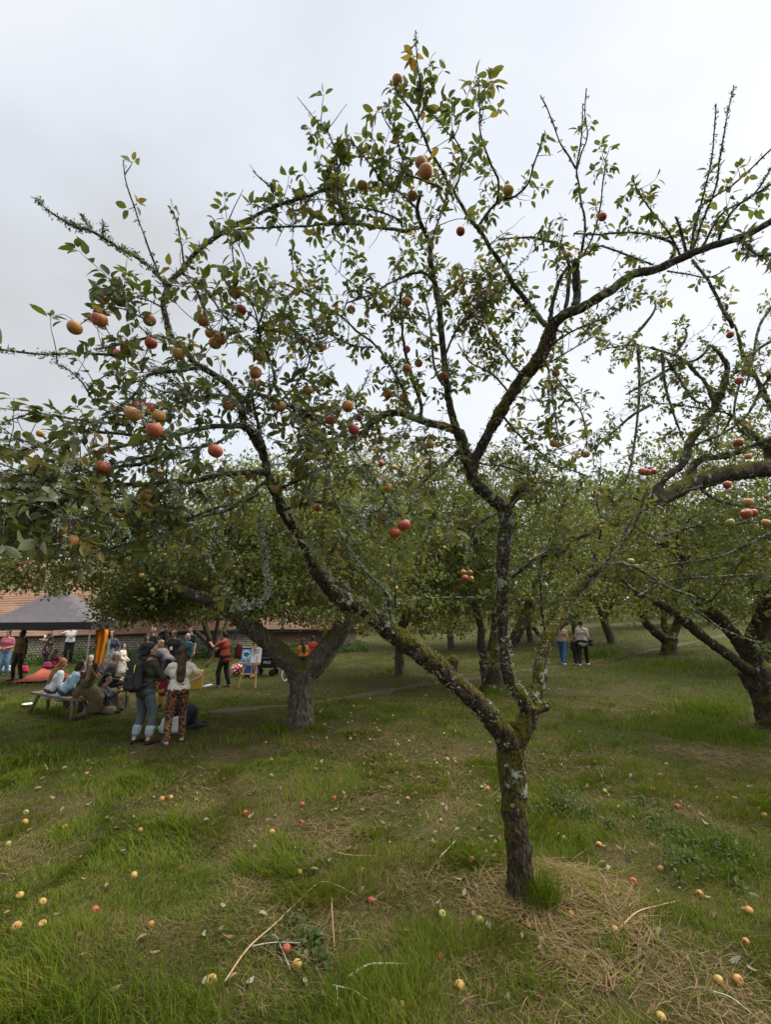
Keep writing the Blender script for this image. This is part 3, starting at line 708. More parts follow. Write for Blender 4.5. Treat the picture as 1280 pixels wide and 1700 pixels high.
# further young branches so the crown is as busy as an unpruned old tree's
n0 = len(LIMBS)
def sprout(n, sel, ln, per_m, leafy=0.6, up=0.4, side=None, size=0.070, lich=60):
    for _ in range(n):
        c, r_ = LIMBS[sel[rng.integers(0, len(sel))]]
        k = rng.integers(int(len(c) * 0.2), len(c) - 1)
        t = nrm(c[min(k + 1, len(c) - 1)] - c[k - 1])
        d = nrm(rand_perp(t, rng) * 0.9 + t * 0.6 + np.array([0, 0, up * rng.uniform(-0.3, 1)]) + (np.array(side) if side else 0))
        L = rng.uniform(*ln); m = max(4, int(L / 0.06)); q = [c[k]]
        for _k in range(m):
            d = nrm(d + rng.normal(size=3) * 0.16 + np.array([0, 0, up * 0.06])); q.append(q[-1] + d * L / m)
        q = np.array(q); rr = np.linspace(0.0042, 0.0018, len(q))
        v_ = q[-1] - np.array([0, 0, CAM_H]); dp = v_[1] * CT + v_[2] * ST
        ex, ey = 640 + F_PX * v_[0] / dp, 850 - F_PX * (v_[2] * CT - v_[1] * ST) / dp
        if dp < 1.5 or (ex < 200 and ey < 700) or ey < 90 or (ey > 930 and ex < 520): continue        # the crown is open there
        V, Q, T = tube(q, rr, 5, 0.3, 7, 60); TW.add(V, Q, T)
        clothe(q, rr, TW, FO, LI, rng, per_m=per_m, slen=(0.06, 0.22), leafy=leafy, size=size, up=up, spurs=9, lich=lich)
def near(x0, x1, y0, y1):
    """limbs whose middle shows inside a photo rectangle"""
    s = []
    for k in range(n0):
        c = LIMBS[k][0][len(LIMBS[k][0]) // 2] - np.array([0, 0, CAM_H])
        dep = c[1] * CT + c[2] * ST; px = 640 + F_PX * c[0] / dep; py = 850 - F_PX * (c[2] * CT - c[1] * ST) / dep
        if x0 < px < x1 and y0 < py < y1: s.append(k)
    return s
sprout(46, near(40, 480, 540, 960), (0.2, 0.5), 9, 0.55, 0.25, None, 0.068, 90)
sprout(62, near(430, 780, 440, 900), (0.3, 0.6), 10, 0.6, 0.4)
sprout(44, near(-40, 480, 700, 960), (0.25, 0.6), 8, 0.5, -0.15, None, 0.066, 120)
sprout(14, near(520, 860, 180, 420), (0.15, 0.35), 8, 0.6, 0.45, None, 0.07)
sprout(80, near(-60, 640, 600, 980), (0.25, 0.75), 4.5, 0.35, 0.15, None, 0.062, 110)
sprout(26, near(640, 1060, 600, 980), (0.25, 0.7), 5, 0.45, 0.2, None, 0.064, 60)
sprout(44, near(760, 1060, 480, 960), (0.3, 0.6), 10, 0.6, 0.4)
def finish_tree(root, tw, fo, li, templates, mat_leaf, mat_twig, singles=300):
    wchild('twig_growth', tw.mesh('twig_growth', [mat_twig]), root, kind='stuff')
    if li is not None and li.n: wchild('lichen', li.mesh('lichen', [M_LICHEN], False), root, kind='stuff')
    pos, d, up, sz, tn = (np.array(x) for x in (fo.p, fo.d, fo.u, fo.sz, fo.t))
    rr = np.random.default_rng(5)
    if singles:
        M = leaf_frames(d, up)
        ctr = pos + d * (sz * 0.7)[:, None]
        vec = ctr - np.array([0, 0, CAM_H]); dist = np.linalg.norm(vec, axis=1)
        dep = vec[:, 1] * CT + vec[:, 2] * ST
        px = 640 + F_PX * vec[:, 0] / dep; py = 850 - F_PX * (vec[:, 2] * CT - vec[:, 1] * ST) / dep
        inside = (px > 0) & (px < 1280) & (py > 0) & (py < 1700) & (dep > 0.3)
        area = (sz / dist) ** 2 * np.abs(np.einsum('ni,ni->n', M[:, :, 2], vec / dist[:, None])) * inside
        pick = np.argsort(-area)[:singles]
        vers = []
        for k, (V, Q, T) in enumerate(templates):
            for b_ in range(6): vers.append(make_mesh('leaf', V, [Q, T], [mat_leaf], {'tint': np.full(len(V), 0.08 + 0.15 * b_)}))
        for i_ in pick:
            me = vers[rr.integers(0, len(templates)) * 6 + int(np.clip(round((tn[i_] - 0.08) / 0.15), 0, 5))]
            ob = link('leaf', me, root)
            m4 = Matrix(M[i_].tolist()).to_4x4(); m4 = m4 @ Matrix.Scale(float(sz[i_]), 4); m4.translation = Vector(pos[i_] - np.array(root.location))
            ob.matrix_basis = m4
        keep = np.ones(len(pos), bool); keep[pick] = False
        pos, d, up, sz, tn = pos[keep], d[keep], up[keep], sz[keep], tn[keep]
    A = Acc(); leaves_into(A, templates, pos, d, up, sz, tn, rr)
    wchild('foliage', A.mesh('foliage', [mat_leaf]), root, kind='stuff')
    return len(pos)
print('front tree leaves', finish_tree(front_tree, TW, FO, LI, FINE, M_LEAF, M_TWIG))
# ------------------------------------------------------------------ long low building, fence and gazebo at the far left
M_TILE, nt, b, out = new_mat('clay_roof_tile')
v = coords(nt, (1, 1.27, 1))
bt = nd(nt, 'ShaderNodeTexBrick'); nt.links.new(v, bt.inputs['Vector'])
bt.inputs['Scale'].default_value = 1.0; bt.inputs['Brick Width'].default_value = 0.17; bt.inputs['Row Height'].default_value = 0.115; bt.inputs['Mortar Size'].default_value = 0.012; bt.inputs['Mortar Smooth'].default_value = 0.3
bt.inputs['Color1'].default_value = (0.20, 0.095, 0.06, 1); bt.inputs['Color2'].default_value = (0.14, 0.08, 0.06, 1); bt.inputs['Mortar'].default_value = (0.05, 0.035, 0.03, 1)
c = mix(nt, ramp(nt, noise(nt, 0.8, 4, 0.6, v), [(0.4, 0.0), (0.68, 1.0)]), bt.outputs['Color'], (0.25, 0.14, 0.085))
c = mix(nt, ramp(nt, noise(nt, 6, 5, 0.7, v), [(0.52, 0.0), (0.7, 0.75)]), c, (0.11, 0.095, 0.07))
nt.links.new(c, b.inputs['Base Color']); b.inputs['Roughness'].default_value = 0.9
bump(nt, b, bt.outputs['Fac'], -0.6, 0.02)
def masonry(name, w, h, c1, c2, mort, ms):
    m, nt, b, out = new_mat(name)
    t = nd(nt, 'ShaderNodeTexCoord'); sp = nd(nt, 'ShaderNodeSeparateXYZ'); nt.links.new(t.outputs['Object'], sp.inputs[0])
    cb = nd(nt, 'ShaderNodeCombineXYZ'); nt.links.new(sp.outputs['X'], cb.inputs[0]); nt.links.new(sp.outputs['Z'], cb.inputs[1])
    bt = nd(nt, 'ShaderNodeTexBrick'); nt.links.new(cb.outputs[0], bt.inputs['Vector'])
    bt.inputs['Scale'].default_value = 1.0; bt.inputs['Brick Width'].default_value = w; bt.inputs['Row Height'].default_value = h; bt.inputs['Mortar Size'].default_value = ms; bt.inputs['Mortar Smooth'].default_value = 0.4
    bt.inputs['Color1'].default_value = rgb(c1); bt.inputs['Color2'].default_value = rgb(c2); bt.inputs['Mortar'].default_value = rgb(mort)
    c = mix(nt, 0.6, bt.outputs['Color'], ramp(nt, noise(nt, 5, 5, 0.7, t.outputs['Object']), [(0.3, 0.35), (0.7, 1.0)]), 'MULTIPLY')
    nt.links.new(c, b.inputs['Base Color']); b.inputs['Roughness'].default_value = 0.9; bump(nt, b, bt.outputs['Fac'], -0.8, 0.03)
    return m
M_FLINT = masonry('flint_wall', 0.13, 0.11, (0.78, 0.71, 0.58), (0.52, 0.46, 0.36), (0.17, 0.14, 0.10), 0.022)
M_BRICK = masonry('old_brick', 0.225, 0.075, (0.19, 0.085, 0.055), (0.11, 0.06, 0.045), (0.16, 0.13, 0.10), 0.01)
M_DARKWOOD = plain((0.03, 0.025, 0.02), 0.8, 0.2, 20, 'dark_timber')
ROT = math.atan2(7.5, 14.9)
bld = empty('long_building', (-16.8, 22.5, 0), 'long low outbuilding with clay tiled roof and flint wall behind the people', 'building', rotz=ROT)
EAVE, RUN, RISE, S0, S1 = 1.28, 4.4, 3.5, -16.0, 16.8
V, Q = box(((S0 + 10.6) / 2, 0.16, EAVE / 2 - 0.2), (10.6 - S0, 0.3, EAVE + 0.4)); A = Acc(); A.add(V, Q); link('flint_wall', A.mesh('flint_wall', [M_FLINT], False), bld)
V, Q = box(((10.6 + 14.6) / 2, 0.15, EAVE / 2 - 0.2), (4.0, 0.34, EAVE + 0.4)); A = Acc(); A.add(V, Q); link('brick_panel', A.mesh('brick_panel', [M_BRICK], False), bld)
V, Q = box(((14.6 + S1) / 2, 0.16, EAVE / 2 - 0.2), (S1 - 14.6, 0.3, EAVE + 0.4)); A = Acc(); A.add(V, Q); link('flint_wall', A.mesh('flint_wall', [M_FLINT], False), bld)
for s_ in (S0, S1):
    A = Acc(); x0, x1 = (s_, s_ + 0.3) if s_ < 0 else (s_ - 0.3, s_)
    pr = [(0.33, -0.4), (2 * RUN - 0.33, -0.4), (2 * RUN - 0.33, EAVE), (RUN, EAVE + RISE - 0.25), (0.33, EAVE)]
    V = np.array([[x, y, z] for x in (x0, x1) for y, z in pr]); me = bpy.data.meshes.new('gable_wall')
    me.from_pydata(V.tolist(), [], [[0, 1, 2, 3, 4], [9, 8, 7, 6, 5]] + [[k, (k + 1) % 5 + 0, (k + 1) % 5 + 5, k + 5][::-1] for k in range(5)]); me.materials.append(M_FLINT); link('gable_wall', me, bld)
A = Acc(); nc = 46
for side in (0, 1):
    for k in range(nc):
        f0, f1 = k / nc, (k + 1.25) / nc
        for q in range(8):
            xa, xb = S0 - 0.3 + (S1 - S0 + 0.6) * q / 8, S0 - 0.3 + (S1 - S0 + 0.6) * (q + 1) / 8
            sag = lambda x: -0.07 * math.sin(x * 0.5) - 0.05 * math.sin(x * 1.3 + k * 0.1)
            yy = lambda f: (-0.3 + (RUN + 0.3) * f) if side == 0 else 2 * RUN - (-0.3 + (RUN + 0.3) * f)
            zz = lambda f, x, t: EAVE - 0.05 + (RISE + 0.2) * min(f, 1.0) + t + sag(x)
            A.add([[xa, yy(f0), zz(f0, xa, 0.035)], [xb, yy(f0), zz(f0, xb, 0.035)], [xb, yy(min(f1, 1)), zz(f1, xb, 0.012)], [xa, yy(min(f1, 1)), zz(f1, xa, 0.012)], [xa, yy(f0), zz(f0, xa, 0.0)], [xb, yy(f0), zz(f0, xb, 0.0)]], [[0, 1, 2, 3], [4, 5, 1, 0]])
roof = link('roof', A.mesh('roof', [M_TILE], False), bld)
A = Acc()
for q in range(60):
    x = S0 - 0.2 + (S1 - S0 + 0.4) * (q + 0.5) / 60; V, Q, T = tube(np.array([[x - 0.29, RUN, EAVE + RISE + 0.13 - 0.07 * math.sin(x * 0.5)], [x + 0.29, RUN, EAVE + RISE + 0.14 - 0.07 * math.sin(x * 0.5)]]), [0.14, 0.13], 10); A.add(V, Q, T)
link('ridge_course', A.mesh('ridge_course', [M_TILE]), roof, kind='stuff')
A = Acc(); A.add(*box(((S0 + S1) / 2, -0.22, EAVE - 0.1), (S1 - S0 + 0.5, 0.1, 0.09))); link('gutter', A.mesh('gutter', [M_DARKWOOD], False), bld)
# pale picket fence by the wall
fx = G(36, 1092); fence = empty('picket_fence', fx, 'short run of pale pickets against the flint wall', 'fence')
M_PICKET = plain((0.55, 0.50, 0.40), 0.8, 0.2, 15, 'pale_picket')
me_p = Acc(); me_p.add(*box((0, 0, 0.38), (0.075, 0.02, 0.76))); me_p = me_p.mesh('picket', [M_PICKET], False)
for k in range(12):
    ob = link('picket', me_p, fence); ob.location = (k * 0.12 * math.cos(ROT), k * 0.12 * math.sin(ROT), 0.02 * math.sin(k * 2)); ob.rotation_euler = (0, 0.04 * math.sin(k * 3), ROT)
A = Acc(); A.add(*bar((-0.1, 0.03, 0.55), (1.45 * math.cos(ROT), 1.45 * math.sin(ROT) + 0.03, 0.55), 0.03, 0.06)); link('rail', A.mesh('rail', [M_PICKET], False), fence)
# nettles along the foot of the wall
def wall_weeds():
    r = np.random.default_rng(6); A = Acc(); n = 9000
    s = r.uniform(-6, 17, n); q = r.uniform(-1.6, -0.1, n)
    x, y = -16.8 + s * math.cos(ROT) - q * math.sin(ROT) * 1, 22.5 + s * math.sin(ROT) + q * math.cos(ROT)
    top = 0.2 + 0.75 * fbm(xy0(x * 1.2, y * 1.2), 2, 14) * sm(-1.7, -0.7, q)
    z = hgt(x, y) + top * r.random(n)
    leaves_into(A, COARSE, np.stack([x, y, z], 1), nrm(r.normal(size=(n, 3)) + np.array([0, 0, -0.1])), nrm(r.normal(size=(n, 3)) * 0.4 + np.array([0, -0.3, 1])), r.uniform(0.08, 0.17, n), np.clip(r.normal(0.35, 0.2, n), 0, 1), r)
    link('wall_nettles', A.mesh('wall_nettles', [leaf_mat('wall_nettle_leaf', [(0, (0.04, 0.09, 0.02)), (1, (0.10, 0.16, 0.04))])]), kind='stuff', label='green nettles along the foot of the flint wall', category='nettles')
wall_weeds()
# black gazebo
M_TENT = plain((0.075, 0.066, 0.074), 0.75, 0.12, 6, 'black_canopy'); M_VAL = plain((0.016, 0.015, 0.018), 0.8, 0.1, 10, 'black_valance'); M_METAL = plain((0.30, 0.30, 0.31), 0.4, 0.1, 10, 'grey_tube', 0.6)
tg = P(98, 1000, 17.0); gx_, gy_ = float(tg[0]), float(tg[1])
tent = empty('gazebo', (gx_, gy_, gz(gx_, gy_)), 'black pop up gazebo with pointed roof under the apple branches', 'gazebo', rotz=R(16))
A = Acc(); n = 10; HW = 1.5
rows_t = []
for i_ in range(n + 1):
    for j_ in range(n + 1):
        u_, v_ = i_ / n * 2 - 1, j_ / n * 2 - 1; m_ = max(abs(u_), abs(v_))
        rows_t.append((u_ * HW, v_ * HW, 2.02 + 1.22 * (1 - m_) ** 1.12 - 0.05 * (1 - abs(abs(u_) - abs(v_))) * 0 - 0.07 * math.sin(min(abs(u_), abs(v_)) / max(m_, 1e-3) * 0 + m_ * 3.14) * (1 - abs(abs(u_) - abs(v_)) ) * 0))
ii, jj = np.meshgrid(np.arange(n), np.arange(n)); a = (ii * (n + 1) + jj).ravel()
link('canopy', make_mesh('canopy', rows_t, [np.stack([a, a + n + 1, a + n + 2, a + 1], 1)], [M_TENT], None, False), tent)
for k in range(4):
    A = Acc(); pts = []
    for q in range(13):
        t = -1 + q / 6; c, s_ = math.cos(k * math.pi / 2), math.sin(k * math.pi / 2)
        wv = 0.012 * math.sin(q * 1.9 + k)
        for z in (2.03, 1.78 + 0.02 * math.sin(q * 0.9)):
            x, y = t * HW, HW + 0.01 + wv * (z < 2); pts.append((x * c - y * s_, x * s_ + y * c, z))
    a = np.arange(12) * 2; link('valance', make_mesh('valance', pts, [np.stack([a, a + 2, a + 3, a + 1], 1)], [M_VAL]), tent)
    sx, sy = (1 if k in (0, 3) else -1), (1 if k < 2 else -1)
    A = Acc(); A.add(*bar((sx * (HW - 0.04), sy * (HW - 0.04), 0), (sx * (HW - 0.04), sy * (HW - 0.04), 2.0), 0.04)); A.add(*box((sx * (HW - 0.04), sy * (HW - 0.04), 0.01), (0.12, 0.12, 0.012)))
    link('leg', A.mesh('leg', [M_METAL], False), tent)
# ------------------------------------------------------------------ the other trees of the orchard
M_BARK2 = bark_mat('old_grey_bark', (0.04, 0.032, 0.024), (0.20, 0.165, 0.13), 0.10, 0.25, 0.7)
M_BARK3 = bark_mat('dark_lichened_bark', (0.024, 0.019, 0.014), (0.115, 0.09, 0.068), 0.36, 0.36, 0.8, moss_c=(0.09, 0.085, 0.012))
DEEP = [(0.0, (0.062, 0.086, 0.021)), (0.35, (0.115, 0.136, 0.034)), (0.65, (0.175, 0.178, 0.05)), (0.85, (0.21, 0.185, 0.055)), (1.0, (0.25, 0.18, 0.055))]
M_LEAF2 = leaf_mat('orchard_leaf', DEEP, back=(0.12, 0.15, 0.07), trans=0.35)
def shade(k, w): return [(p, (c[0] * k * w, c[1] * k, c[2] * k * 0.9)) for p, c in DEEP]
M_LEAVES = [M_LEAF2, leaf_mat('dark_orchard_leaf', shade(0.75, 0.92), back=(0.09, 0.12, 0.055), trans=0.35), leaf_mat('olive_orchard_leaf', shade(1.0, 1.25), back=(0.14, 0.155, 0.07), trans=0.35)]
def apple_profile(s=1.0, tall=1.0):
    a = np.linspace(0, math.pi, 13); out = []
    for t in a:
        r_ = math.sin(t) ** 0.85 * (1.0 + 0.06 * math.cos(t)); z = math.cos(t) * 0.9 * tall
        z -= 0.30 * math.exp(-(r_ / 0.28) ** 2) * (1 if t < 1.5 else -0.6)
        out.append((max(r_, 0.004) * s, z * s))
    return out[::-1]
def apple_mat(name, under, blush, amount):
    m, nt, b, out = new_mat(name)
    v = coords(nt, (0.039, 0.039, 0.039))
    oi = nd(nt, 'ShaderNodeObjectInfo')
    add = nd(nt, 'ShaderNodeVectorMath', operation='ADD'); nt.links.new(v, add.inputs[0])
    comb = nd(nt, 'ShaderNodeCombineXYZ')
    for k in range(3): nt.links.new(mth(nt, 'MULTIPLY', oi.outputs['Random'], 7.0 + k), comb.inputs[k])
    nt.links.new(comb.outputs[0], add.inputs[1])
    big = noise(nt, 13, 3, 0.5, add.outputs[0])
    mp = nd(nt, 'ShaderNodeMapping'); mp.inputs['Scale'].default_value = (1, 1, 0.12); nt.links.new(add.outputs[0], mp.inputs[0])
    strk = noise(nt, 170, 3, 0.6, mp.outputs[0])
    f = mth(nt, 'ADD', mth(nt, 'MULTIPLY', strk, 0.6), mth(nt, 'MULTIPLY', big, 0.55))
    fac = ramp(nt, f, [(0.72 - amount * 0.5, 0.0), (0.92 - amount * 0.5, 1.0)])
    col = mix(nt, fac, under, blush)
    dots = noise(nt, 420, 1, 0.5, v)
    col = mix(nt, mth(nt, 'MULTIPLY', ramp(nt, dots, [(0.66, 0.0), (0.72, 1.0)]), 0.35), col, (0.55, 0.42, 0.2))
    sx = nd(nt, 'ShaderNodeSeparateXYZ'); tc_ = nd(nt, 'ShaderNodeTexCoord'); nt.links.new(tc_.outputs['Object'], sx.inputs[0])
    rr_ = mth(nt, 'ADD', mth(nt, 'MULTIPLY', sx.outputs['X'], sx.outputs['X']), mth(nt, 'MULTIPLY', sx.outputs['Y'], sx.outputs['Y']))
    col = mix(nt, ramp(nt, rr_, [(0.012, 1.0), (0.06, 0.0)]), col, (0.05, 0.03, 0.015))
    rot = noise(nt, 7, 3, 0.6, add.outputs[0]); col = mix(nt, ramp(nt, rot, [(0.62, 0.0), (0.70, 0.85)]), col, (0.12, 0.055, 0.025))
    nt.links.new(col, b.inputs['Base Color']); b.inputs['Roughness'].default_value = 0.5; b.inputs['Specular IOR Level'].default_value = 0.4
    return m
A_RED = apple_mat('red_apple_skin', (0.36, 0.14, 0.04), (0.27, 0.03, 0.022), 0.62)
A_RUS = apple_mat('russet_apple_skin', (0.34, 0.17, 0.055), (0.34, 0.075, 0.035), 0.38)
A_GRN = apple_mat('green_apple_skin', (0.20, 0.235, 0.04), (0.28, 0.18, 0.045), 0.15)
A_YEL = apple_mat('yellow_apple_skin', (0.36, 0.25, 0.05), (0.30, 0.09, 0.035), 0.33)
A_ORG = apple_mat('orange_apple_skin', (0.38, 0.20, 0.045), (0.30, 0.085, 0.03), 0.36)
def apple_mesh(name, mat, n=16, tall=1.0):
    V, Q = lathe(apple_profile(1.0, tall), n)
    V = V * (1 + 0.05 * (fbm(V * 1.3, 2, len(name) * 7) - 0.5))[:, None] * 1.0
    return make_mesh(name, V, [Q], [mat])
LOW = {k: apple_mesh('apple', m, 10) for k, m in dict(R=A_RED, U=A_RUS, G=A_GRN, Y=A_YEL, O=A_ORG).items()}

def crown_points(n, ctr, rad, seed, r, shell=0.35, gate=0.46, gs=0.75):
    out = []
    while len(out) < n:
        q = r.normal(size=(n * 4, 3)); q = nrm(q) * (r.random((n * 4, 1)) ** shell)
        rxy = np.clip((q[:, :2] ** 2).sum(1), 0, 0.86); q[:, 2] = np.where(q[:, 2] < 0, q[:, 2] / np.sqrt(1 - rxy) * 0.92, q[:, 2])
        q = q[q[:, 2] > -0.98]
        w = ctr + q * rad
        g = fbm(w * gs, 3, seed) + (r.random(len(w)) - 0.5) * 0.12
        out += list(w[g > gate])
    return np.array(out[:n])
def orchard_tree(label, base, ctr, rad, rt, nclus, per, size, seed, limbs=None, hf=1.1, bark=None, fruit=None, group='orchard trees behind the front tree', voxel=0.042, connect=True, gate=0.46, nsec=46, lean=(0, 0), leafmat=None, lobes=()):
    """base, crown centre and radii in metres; limbs: traced [(path, radii)] or None"""
    r = np.random.default_rng(seed)
    base, ctr, rad = (np.array(v, float) for v in (base, ctr, rad))
    root = empty('apple_tree', base, label, 'tree', group)
    A = Acc(); nodes = []
    fork = base + np.array([lean[0], lean[1], hf])
    if limbs is None:
        n = 6; c = np.array([base + (fork - base) * t + np.array([0.05 * math.sin(3 * t + seed), 0, 0]) for t in np.linspace(-0.12, 1, n)])
        V, Q, T = tube(spline(c, 0.08), np.interp(np.linspace(0, 1, len(spline(c, 0.08))), [0, 0.15, 1], [rt * 1.35, rt * 1.05, rt]), 12, 0.18, seed, 6); A.add(V, Q, T)
        ns = int(r.integers(3, 6)); ph = r.uniform(0, 6.28)
        limbs = []
        for k in range(ns):
            a = ph + k * 6.283 / ns + r.normal() * 0.25
            e = ctr + np.array([math.cos(a) * rad[0] * 0.7, math.sin(a) * rad[1] * 0.7, rad[2] * r.uniform(-0.1, 0.5)])
            m1 = fork + (e - fork) * 0.33 + np.array([0, 0, r.uniform(-0.15, 0.2)]) + r.normal(size=3) * 0.12
            m2 = fork + (e - fork) * 0.66 + np.array([0, 0, r.uniform(0.0, 0.35)]) + r.normal(size=3) * 0.2
            s = spline([fork - np.array([0, 0, 0.1]), m1, m2, e], 0.1)
            limbs.append((s, np.linspace(rt * 0.72, 0.02, len(s))))
    for c, rr in limbs:
        V, Q, T = tube(c, rr, 10, 0.22, seed, 7); A.add(V, Q, T); nodes.append(c[len(c) // 3:])
    me = remesh(np.concatenate(A.V), np.concatenate(A.Q), np.concatenate(A.T), voxel, 2)
    V, N = mesh_co(me), mesh_no(me)
    set_co(me, V + N * ((fbm(V * np.array([14, 14, 5]), 3, seed) - 0.5) * rt * 0.22)[:, None]); me.materials.append(bark or M_BARK2)
    wchild('trunk', me, root)
    pool = np.vstack(nodes); B = Acc(); sec = []
    for e in crown_points(nsec, ctr, rad * 0.92, seed + 1, r, 0.45, 0.0):
        k = np.argmin(np.linalg.norm(pool - e, axis=1) + r.random(len(pool)) * 0.8); s = pool[k]
        m1 = s + (e - s) * 0.5 + np.array([0, 0, 0.12]) + r.normal(size=3) * 0.14
        q = spline([s, m1, e], 0.16); rr = np.linspace(0.022, 0.006, len(q)) * (rt / 0.2) ** 0.3
        V, Q, T = tube(q, rr, 5, 0.3, seed, 20); B.add(V, Q, T); sec.append(q)
    sec = np.vstack(sec)
    cl = crown_points(nclus, ctr, rad, seed + 3, r, 0.42, gate)
    for lc, lr, ln in lobes: cl = np.vstack([cl, crown_points(ln, np.array(lc), np.array(lr), seed + 5, r, 0.5, 0.36, 1.5)])
    A = Acc(); pos, d, up, sz, tn = [], [], [], [], []
    for e in cl:
        if connect:
            s = sec[np.argmin(((sec - e) ** 2).sum(1))]
            if np.linalg.norm(s - e) < 1.3:
                m1 = (s + e) / 2 + r.normal(size=3) * 0.05
                V, Q, T = tube(spline([s, m1, e], 0.4), 0.0045, 3); B.add(V, Q, T)
    n = len(cl) * per
    ce = np.repeat(cl, per, 0)
    off = nrm(r.normal(size=(n, 3))) * (r.random((n, 1)) ** 0.6) * np.array([0.2, 0.2, 0.16]) * (1 + size * 3)
    pos = ce + off
    d = nrm(off * 3 + r.normal(size=(n, 3)) * 0.5 + np.array([0, 0, -0.25])); up = nrm(r.normal(size=(n, 3)) * 0.55 + np.array([0, 0, 1]))
    sz = size * r.uniform(0.65, 1.2, n); tn = np.clip(np.repeat(r.beta(2, 3, len(cl)), per) * 0.9 + r.normal(size=n) * 0.12, 0, 1)
    leaves_into(A, COARSE if size < 0.125 else FLAT, pos, d, up, sz, tn, r)
    wchild('branch_growth', B.mesh('branch_growth', [bark or M_BARK2]), root, kind='stuff')
    wchild('crown', A.mesh('crown', [leafmat or M_LEAVES[(seed // 7) % 3]]), root, kind='stuff')
    for k_, nf, fs in (fruit or []):
        pk = cl[r.permutation(len(cl))[:nf * 3]]
        pk = pk[np.argsort(pk[:, 1] + r.random(len(pk)) * rad[1])][:nf]       # the outer ones on this side
        for p in pk:
            ob = link('apple', LOW[k_], root); ob.location = Vector(p + np.array([0, -0.06, -0.14]) - base + r.normal(size=3) * 0.05)
            ob.scale = [fs * r.uniform(0.85, 1.15)] * 3; ob.rotation_euler = (r.uniform(-0.4, 0.4), r.uniform(-0.4, 0.4), r.uniform(0, 6.28))
    return root
def tl(*rows):
    """traced limb: rows (px, py, Y, radius in px)"""
    c, r_ = trace(list(rows), 0, 0, 0, 0, 0.08); return c, r_ * TLS
TLS = 1.0
# forked tree in the middle distance
b2 = G(497, 1208); y2 = b2[1]
orchard_tree('broad grey forked apple tree with green apples, beside the easel sign', b2 - np.array([0, 0, 0.05]), (b2[0] - 0.6, y2 + 0.2, 3.95), (3.9, 3.1, 1.9), 0.27, 2300, 17, 0.098, 21,
    limbs=[tl((497, 1222, y2, 30), (497, 1205, y2, 25), (499, 1170, y2, 20.5), (500, 1135, y2, 21), (498, 1110, y2, 24)),
           tl((500, 1120, y2, 18), (475, 1095, y2 - 0.1, 16.5), (440, 1062, y2 - 0.2, 15), (400, 1030, y2 - 0.4, 13.5), (365, 1003, y2 - 0.6, 12), (330, 990, y2 - 0.8, 10), (290, 975, y2 - 0.9, 7), (230, 940, y2 - 1, 3)),
           tl((500, 1125, y2, 16), (522, 1098, y2, 15), (548, 1065, y2 + 0.1, 14), (565, 1040, y2 + 0.1, 13), (574, 1005, y2 + 0.1, 11), (585, 960, y2, 7), (590, 900, y2, 3)),
           tl((506, 1130, y2 + 0.1, 9), (530, 1110, y2 + 0.2, 9), (553, 1080, y2 + 0.5, 8), (572, 1050, y2 + 0.6, 8), (592, 1020, y2 + 0.9, 6), (640, 960, y2 + 1.2, 3)),
           tl((400, 1030, y2 - 0.4, 9), (392, 1000, y2 - 0.2, 8), (400, 950, y2 + 0.2, 6), (420, 890, y2 + 0.3, 3))],
    fruit=[('G', 70, 0.044), ('Y', 24, 0.044), ('O', 16, 0.044)], voxel=0.03, gate=0.36, lobes=[(P(250, 985, y2 + 0.9), (1.5, 1.1, 0.7), 420), (P(430, 975, y2 + 1.0), (1.2, 0.9, 0.75), 200)])
def gen(label, px, py, H, rx, rt, nclus, per, size, seed, hf=1.1, zlow=1.7, dx=0.0, **kw):
    b = G(px, py)
    return orchard_tree(label, b, (b[0] + dx, b[1], b[2] + (zlow + H) / 2), (rx, rx, (H - zlow) / 2), rt, nclus, per, size, seed, hf=hf, **kw)
gen('apple tree with twin low limbs behind the guitar player', 352, 1092, 6.2, 4.6, 0.19, 1500, 15, 0.125, 33, hf=0.5, dx=-1.6, fruit=[('G', 14, 0.045), ('Y', 14, 0.045), ('O', 10, 0.045)], zlow=1.7, gate=0.40)
orchard_tree('apple tree crown hanging over the black gazebo roof', (-12.2, 10.8, gz(-12.2, 10.8)), (-7.7, 10.2, 4.0), (3.6, 2.2, 1.25), 0.2, 1100, 16, 0.098, 45, fruit=[('O', 26, 0.042), ('Y', 16, 0.042), ('G', 12, 0.042)], hf=2.6, gate=0.42)
gen('slim grey apple tree standing alone behind the leaning mossy limb', 661, 1122, 9.0, 4.3, 0.17, 1800, 15, 0.125, 57, hf=1.5, zlow=1.35, fruit=[('O', 14, 0.045), ('G', 14, 0.045)], gate=0.40)
b5 = G(815, 1146); y5 = b5[1]
orchard_tree('dark squat apple tree seen between the fork limbs', b5 - np.array([0, 0, 0.05]), (b5[0] + 0.2, y5 + 0.6, 4.95), (3.9, 2.9, 2.95), 0.25, 1700, 15, 0.12, 63,
    limbs=[tl((818, 1155, y5, 24), (818, 1135, y5, 18), (815, 1110, y5, 18), (812, 1095, y5, 17)), tl((812, 1105, y5, 10), (800, 1075, y5, 7), (798, 1040, y5, 6), (780, 980, y5, 5), (750, 900, y5 + 0.3, 2.5)),
           tl((818, 1110, y5, 12), (838, 1080, y5, 11), (860, 1050, y5, 9), (880, 1000, y5 + 0.3, 7), (905, 930, y5 + 0.4, 3)), tl((815, 1100, y5, 9), (822, 1040, y5 + 0.6, 7), (830, 960, y5 + 1, 5), (850, 880, y5 + 1.2, 2.5))],
    bark=M_BARK3, fruit=[('O', 14, 0.042), ('Y', 8, 0.042)], gate=0.42)
gen('far apple tree with upright trunk left of the rising path', 1016, 1068, 10.5, 4.8, 0.24, 1100, 14, 0.17, 71, hf=1.5, zlow=1.7, fruit=[('Y', 8, 0.05)], lean=(-0.3, 0))
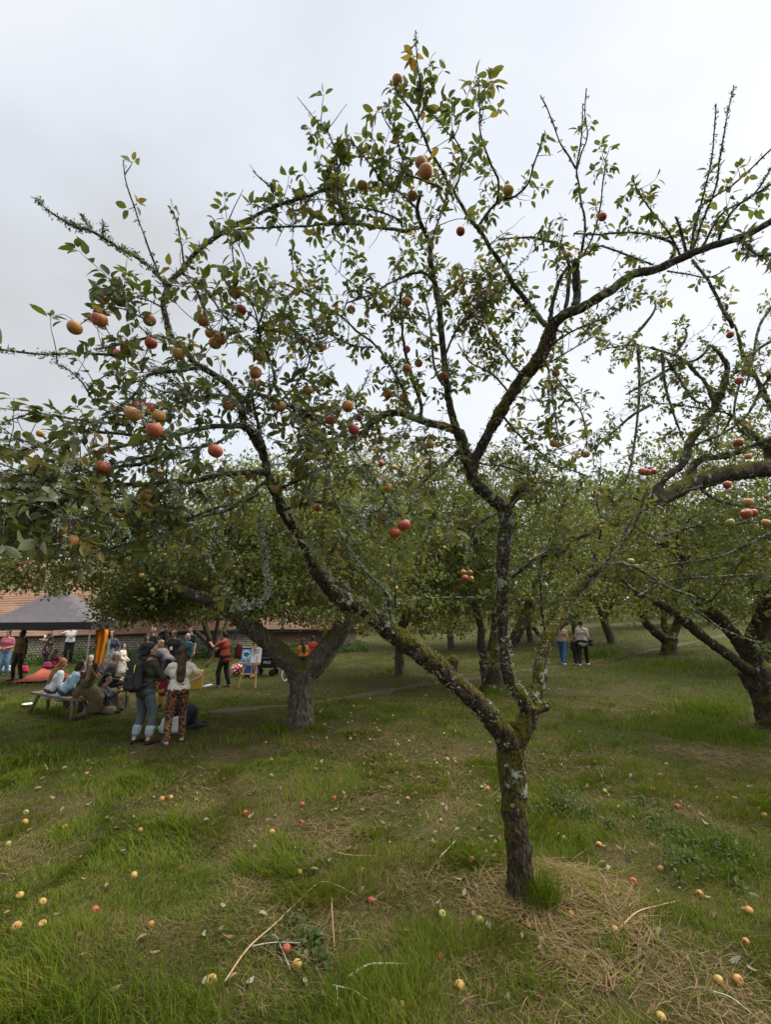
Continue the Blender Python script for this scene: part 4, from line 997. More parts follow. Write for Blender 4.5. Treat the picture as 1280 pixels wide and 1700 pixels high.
b7 = G(1107, 1086); y7 = b7[1]
orchard_tree('lichened apple tree forking low beside the rising path', b7 - np.array([0, 0, 0.05]), (b7[0], y7 + 0.4, b7[2] + 5.0), (4.6, 3.6, 3.5), 0.3, 1200, 14, 0.15, 83,
    limbs=[tl((1110, 1092, y7, 15), (1112, 1075, y7, 12), (1112, 1058, y7, 12)), tl((1108, 1066, y7, 8), (1090, 1050, y7, 7.5), (1070, 1030, y7, 6), (1060, 1000, y7, 4), (1040, 940, y7, 2)), tl((1112, 1062, y7, 8), (1122, 1045, y7, 7), (1127, 1020, y7, 6), (1120, 985, y7, 4), (1130, 930, y7, 2)), tl((1110, 1060, y7, 6), (1103, 1030, y7 + 0.5, 5), (1108, 990, y7 + 0.8, 3), (1100, 930, y7 + 1, 2))], bark=M_BARK3)
for k, (px, py, H, rx, lab) in enumerate([(575, 1072, 11.2, 5.2, 'shaded apple tree in front of the flint wall end'), (748, 1078, 11.0, 5.2, 'distant apple tree between the slim tree and the squat tree'), (880, 1066, 10.8, 5.4, 'distant apple tree just left of the walking family'),
                                          (955, 1052, 10.8, 5.4, 'distant apple tree right behind the walking family'), (1180, 1035, 9.5, 5, 'distant apple tree right of the lichened tree by the path'), (1075, 1040, 9.5, 5, 'distant apple tree half hidden by the lichened tree'), (200, 1062, 8.5, 4.6, 'apple tree rising behind the tiled roof'), (460, 1062, 9.5, 4.6, 'apple tree rising behind the brick wall')]):
    gen(lab, px, py, H + (0.9, -1.4, 0.6, -0.9, 0.8, -0.8, 0, 0)[k], rx, 0.2, 760, 13, 0.22, 101 + k * 7, hf=1.3, zlow=0.6, connect=False, voxel=0.08, gate=0.46)
# tree at the right edge, its limbs reaching back into view
b8 = G(1287, 1208); y8 = b8[1]; TLS = 0.84
right_limbs = [tl((1292, 1235, y8, 46), (1290, 1205, y8, 36), (1282, 1160, y8, 33), (1262, 1125, y8, 32), (1248, 1105, y8, 28)),
    tl((1255, 1110, y8, 17), (1240, 1085, y8 - 0.1, 14), (1225, 1062, y8 - 0.2, 12), (1197, 1030, y8 - 0.4, 12), (1167, 1004, y8 - 0.6, 11), (1143, 984, y8 - 0.7, 11), (1131, 963, y8 - 0.8, 10), (1137, 938, y8 - 0.9, 9), (1124, 918, y8 - 1.0, 7), (1093, 900, y8 - 1.1, 5)),
    tl((1250, 1118, y8, 12), (1224, 1098, y8 - 0.5, 10), (1191, 1074, y8 - 0.9, 9.5), (1163, 1054, y8 - 1.2, 9.5), (1135, 1028, y8 - 1.4, 9), (1106, 1008, y8 - 1.6, 8), (1078, 992, y8 - 1.7, 7), (1060, 984, y8 - 1.8, 5), (1030, 960, y8 - 1.9, 3)),
    tl((1252, 1110, y8, 19), (1250, 1075, y8 - 0.2, 18), (1265, 1030, y8 - 0.5, 18), (1290, 980, y8 - 1, 18), (1325, 900, y8 - 1.8, 18), (1335, 820, y8 - 2.4, 18), (1300, 778, y8 - 2.8, 18), (1250, 780, y8 - 3, 17), (1195, 790, y8 - 3.1, 17), (1150, 803, y8 - 3.2, 16), (1110, 822, y8 - 3.3, 14), (1088, 836, y8 - 3.4, 12)),
    tl((1086, 838, y8 - 3.4, 8), (1092, 812, y8 - 3.4, 10), (1110, 790, y8 - 3.4, 9), (1135, 770, y8 - 3.4, 9), (1142, 750, y8 - 3.4, 9), (1148, 730, y8 - 3.4, 9), (1170, 705, y8 - 3.4, 9.5), (1190, 670, y8 - 3.4, 10), (1202, 640, y8 - 3.4, 9.5), (1208, 612, y8 - 3.4, 8.5), (1198, 592, y8 - 3.4, 6), (1183, 573, y8 - 3.4, 5)),
    tl((1186, 666, y8 - 3.4, 7.5), (1175, 640, y8 - 3.3, 6), (1150, 612, y8 - 3.2, 6), (1125, 592, y8 - 3.1, 5), (1090, 580, y8 - 3.0, 4.5), (1055, 573, y8 - 2.9, 4), (1010, 578, y8 - 2.8, 3), (975, 592, y8 - 2.8, 2)),
    tl((1135, 808, y8 - 3.2, 9), (1148, 780, y8 - 3.1, 9), (1165, 762, y8 - 3.1, 9), (1210, 755, y8 - 3.0, 8), (1245, 742, y8 - 3, 7), (1300, 720, y8 - 3, 6)),
    tl((1283, 760, y8 - 2.9, 12), (1275, 740, y8 - 2.9, 9), (1262, 732, y8 - 2.9, 6), (1240, 712, y8 - 3, 4), (1215, 690, y8 - 3, 3.5), (1190, 682, y8 - 3.1, 3), (1120, 672, y8 - 3.2, 2.5), (1080, 668, y8 - 3.2, 1.6)),
    tl((1283, 765, y8 - 2.9, 10), (1290, 700, y8 - 2.9, 8), (1262, 640, y8 - 2.9, 5), (1238, 600, y8 - 2.9, 4), (1222, 545, y8 - 2.9, 3), (1205, 515, y8 - 2.9, 2))]
right_limbs = [(c, r_ * (0.78 if k in (4, 5, 6) else 1.0)) for k, (c, r_) in enumerate(right_limbs)]
rt8 = orchard_tree('dark many limbed apple tree leaning in from the right edge', b8 - np.array([0, 0, 0.05]), (b8[0] - 0.6, y8 - 0.6, 4.3), (3.3, 2.6, 2.2), 0.32, 1250, 14, 0.092, 131, limbs=right_limbs, bark=M_BARK3, fruit=[('O', 16, 0.042), ('G', 10, 0.042), ('U', 8, 0.042)], voxel=0.03, gate=0.42, nsec=30)
TW8, FO8, LI8 = Acc(), Foliage(), Acc()
FRONT_LIMBS = LIMBS
LIMBS = []; n0 = 0
for k, (c, r_) in enumerate(right_limbs):
    if k >= 4: clothe(c, r_, TW8, FO8, LI8, rng, per_m=7, slen=(0.1, 0.4), leafy=0.6, size=0.085, spurs=7, lich=25, start=0.1)
    LIMBS.append((c, r_))
def free_limb(pts, r0, r1, Y0, Y1, **kw):
    c, r_ = trace(pts, r0, r1, Y0, Y1, 0.05)
    V, Q, T = tube(c, r_, 5, 0.35, 5, 40); TW8.add(V, Q, T); LIMBS.append((c, r_))
    o = dict(per_m=7, slen=(0.1, 0.32), leafy=0.6, size=0.085, spurs=7, lich=20); o.update(kw); clothe(c, r_, TW8, FO8, LI8, rng, **o)
yr8 = y8 - 3.2
for pts in [[(1060, 575), (1062, 640), (1058, 700), (1050, 760), (1040, 800)], [(1100, 585), (1105, 640), (1120, 690), (1135, 730)], [(1110, 600), (1150, 660), (1170, 670), (1180, 680)],
            [(1290, 560), (1250, 590), (1225, 650), (1222, 700), (1250, 730)], [(1290, 610), (1262, 650), (1240, 690), (1200, 720), (1150, 740)], [(1290, 500), (1262, 540), (1250, 600), (1240, 640)],
            [(1080, 672), (1050, 690), (1015, 720), (985, 745), (960, 760)], [(1085, 840), (1050, 860), (1030, 905), (1000, 950), (975, 975)], [(1090, 850), (1060, 830), (1030, 815), (1000, 820)], [(1100, 890), (1150, 875), (1200, 870), (1290, 865)],
            [(1150, 800), (1190, 830), (1240, 840), (1290, 850)], [(1180, 575), (1160, 595), (1130, 605), (1100, 610)], [(1130, 600), (1100, 620), (1065, 640), (1040, 655)], [(1040, 575), (1085, 520), (1088, 500)], [(1120, 590), (1140, 560), (1138, 545)],
            [(1290, 880), (1240, 905), (1190, 925), (1130, 935), (1080, 945)], [(1060, 990), (1110, 965), (1180, 958), (1250, 955), (1290, 960)], [(1290, 1090), (1250, 1065), (1200, 1045), (1165, 1020), (1130, 1000)]]:
    free_limb(pts, 2.8, 1.4, yr8, yr8)
def sprout8(n, ln, per_m, up):
    global TW, FO, LI
    keep = TW, FO, LI
    TW, FO, LI = TW8, FO8, LI8
    sprout(n, list(range(4, len(LIMBS))), ln, per_m, 0.6, up, None, 0.085, 15)
    TW, FO, LI = keep
sprout8(46, (0.3, 0.8), 8, 0.35)
finish_tree(rt8, TW8, FO8, LI8, FINE, M_LEAF, M_TWIG, singles=120)
b9 = G(1290, 1118)
orchard_tree('pale curving apple tree just behind the right edge tree', b9, (b9[0] + 0.3, b9[1] + 0.5, b9[2] + 4.0), (3.6, 3, 2.3), 0.28, 800, 14, 0.13, 151,
    limbs=[tl((1295, 1130, b9[1], 26), (1285, 1090, b9[1], 22), (1272, 1040, b9[1], 17), (1262, 1000, b9[1], 14)), tl((1266, 1010, b9[1], 12), (1262, 985, b9[1], 11.5), (1250, 962, b9[1], 11), (1225, 945, b9[1], 10), (1216, 925, b9[1], 9), (1224, 895, b9[1], 7), (1215, 840, b9[1], 4)), tl((1285, 1080, b9[1], 12), (1310, 1020, b9[1], 11), (1330, 960, b9[1], 9), (1345, 880, b9[1], 5))])
# the wood that closes the view
def far_wood():
    r = np.random.default_rng(9); A = Acc()
    n = 26000
    x = r.uniform(-75, 85, n); y = r.uniform(46, 62, n) + 6 * np.sin(x * 0.07)
    top = 5.0 + 3.5 * fbm(xy0(x * 0.13, np.zeros(n)), 3, 4) + 1.5 * fbm(xy0(x * 0.6, y * 0.4), 2, 6)
    z = hgt(x, y) + top * r.random(n) ** 0.75
    d = nrm(r.normal(size=(n, 3)) + np.array([0, 0, -0.2])); up = nrm(r.normal(size=(n, 3)) * 0.6 + np.array([0, -0.4, 1]))
    leaves_into(A, FLAT, np.stack([x, y, z], 1), d, up, r.uniform(0.4, 0.75, n), np.clip(fbm(xy0(x * 0.3, z), 2, 3) * 0.9 + r.normal(size=n) * 0.1, 0, 1), r)
    link('far_wood', A.mesh('far_wood', [M_LEAF2]), kind='stuff', label='green wood closing the view behind the orchard', category='wood')
far_wood()
# ------------------------------------------------------------------ people
def capsule(p0, r0, p1, r1, sides=10):
    p0, p1 = np.array(p0, float), np.array(p1, float); t = p1 - p0; L = np.linalg.norm(t)
    t = t / L if L > 1e-6 else np.array([0, 0, 1.0])
    if L < 1e-6: p1 = p0 + t * 1e-3
    pts, rad = [], []
    for k in (1.0, 0.85, 0.5, 0.0): pts.append(p0 - t * r0 * k); rad.append(r0 * math.sqrt(max(0.0004, 1 - k * k)))
    for k in (0.0, 0.5, 0.85, 1.0): pts.append(p1 + t * r1 * k); rad.append(r1 * math.sqrt(max(0.0004, 1 - k * k)))
    return tube(np.array(pts), np.array(rad), sides)
def blob(caps, voxel, mat, name, smooth_it=3, puff=0.0, seed=0):
    A = Acc()
    for c in caps: A.add(*capsule(*c))
    me = remesh(np.concatenate(A.V), np.concatenate(A.Q), np.concatenate(A.T), voxel, smooth_it)
    if puff:
        V, N = mesh_co(me), mesh_no(me); set_co(me, V + N * ((fbm(V * 16, 2, seed) - 0.5) * puff)[:, None])
    me.name = name; me.materials.append(mat); return me
def ik(a, b_, l1, l2, pole):
    a, b_ = np.array(a, float), np.array(b_, float); d = b_ - a; L = np.linalg.norm(d)
    if L > (l1 + l2) * 0.995: b_ = a + d / L * (l1 + l2) * 0.995; d = b_ - a; L = np.linalg.norm(d)
    t = d / L; x = (l1 * l1 - l2 * l2 + L * L) / (2 * L); h = math.sqrt(max(0, l1 * l1 - x * x))
    p = np.array(pole, float); p = p - t * (p @ t); p = nrm(p)
    return a + t * x + p * h, b_
SKIN = {'fair': plain((0.50, 0.29, 0.21), 0.55, 0.06, 30, 'fair_skin'), 'tan': plain((0.34, 0.19, 0.12), 0.55, 0.06, 30, 'tan_skin'), 'dark': plain((0.10, 0.055, 0.038), 0.55, 0.06, 30, 'brown_skin')}
M_EYE = plain((0.02, 0.015, 0.012), 0.3, 0.05, 30, 'eye'); M_LIP = plain((0.35, 0.12, 0.10), 0.5, 0.05, 30, 'lip')
HAIRC = dict(black=(0.012, 0.010, 0.010), brown=(0.06, 0.032, 0.018), ginger=(0.22, 0.085, 0.03), grey=(0.22, 0.20, 0.18), sandy=(0.20, 0.13, 0.075), dkbrown=(0.03, 0.018, 0.012))
def hair_mat(k): return plain(HAIRC[k], 0.6, 0.35, 70, k + '_hair')
def rotx(v, a): return np.array([v[0], v[1] * math.cos(a) + v[2] * math.sin(a), -v[1] * math.sin(a) + v[2] * math.cos(a)])
def person(label, at, H=1.7, face=0.0, pelvis=None, lean=4, feet=None, hands=None, knees=(0, 1, 0.1), elbows=None, head=(0, 0), skin='fair', hair=('short', 'brown'), top=(0.2, 0.2, 0.2), sleeve='long', legs=(0.03, 0.03, 0.04), leg_to=0.97, shoe=(0.03, 0.03, 0.03), dress=None, skirt=None, voxel=0.017, group=None, hang=0.0, width=1.0):
    """a figure facing local +Y; positions in metres for a 1.70 m body, scaled to H. top / legs: colour or material"""
    s = H / 1.7; voxel = 0.019 if voxel <= 0.013 else 0.024 if voxel < 0.018 else 0.028
    pel = np.array(pelvis if pelvis is not None else (0, 0, 0.93)); la = R(lean)
    tp = lambda x, y, z: pel + rotx(np.array([x * width, y, z]), la)
    feet = feet or [(-0.1, 0.0, 0), (0.1, 0.05, 0)]
    hands = hands or [(-0.25, 0.06, 0.80), (0.25, 0.06, 0.80)]
    elbows = elbows or [(-0.5, -1, -0.3), (0.5, -1, -0.3)]
    mm = lambda c, nm='cloth': c if not isinstance(c, (tuple, list)) else plain(tuple(c), 0.85, 0.22, 18, nm)
    sk = SKIN[skin]
    J = {}
    body, shirt, trous, shoes, hairc = [], [], [], [], []
    tor = [(tp(-0.07, 0, 0.0), 0.112, tp(0.07, 0, 0.0), 0.112), (tp(-0.05, 0.005, 0.14), 0.104, tp(0.05, 0.005, 0.14), 0.104), (tp(-0.075, 0.005, 0.31), 0.112, tp(0.075, 0.005, 0.31), 0.112), (tp(-0.12, -0.005, 0.425), 0.068, tp(0.12, -0.005, 0.425), 0.068), (tp(0, 0, 0), 0.105, tp(0, 0, 0.33), 0.11)]
    body += tor; infl = 0.022
    shirt += [(a_, r0 + infl, b_, r1 + infl) for a_, r0, b_, r1 in tor[1:4]] + [(tp(-0.068, 0, 0.04), 0.137, tp(0.068, 0, 0.04), 0.137), (tp(-0.06, 0, 0.12), 0.126, tp(0.06, 0, 0.12), 0.126), (tp(0, 0, 0.05), 0.125, tp(0, 0, 0.33), 0.126)]
    if hang: shirt += [(tp(-0.06, 0, -hang), 0.122, tp(0.06, 0, -hang), 0.122), (tp(0, 0, 0.05), 0.125, tp(0, 0, -hang), 0.125)]
    trous += [(tp(-0.072, 0, 0.0), 0.134, tp(0.072, 0, 0.0), 0.134), (tp(-0.06, 0, 0.08), 0.122, tp(0.06, 0, 0.08), 0.122)]
    hp, hy = R(head[0]), R(head[1])
    nb = tp(0, 0, 0.46); hd = pel + rotx(np.array([0, 0.0, 0.53]), la)
    def hw(x, y, z):
        v = np.array([x * math.cos(hy) - y * math.sin(hy), x * math.sin(hy) + y * math.cos(hy), z]); return hd + rotx(v, la * 0.6 + hp)
    body += [(nb, 0.055, hw(0, 0.01, 0.06), 0.05), (hw(0, 0.005, 0.14), 0.078, hw(0, -0.012, 0.175), 0.086), (hw(0, 0.045, 0.065), 0.042, hw(0, 0.035, 0.12), 0.06), (hw(0, 0.088, 0.125), 0.013, hw(0, 0.100, 0.108), 0.014),
             (hw(-0.082, -0.005, 0.11), 0.013, hw(-0.086, -0.012, 0.14), 0.015), (hw(0.082, -0.005, 0.11), 0.013, hw(0.086, -0.012, 0.14), 0.015)]
    hs, hk = hair
    if hs != 'bald':
        hairc += [(hw(0, -0.018, 0.165), 0.096, hw(0, -0.03, 0.185), 0.094), (hw(0, -0.05, 0.09), 0.07, hw(0, -0.035, 0.15), 0.085)]
    if hs == 'long':
        b0 = tp(0, -0.13, 0.18); hairc += [(hw(0, -0.07, 0.1), 0.075, tp(0, -0.125, 0.36), 0.075), (tp(-0.03, -0.125, 0.36), 0.062, tp(-0.05, -0.14, 0.2), 0.03), (tp(0.03, -0.125, 0.36), 0.062, tp(0.045, -0.14, 0.17), 0.028), (tp(0, -0.125, 0.36), 0.06, tp(0, -0.145, 0.15), 0.03),
                  (hw(-0.075, 0.0, 0.12), 0.035, tp(-0.1, -0.02, 0.38), 0.03), (hw(0.075, 0.0, 0.12), 0.035, tp(0.1, -0.02, 0.38), 0.03)]
    if hs == 'bob': hairc += [(hw(-0.07, -0.02, 0.12), 0.045, hw(-0.075, -0.02, 0.03), 0.035), (hw(0.07, -0.02, 0.12), 0.045, hw(0.075, -0.02, 0.03), 0.035), (hw(0, -0.07, 0.1), 0.06, hw(0, -0.07, 0.02), 0.05)]
    if hs == 'bun': hairc += [(hw(0, -0.12, 0.2), 0.05, hw(0, -0.125, 0.21), 0.05)]
    for k, sx in ((0, -1), (1, 1)):
        sh = tp(sx * 0.172, -0.005, 0.425); el, wr = ik(sh, hands[k], 0.285, 0.25, elbows[k])
        body += [(sh, 0.052, el, 0.04), (el, 0.039, wr, 0.027)]
        if sleeve == 'long': shirt += [(sh, 0.07, el, 0.056), (el, 0.055, el + (wr - el) * 0.93, 0.043)]
        elif sleeve == 'short': shirt += [(sh, 0.07, sh + (el - sh) * 0.62, 0.062)]
        else: shirt += [(sh - (sh - nb) * 0.2, 0.055, sh - (sh - nb) * 0.3, 0.055)]
        hdv = nrm(wr - el); J['w%d' % k], J['h%d' % k] = wr, hdv
        body += [(wr, 0.026, wr + hdv * 0.055, 0.032)]
        hip = tp(sx * 0.088, 0, -0.02); kn, an = ik(hip, np.array(feet[k], float) + np.array([0, -0.02, 0.085]), 0.425, 0.42, np.array(knees) + np.array([sx * 0.15, 0, 0]))
        calf = kn + (an - kn) * 0.33 + nrm(np.cross(np.cross(an - kn, np.array(knees, float)), an - kn) * 0 + np.array([0, -0.001, 0])) * 0.012
        body += [(hip, 0.082, kn, 0.054), (kn, 0.05, calf, 0.052), (calf, 0.052, an, 0.034)]
        f0 = np.array(feet[k], float); shin = nrm(an - kn)
        ft = np.array([sx * 0.02, 0.17, 0.0]) if abs(shin[2]) > 0.5 else np.array([0, 0.02, -0.02]) + shin * 0.16
        toe = f0 + ft + np.array([0, 0, 0.03]); heel = f0 + np.array([0, -0.045, 0.035]) if abs(shin[2]) > 0.5 else an
        body += [(an, 0.034, heel, 0.032), (heel, 0.03, toe, 0.028)]
        shoes.append([(heel, 0.042, toe, 0.036), (an + np.array([0, 0, -0.03]), 0.044, heel, 0.042), (heel + (toe - heel) * 0.55, 0.044, toe, 0.037)])
        trous += [(hip, 0.104, kn, 0.078)]
        e = (leg_to - 0.5) / 0.5
        if e > 0: trous += [(kn, 0.077, kn + (an - kn) * e, 0.064)]
        J['k%d' % k], J['a%d' % k] = kn, an
    sc = lambda caps: [(np.array(a_) * s, r0 * s, np.array(b_) * s, r1 * s) for a_, r0, b_, r1 in caps]
    me = blob(sc(body), voxel * 0.92, sk, 'person', 1)
    # fingers, eyes and mouth belong to the same body mesh
    A = Acc(); mi = []
    nq0 = len(me.polygons); V0 = mesh_co(me)
    polys = np.empty(len(me.loops), np.int32); me.loops.foreach_get('vertex_index', polys)
    A.add(V0, polys.reshape(-1, 4) if len(polys) == 4 * nq0 else ())
    extra = Acc(); emid = []
    def put(c, m_):
        V, Q, T = c; extra.add(V, Q, T); emid.append((len(Q), len(T), m_))
    for k, sx in ((0, -1), (1, 1)):
        w, d = J['w%d' % k], J['h%d' % k]; side = nrm(np.cross(d, np.array([0, 0.3, 1.0]))); nn = np.cross(d, side)
        for q, (o, ln) in enumerate(((-0.03, 0.062), (-0.01, 0.072), (0.011, 0.068), (0.031, 0.052))):
            p0 = w + d * 0.062 + side * o; p1 = p0 + d * ln * 0.5 + nn * 0.006 * sx; p2 = p1 + d * ln * 0.4 - np.array([0, 0, 0.018])
            put(tube(np.array([p0, p1, p2]) * s, np.array([0.0095, 0.009, 0.007]) * s, 5), 0)
        p0 = w + d * 0.02 + side * 0.03; put(tube(np.array([p0, p0 + side * 0.025 + d * 0.03, p0 + side * 0.028 + d * 0.058]) * s, np.array([0.0115, 0.0105, 0.008]) * s, 5), 0)
    for sx in (-1, 1): put(capsule(hw(sx * 0.031, 0.083, 0.142) * s, 0.009 * s, hw(sx * 0.037, 0.082, 0.142) * s, 0.009 * s, 6), 1); put(capsule(hw(sx * 0.02, 0.088, 0.158) * s, 0.004 * s, hw(sx * 0.048, 0.082, 0.16) * s, 0.004 * s, 5), 1)
    put(capsule(hw(-0.02, 0.092, 0.078) * s, 0.006 * s, hw(0.02, 0.092, 0.078) * s, 0.006 * s, 5), 2)
    EV, EQ, ET = np.concatenate(extra.V), np.concatenate(extra.Q), np.concatenate(extra.T)
    full = make_mesh('person', np.vstack([V0, EV]), [polys.reshape(-1, 4), EQ + len(V0), ET + len(V0)], [sk, M_EYE, M_LIP], None, True,
                     np.concatenate([np.zeros(nq0, int)] + [np.full(a_, m_) for a_, b_, m_ in emid] + [np.full(b_, m_) for a_, b_, m_ in emid]))
    bpy.data.meshes.remove(me)
    root = link('person', full, label=label, category='person')
    if group: root['group'] = group
    root.location = at; root.rotation_euler = (0, 0, face)
    link('shirt' if dress is None else 'dress', blob(sc(shirt), voxel, mm(top, 'shirt_cloth'), 'shirt', 2, 0.014 * s, 3), root)
    if dress is not None or skirt is not None:
        zl = dress if dress is not None else skirt
        kl = (J['k0'] + J['k1']) / 2; w0 = tp(0, 0, 0.1); seg = []
        lo = kl + (w0 - kl) * (1 - zl) if zl <= 1 else kl + ((J['a0'] + J['a1']) / 2 - kl) * (zl - 1)
        for k in range(5):
            f = k / 4; c_ = w0 + (lo - w0) * f
            if zl > 1 and f > 0: c_ = w0 + (kl - w0) * min(1, f * 1.6) if f < 0.6 else kl + (lo - kl) * (f - 0.6) / 0.4
            seg.append((c_ + np.array([-0.05 - 0.05 * f, 0, 0]), 0.135 + 0.02 * f, c_ + np.array([0.05 + 0.05 * f, 0, 0]), 0.135 + 0.02 * f))
        seg += [(seg[k][0], seg[k][1], seg[k + 1][0], seg[k + 1][1]) for k in range(4)] + [(seg[k][2], seg[k][3], seg[k + 1][2], seg[k + 1][3]) for k in range(4)]
        link('skirt', blob(sc(seg), voxel, mm(top if dress is not None else legs), 'skirt', 4, 0.03 * s, 5), root)
    if legs is not None and skirt is None: link('trousers', blob(sc(trous), voxel, mm(legs, 'trouser_cloth'), 'trousers', 2, 0.016 * s, 9), root)
    for q in shoes: link('shoe', blob(sc(q), voxel * 0.85, mm(shoe, 'shoe_leather'), 'shoe', 2), root)
    if hairc: link('hair', blob(sc(hairc), voxel, hair_mat(hk), 'hair', 2, 0.03 * s, 2), root)
    root['_s'] = s
    root_joints[root.name] = {k: v * s for k, v in J.items()}
    root_joints[root.name].update(chest=tp(0, 0, 0.3) * s, back=tp(0, -0.14, 0.26) * s, lean=la, s=s)
    del root['_s']
    return root
root_joints = {}
def local_to_world(root, p):
    a = root.rotation_euler[2]; p = np.array(p); return np.array(root.location) + np.array([p[0] * math.cos(a) - p[1] * math.sin(a), p[0] * math.sin(a) + p[1] * math.cos(a), p[2]])
def spotted(name, base, dot, scale, thr=0.32, rough=0.85):
    m, nt, b, out = new_mat(name)
    vo = nd(nt, 'ShaderNodeTexVoronoi'); vo.inputs['Scale'].default_value = scale; nt.links.new(coords(nt), vo.inputs['Vector'])
    nt.links.new(mix(nt, ramp(nt, vo.outputs['Distance'], [(thr, 1.0), (thr + 0.06, 0.0)]), base, dot), b.inputs['Base Color']); b.inputs['Roughness'].default_value = rough
    return m
def veined(name, base, line, scale):
    m, nt, b, out = new_mat(name)
    vo = nd(nt, 'ShaderNodeTexVoronoi', feature='DISTANCE_TO_EDGE'); vo.inputs['Scale'].default_value = scale
    v = coords(nt); nz = nd(nt, 'ShaderNodeTexNoise'); nz.inputs['Scale'].default_value = 9; nt.links.new(v, nz.inputs['Vector'])
    nt.links.new(mix(nt, 0.12, v, nz.outputs['Color']), vo.inputs['Vector'])
    nt.links.new(mix(nt, ramp(nt, vo.outputs['Distance'], [(0.03, 1.0), (0.09, 0.0)]), base, line), b.inputs['Base Color']); b.inputs['Roughness'].default_value = 0.9
    return m
SITG = dict(pelvis=(0, 0, 0.13), feet=[(-0.14, 0.42, 0), (0.16, 0.45, 0)], knees=(0, 0.3, 1), hands=[(-0.22, 0.32, 0.42), (0.2, 0.34, 0.42)], lean=14)
SITB = dict(pelvis=(0, 0, 0.50), feet=[(-0.13, 0.42, 0), (0.13, 0.40, 0)], knees=(0, 1, 1), hands=[(-0.16, 0.34, 0.60), (0.16, 0.34, 0.60)], lean=20)
SIT_WIDE = dict(SITB, feet=[(-0.2, 0.5, 0), (0.12, 0.45, 0)])
# two women in front
bp = person('woman in dark olive jacket and rolled jeans wearing a black backpack', G(232, 1236), 1.74, R(-30), feet=[(-0.13, -0.02, 0), (0.12, 0.08, 0)], hands=[(-0.08, 0.34, 1.12), (0.14, 0.36, 1.12)], elbows=[(-0.8, -0.6, -0.6), (0.8, -0.6, -0.6)], lean=3, head=(8, -25), skin='fair', hair=('bun', 'black'), top=(0.035, 0.033, 0.022), legs=plain((0.075, 0.092, 0.108), 0.9, 0.3, 30, 'washed_denim'), leg_to=0.83, shoe=(0.015, 0.014, 0.014), voxel=0.013, width=1.08, hang=0.06)
J = root_joints[bp.name]; s = J['s']
for k in (0, 1):
    kn, an = J['k%d' % k], J['a%d' % k]; a0, a1 = kn + (an - kn) * 0.56, kn + (an - kn) * 0.73
    link('rolled_cuff', blob([(a0, 0.084 * s, a1, 0.078 * s)], 0.012, plain((0.26, 0.30, 0.34), 0.9, 0.2, 40, 'pale_denim'), 'rolled_cuff', 1), bp)
wt = person('woman in white t-shirt and flowered trousers with hand on hip', G(289, 1233), 1.70, R(28), feet=[(-0.15, -0.1, 0), (0.12, 0.08, 0)], hands=[(-0.2, 0.36, 1.06), (0.17, -0.02, 1.05)], elbows=[(-0.8, -0.6, -0.5), (1, -0.35, 0.1)], lean=-2, head=(0, 15), hair=('long', 'brown'), top=(0.62, 0.58, 0.50), sleeve='short', legs=veined('flowered_cloth', (0.022, 0.014, 0.014), (0.32, 0.12, 0.035), 15), leg_to=0.98, shoe=(0.36, 0.22, 0.30), voxel=0.013)
# the backpack
M_PACK = plain((0.018, 0.018, 0.020), 0.65, 0.25, 14, 'black_nylon')
J = root_joints[bp.name]; bk = J['back']; s = J['s']
pk = bpy.data.objects.new('backpack', None); COL.objects.link(pk); pk.location = local_to_world(bp, (0, -0.02, 0)); pk.rotation_euler = bp.rotation_euler
pk['label'] = 'black backpack with small white logo and lime tag on the olive jacket'; pk['category'] = 'backpack'
y0 = bk[1] - 0.10
link('bag_body', blob([((-0.1, y0, 1.04), 0.10, (0.1, y0, 1.04), 0.10), ((-0.1, y0, 1.40), 0.085, (0.1, y0, 1.40), 0.085), ((-0.1, y0, 1.04), 0.10, (-0.09, y0, 1.42), 0.085), ((0.1, y0, 1.04), 0.10, (0.09, y0, 1.42), 0.085), ((0, y0, 1.04), 0.12, (0, y0, 1.42), 0.10), ((0, y0, 1.5), 0.06, (0, y0, 1.5), 0.06)], 0.016, M_PACK, 'bag_body', 2, 0.015, 4), pk)
link('pocket', blob([((-0.08, y0 - 0.09, 1.02), 0.05, (0.08, y0 - 0.09, 1.02), 0.05), ((-0.08, y0 - 0.09, 1.2), 0.045, (0.08, y0 - 0.09, 1.2), 0.045), ((-0.06, y0 - 0.09, 1.02), 0.06, (-0.06, y0 - 0.09, 1.2), 0.05), ((0.06, y0 - 0.09, 1.02), 0.06, (0.06, y0 - 0.09, 1.2), 0.05)], 0.014, M_PACK, 'pocket', 2), pk)
for sx in (-1, 1):
    A = Acc(); A.add(*tube(spline([(sx * 0.11, y0 + 0.06, 1.49), (sx * 0.13, 0.0, 1.56), (sx * 0.14, 0.16, 1.46), (sx * 0.16, 0.16, 1.28), (sx * 0.18, 0.02, 1.1), (sx * 0.14, y0 + 0.08, 1.03)], 0.03), 0.02, 6)); link('shoulder_strap', A.mesh('shoulder_strap', [M_PACK]), pk)
A = Acc(); A.add(*tube(np.array([(-0.11, y0 - 0.05, 0.96), (-0.115, y0 - 0.03, 0.8), (-0.11, y0 - 0.03, 0.66)]), 0.009, 5)); link('hanging_strap', A.mesh('hanging_strap', [M_PACK]), pk)
A = Acc(); A.add(*tube(np.array([(0.12, y0 - 0.075, 1.42), (0.125, y0 - 0.09, 1.36), (0.12, y0 - 0.09, 1.28)]), 0.011, 5)); link('tag', A.mesh('tag', [plain((0.42, 0.62, 0.05), 0.6, 0.1, 10, 'lime')]), pk)
A = Acc()
for k in range(3):
    a = np.linspace(0, math.pi / 2, 7); r_ = 0.018 + 0.012 * k
    A.add(*tube(np.stack([-0.06 + r_ * np.cos(a), np.full(7, y0 - 0.118), 1.33 + r_ * np.sin(a)], 1), 0.0035, 4))
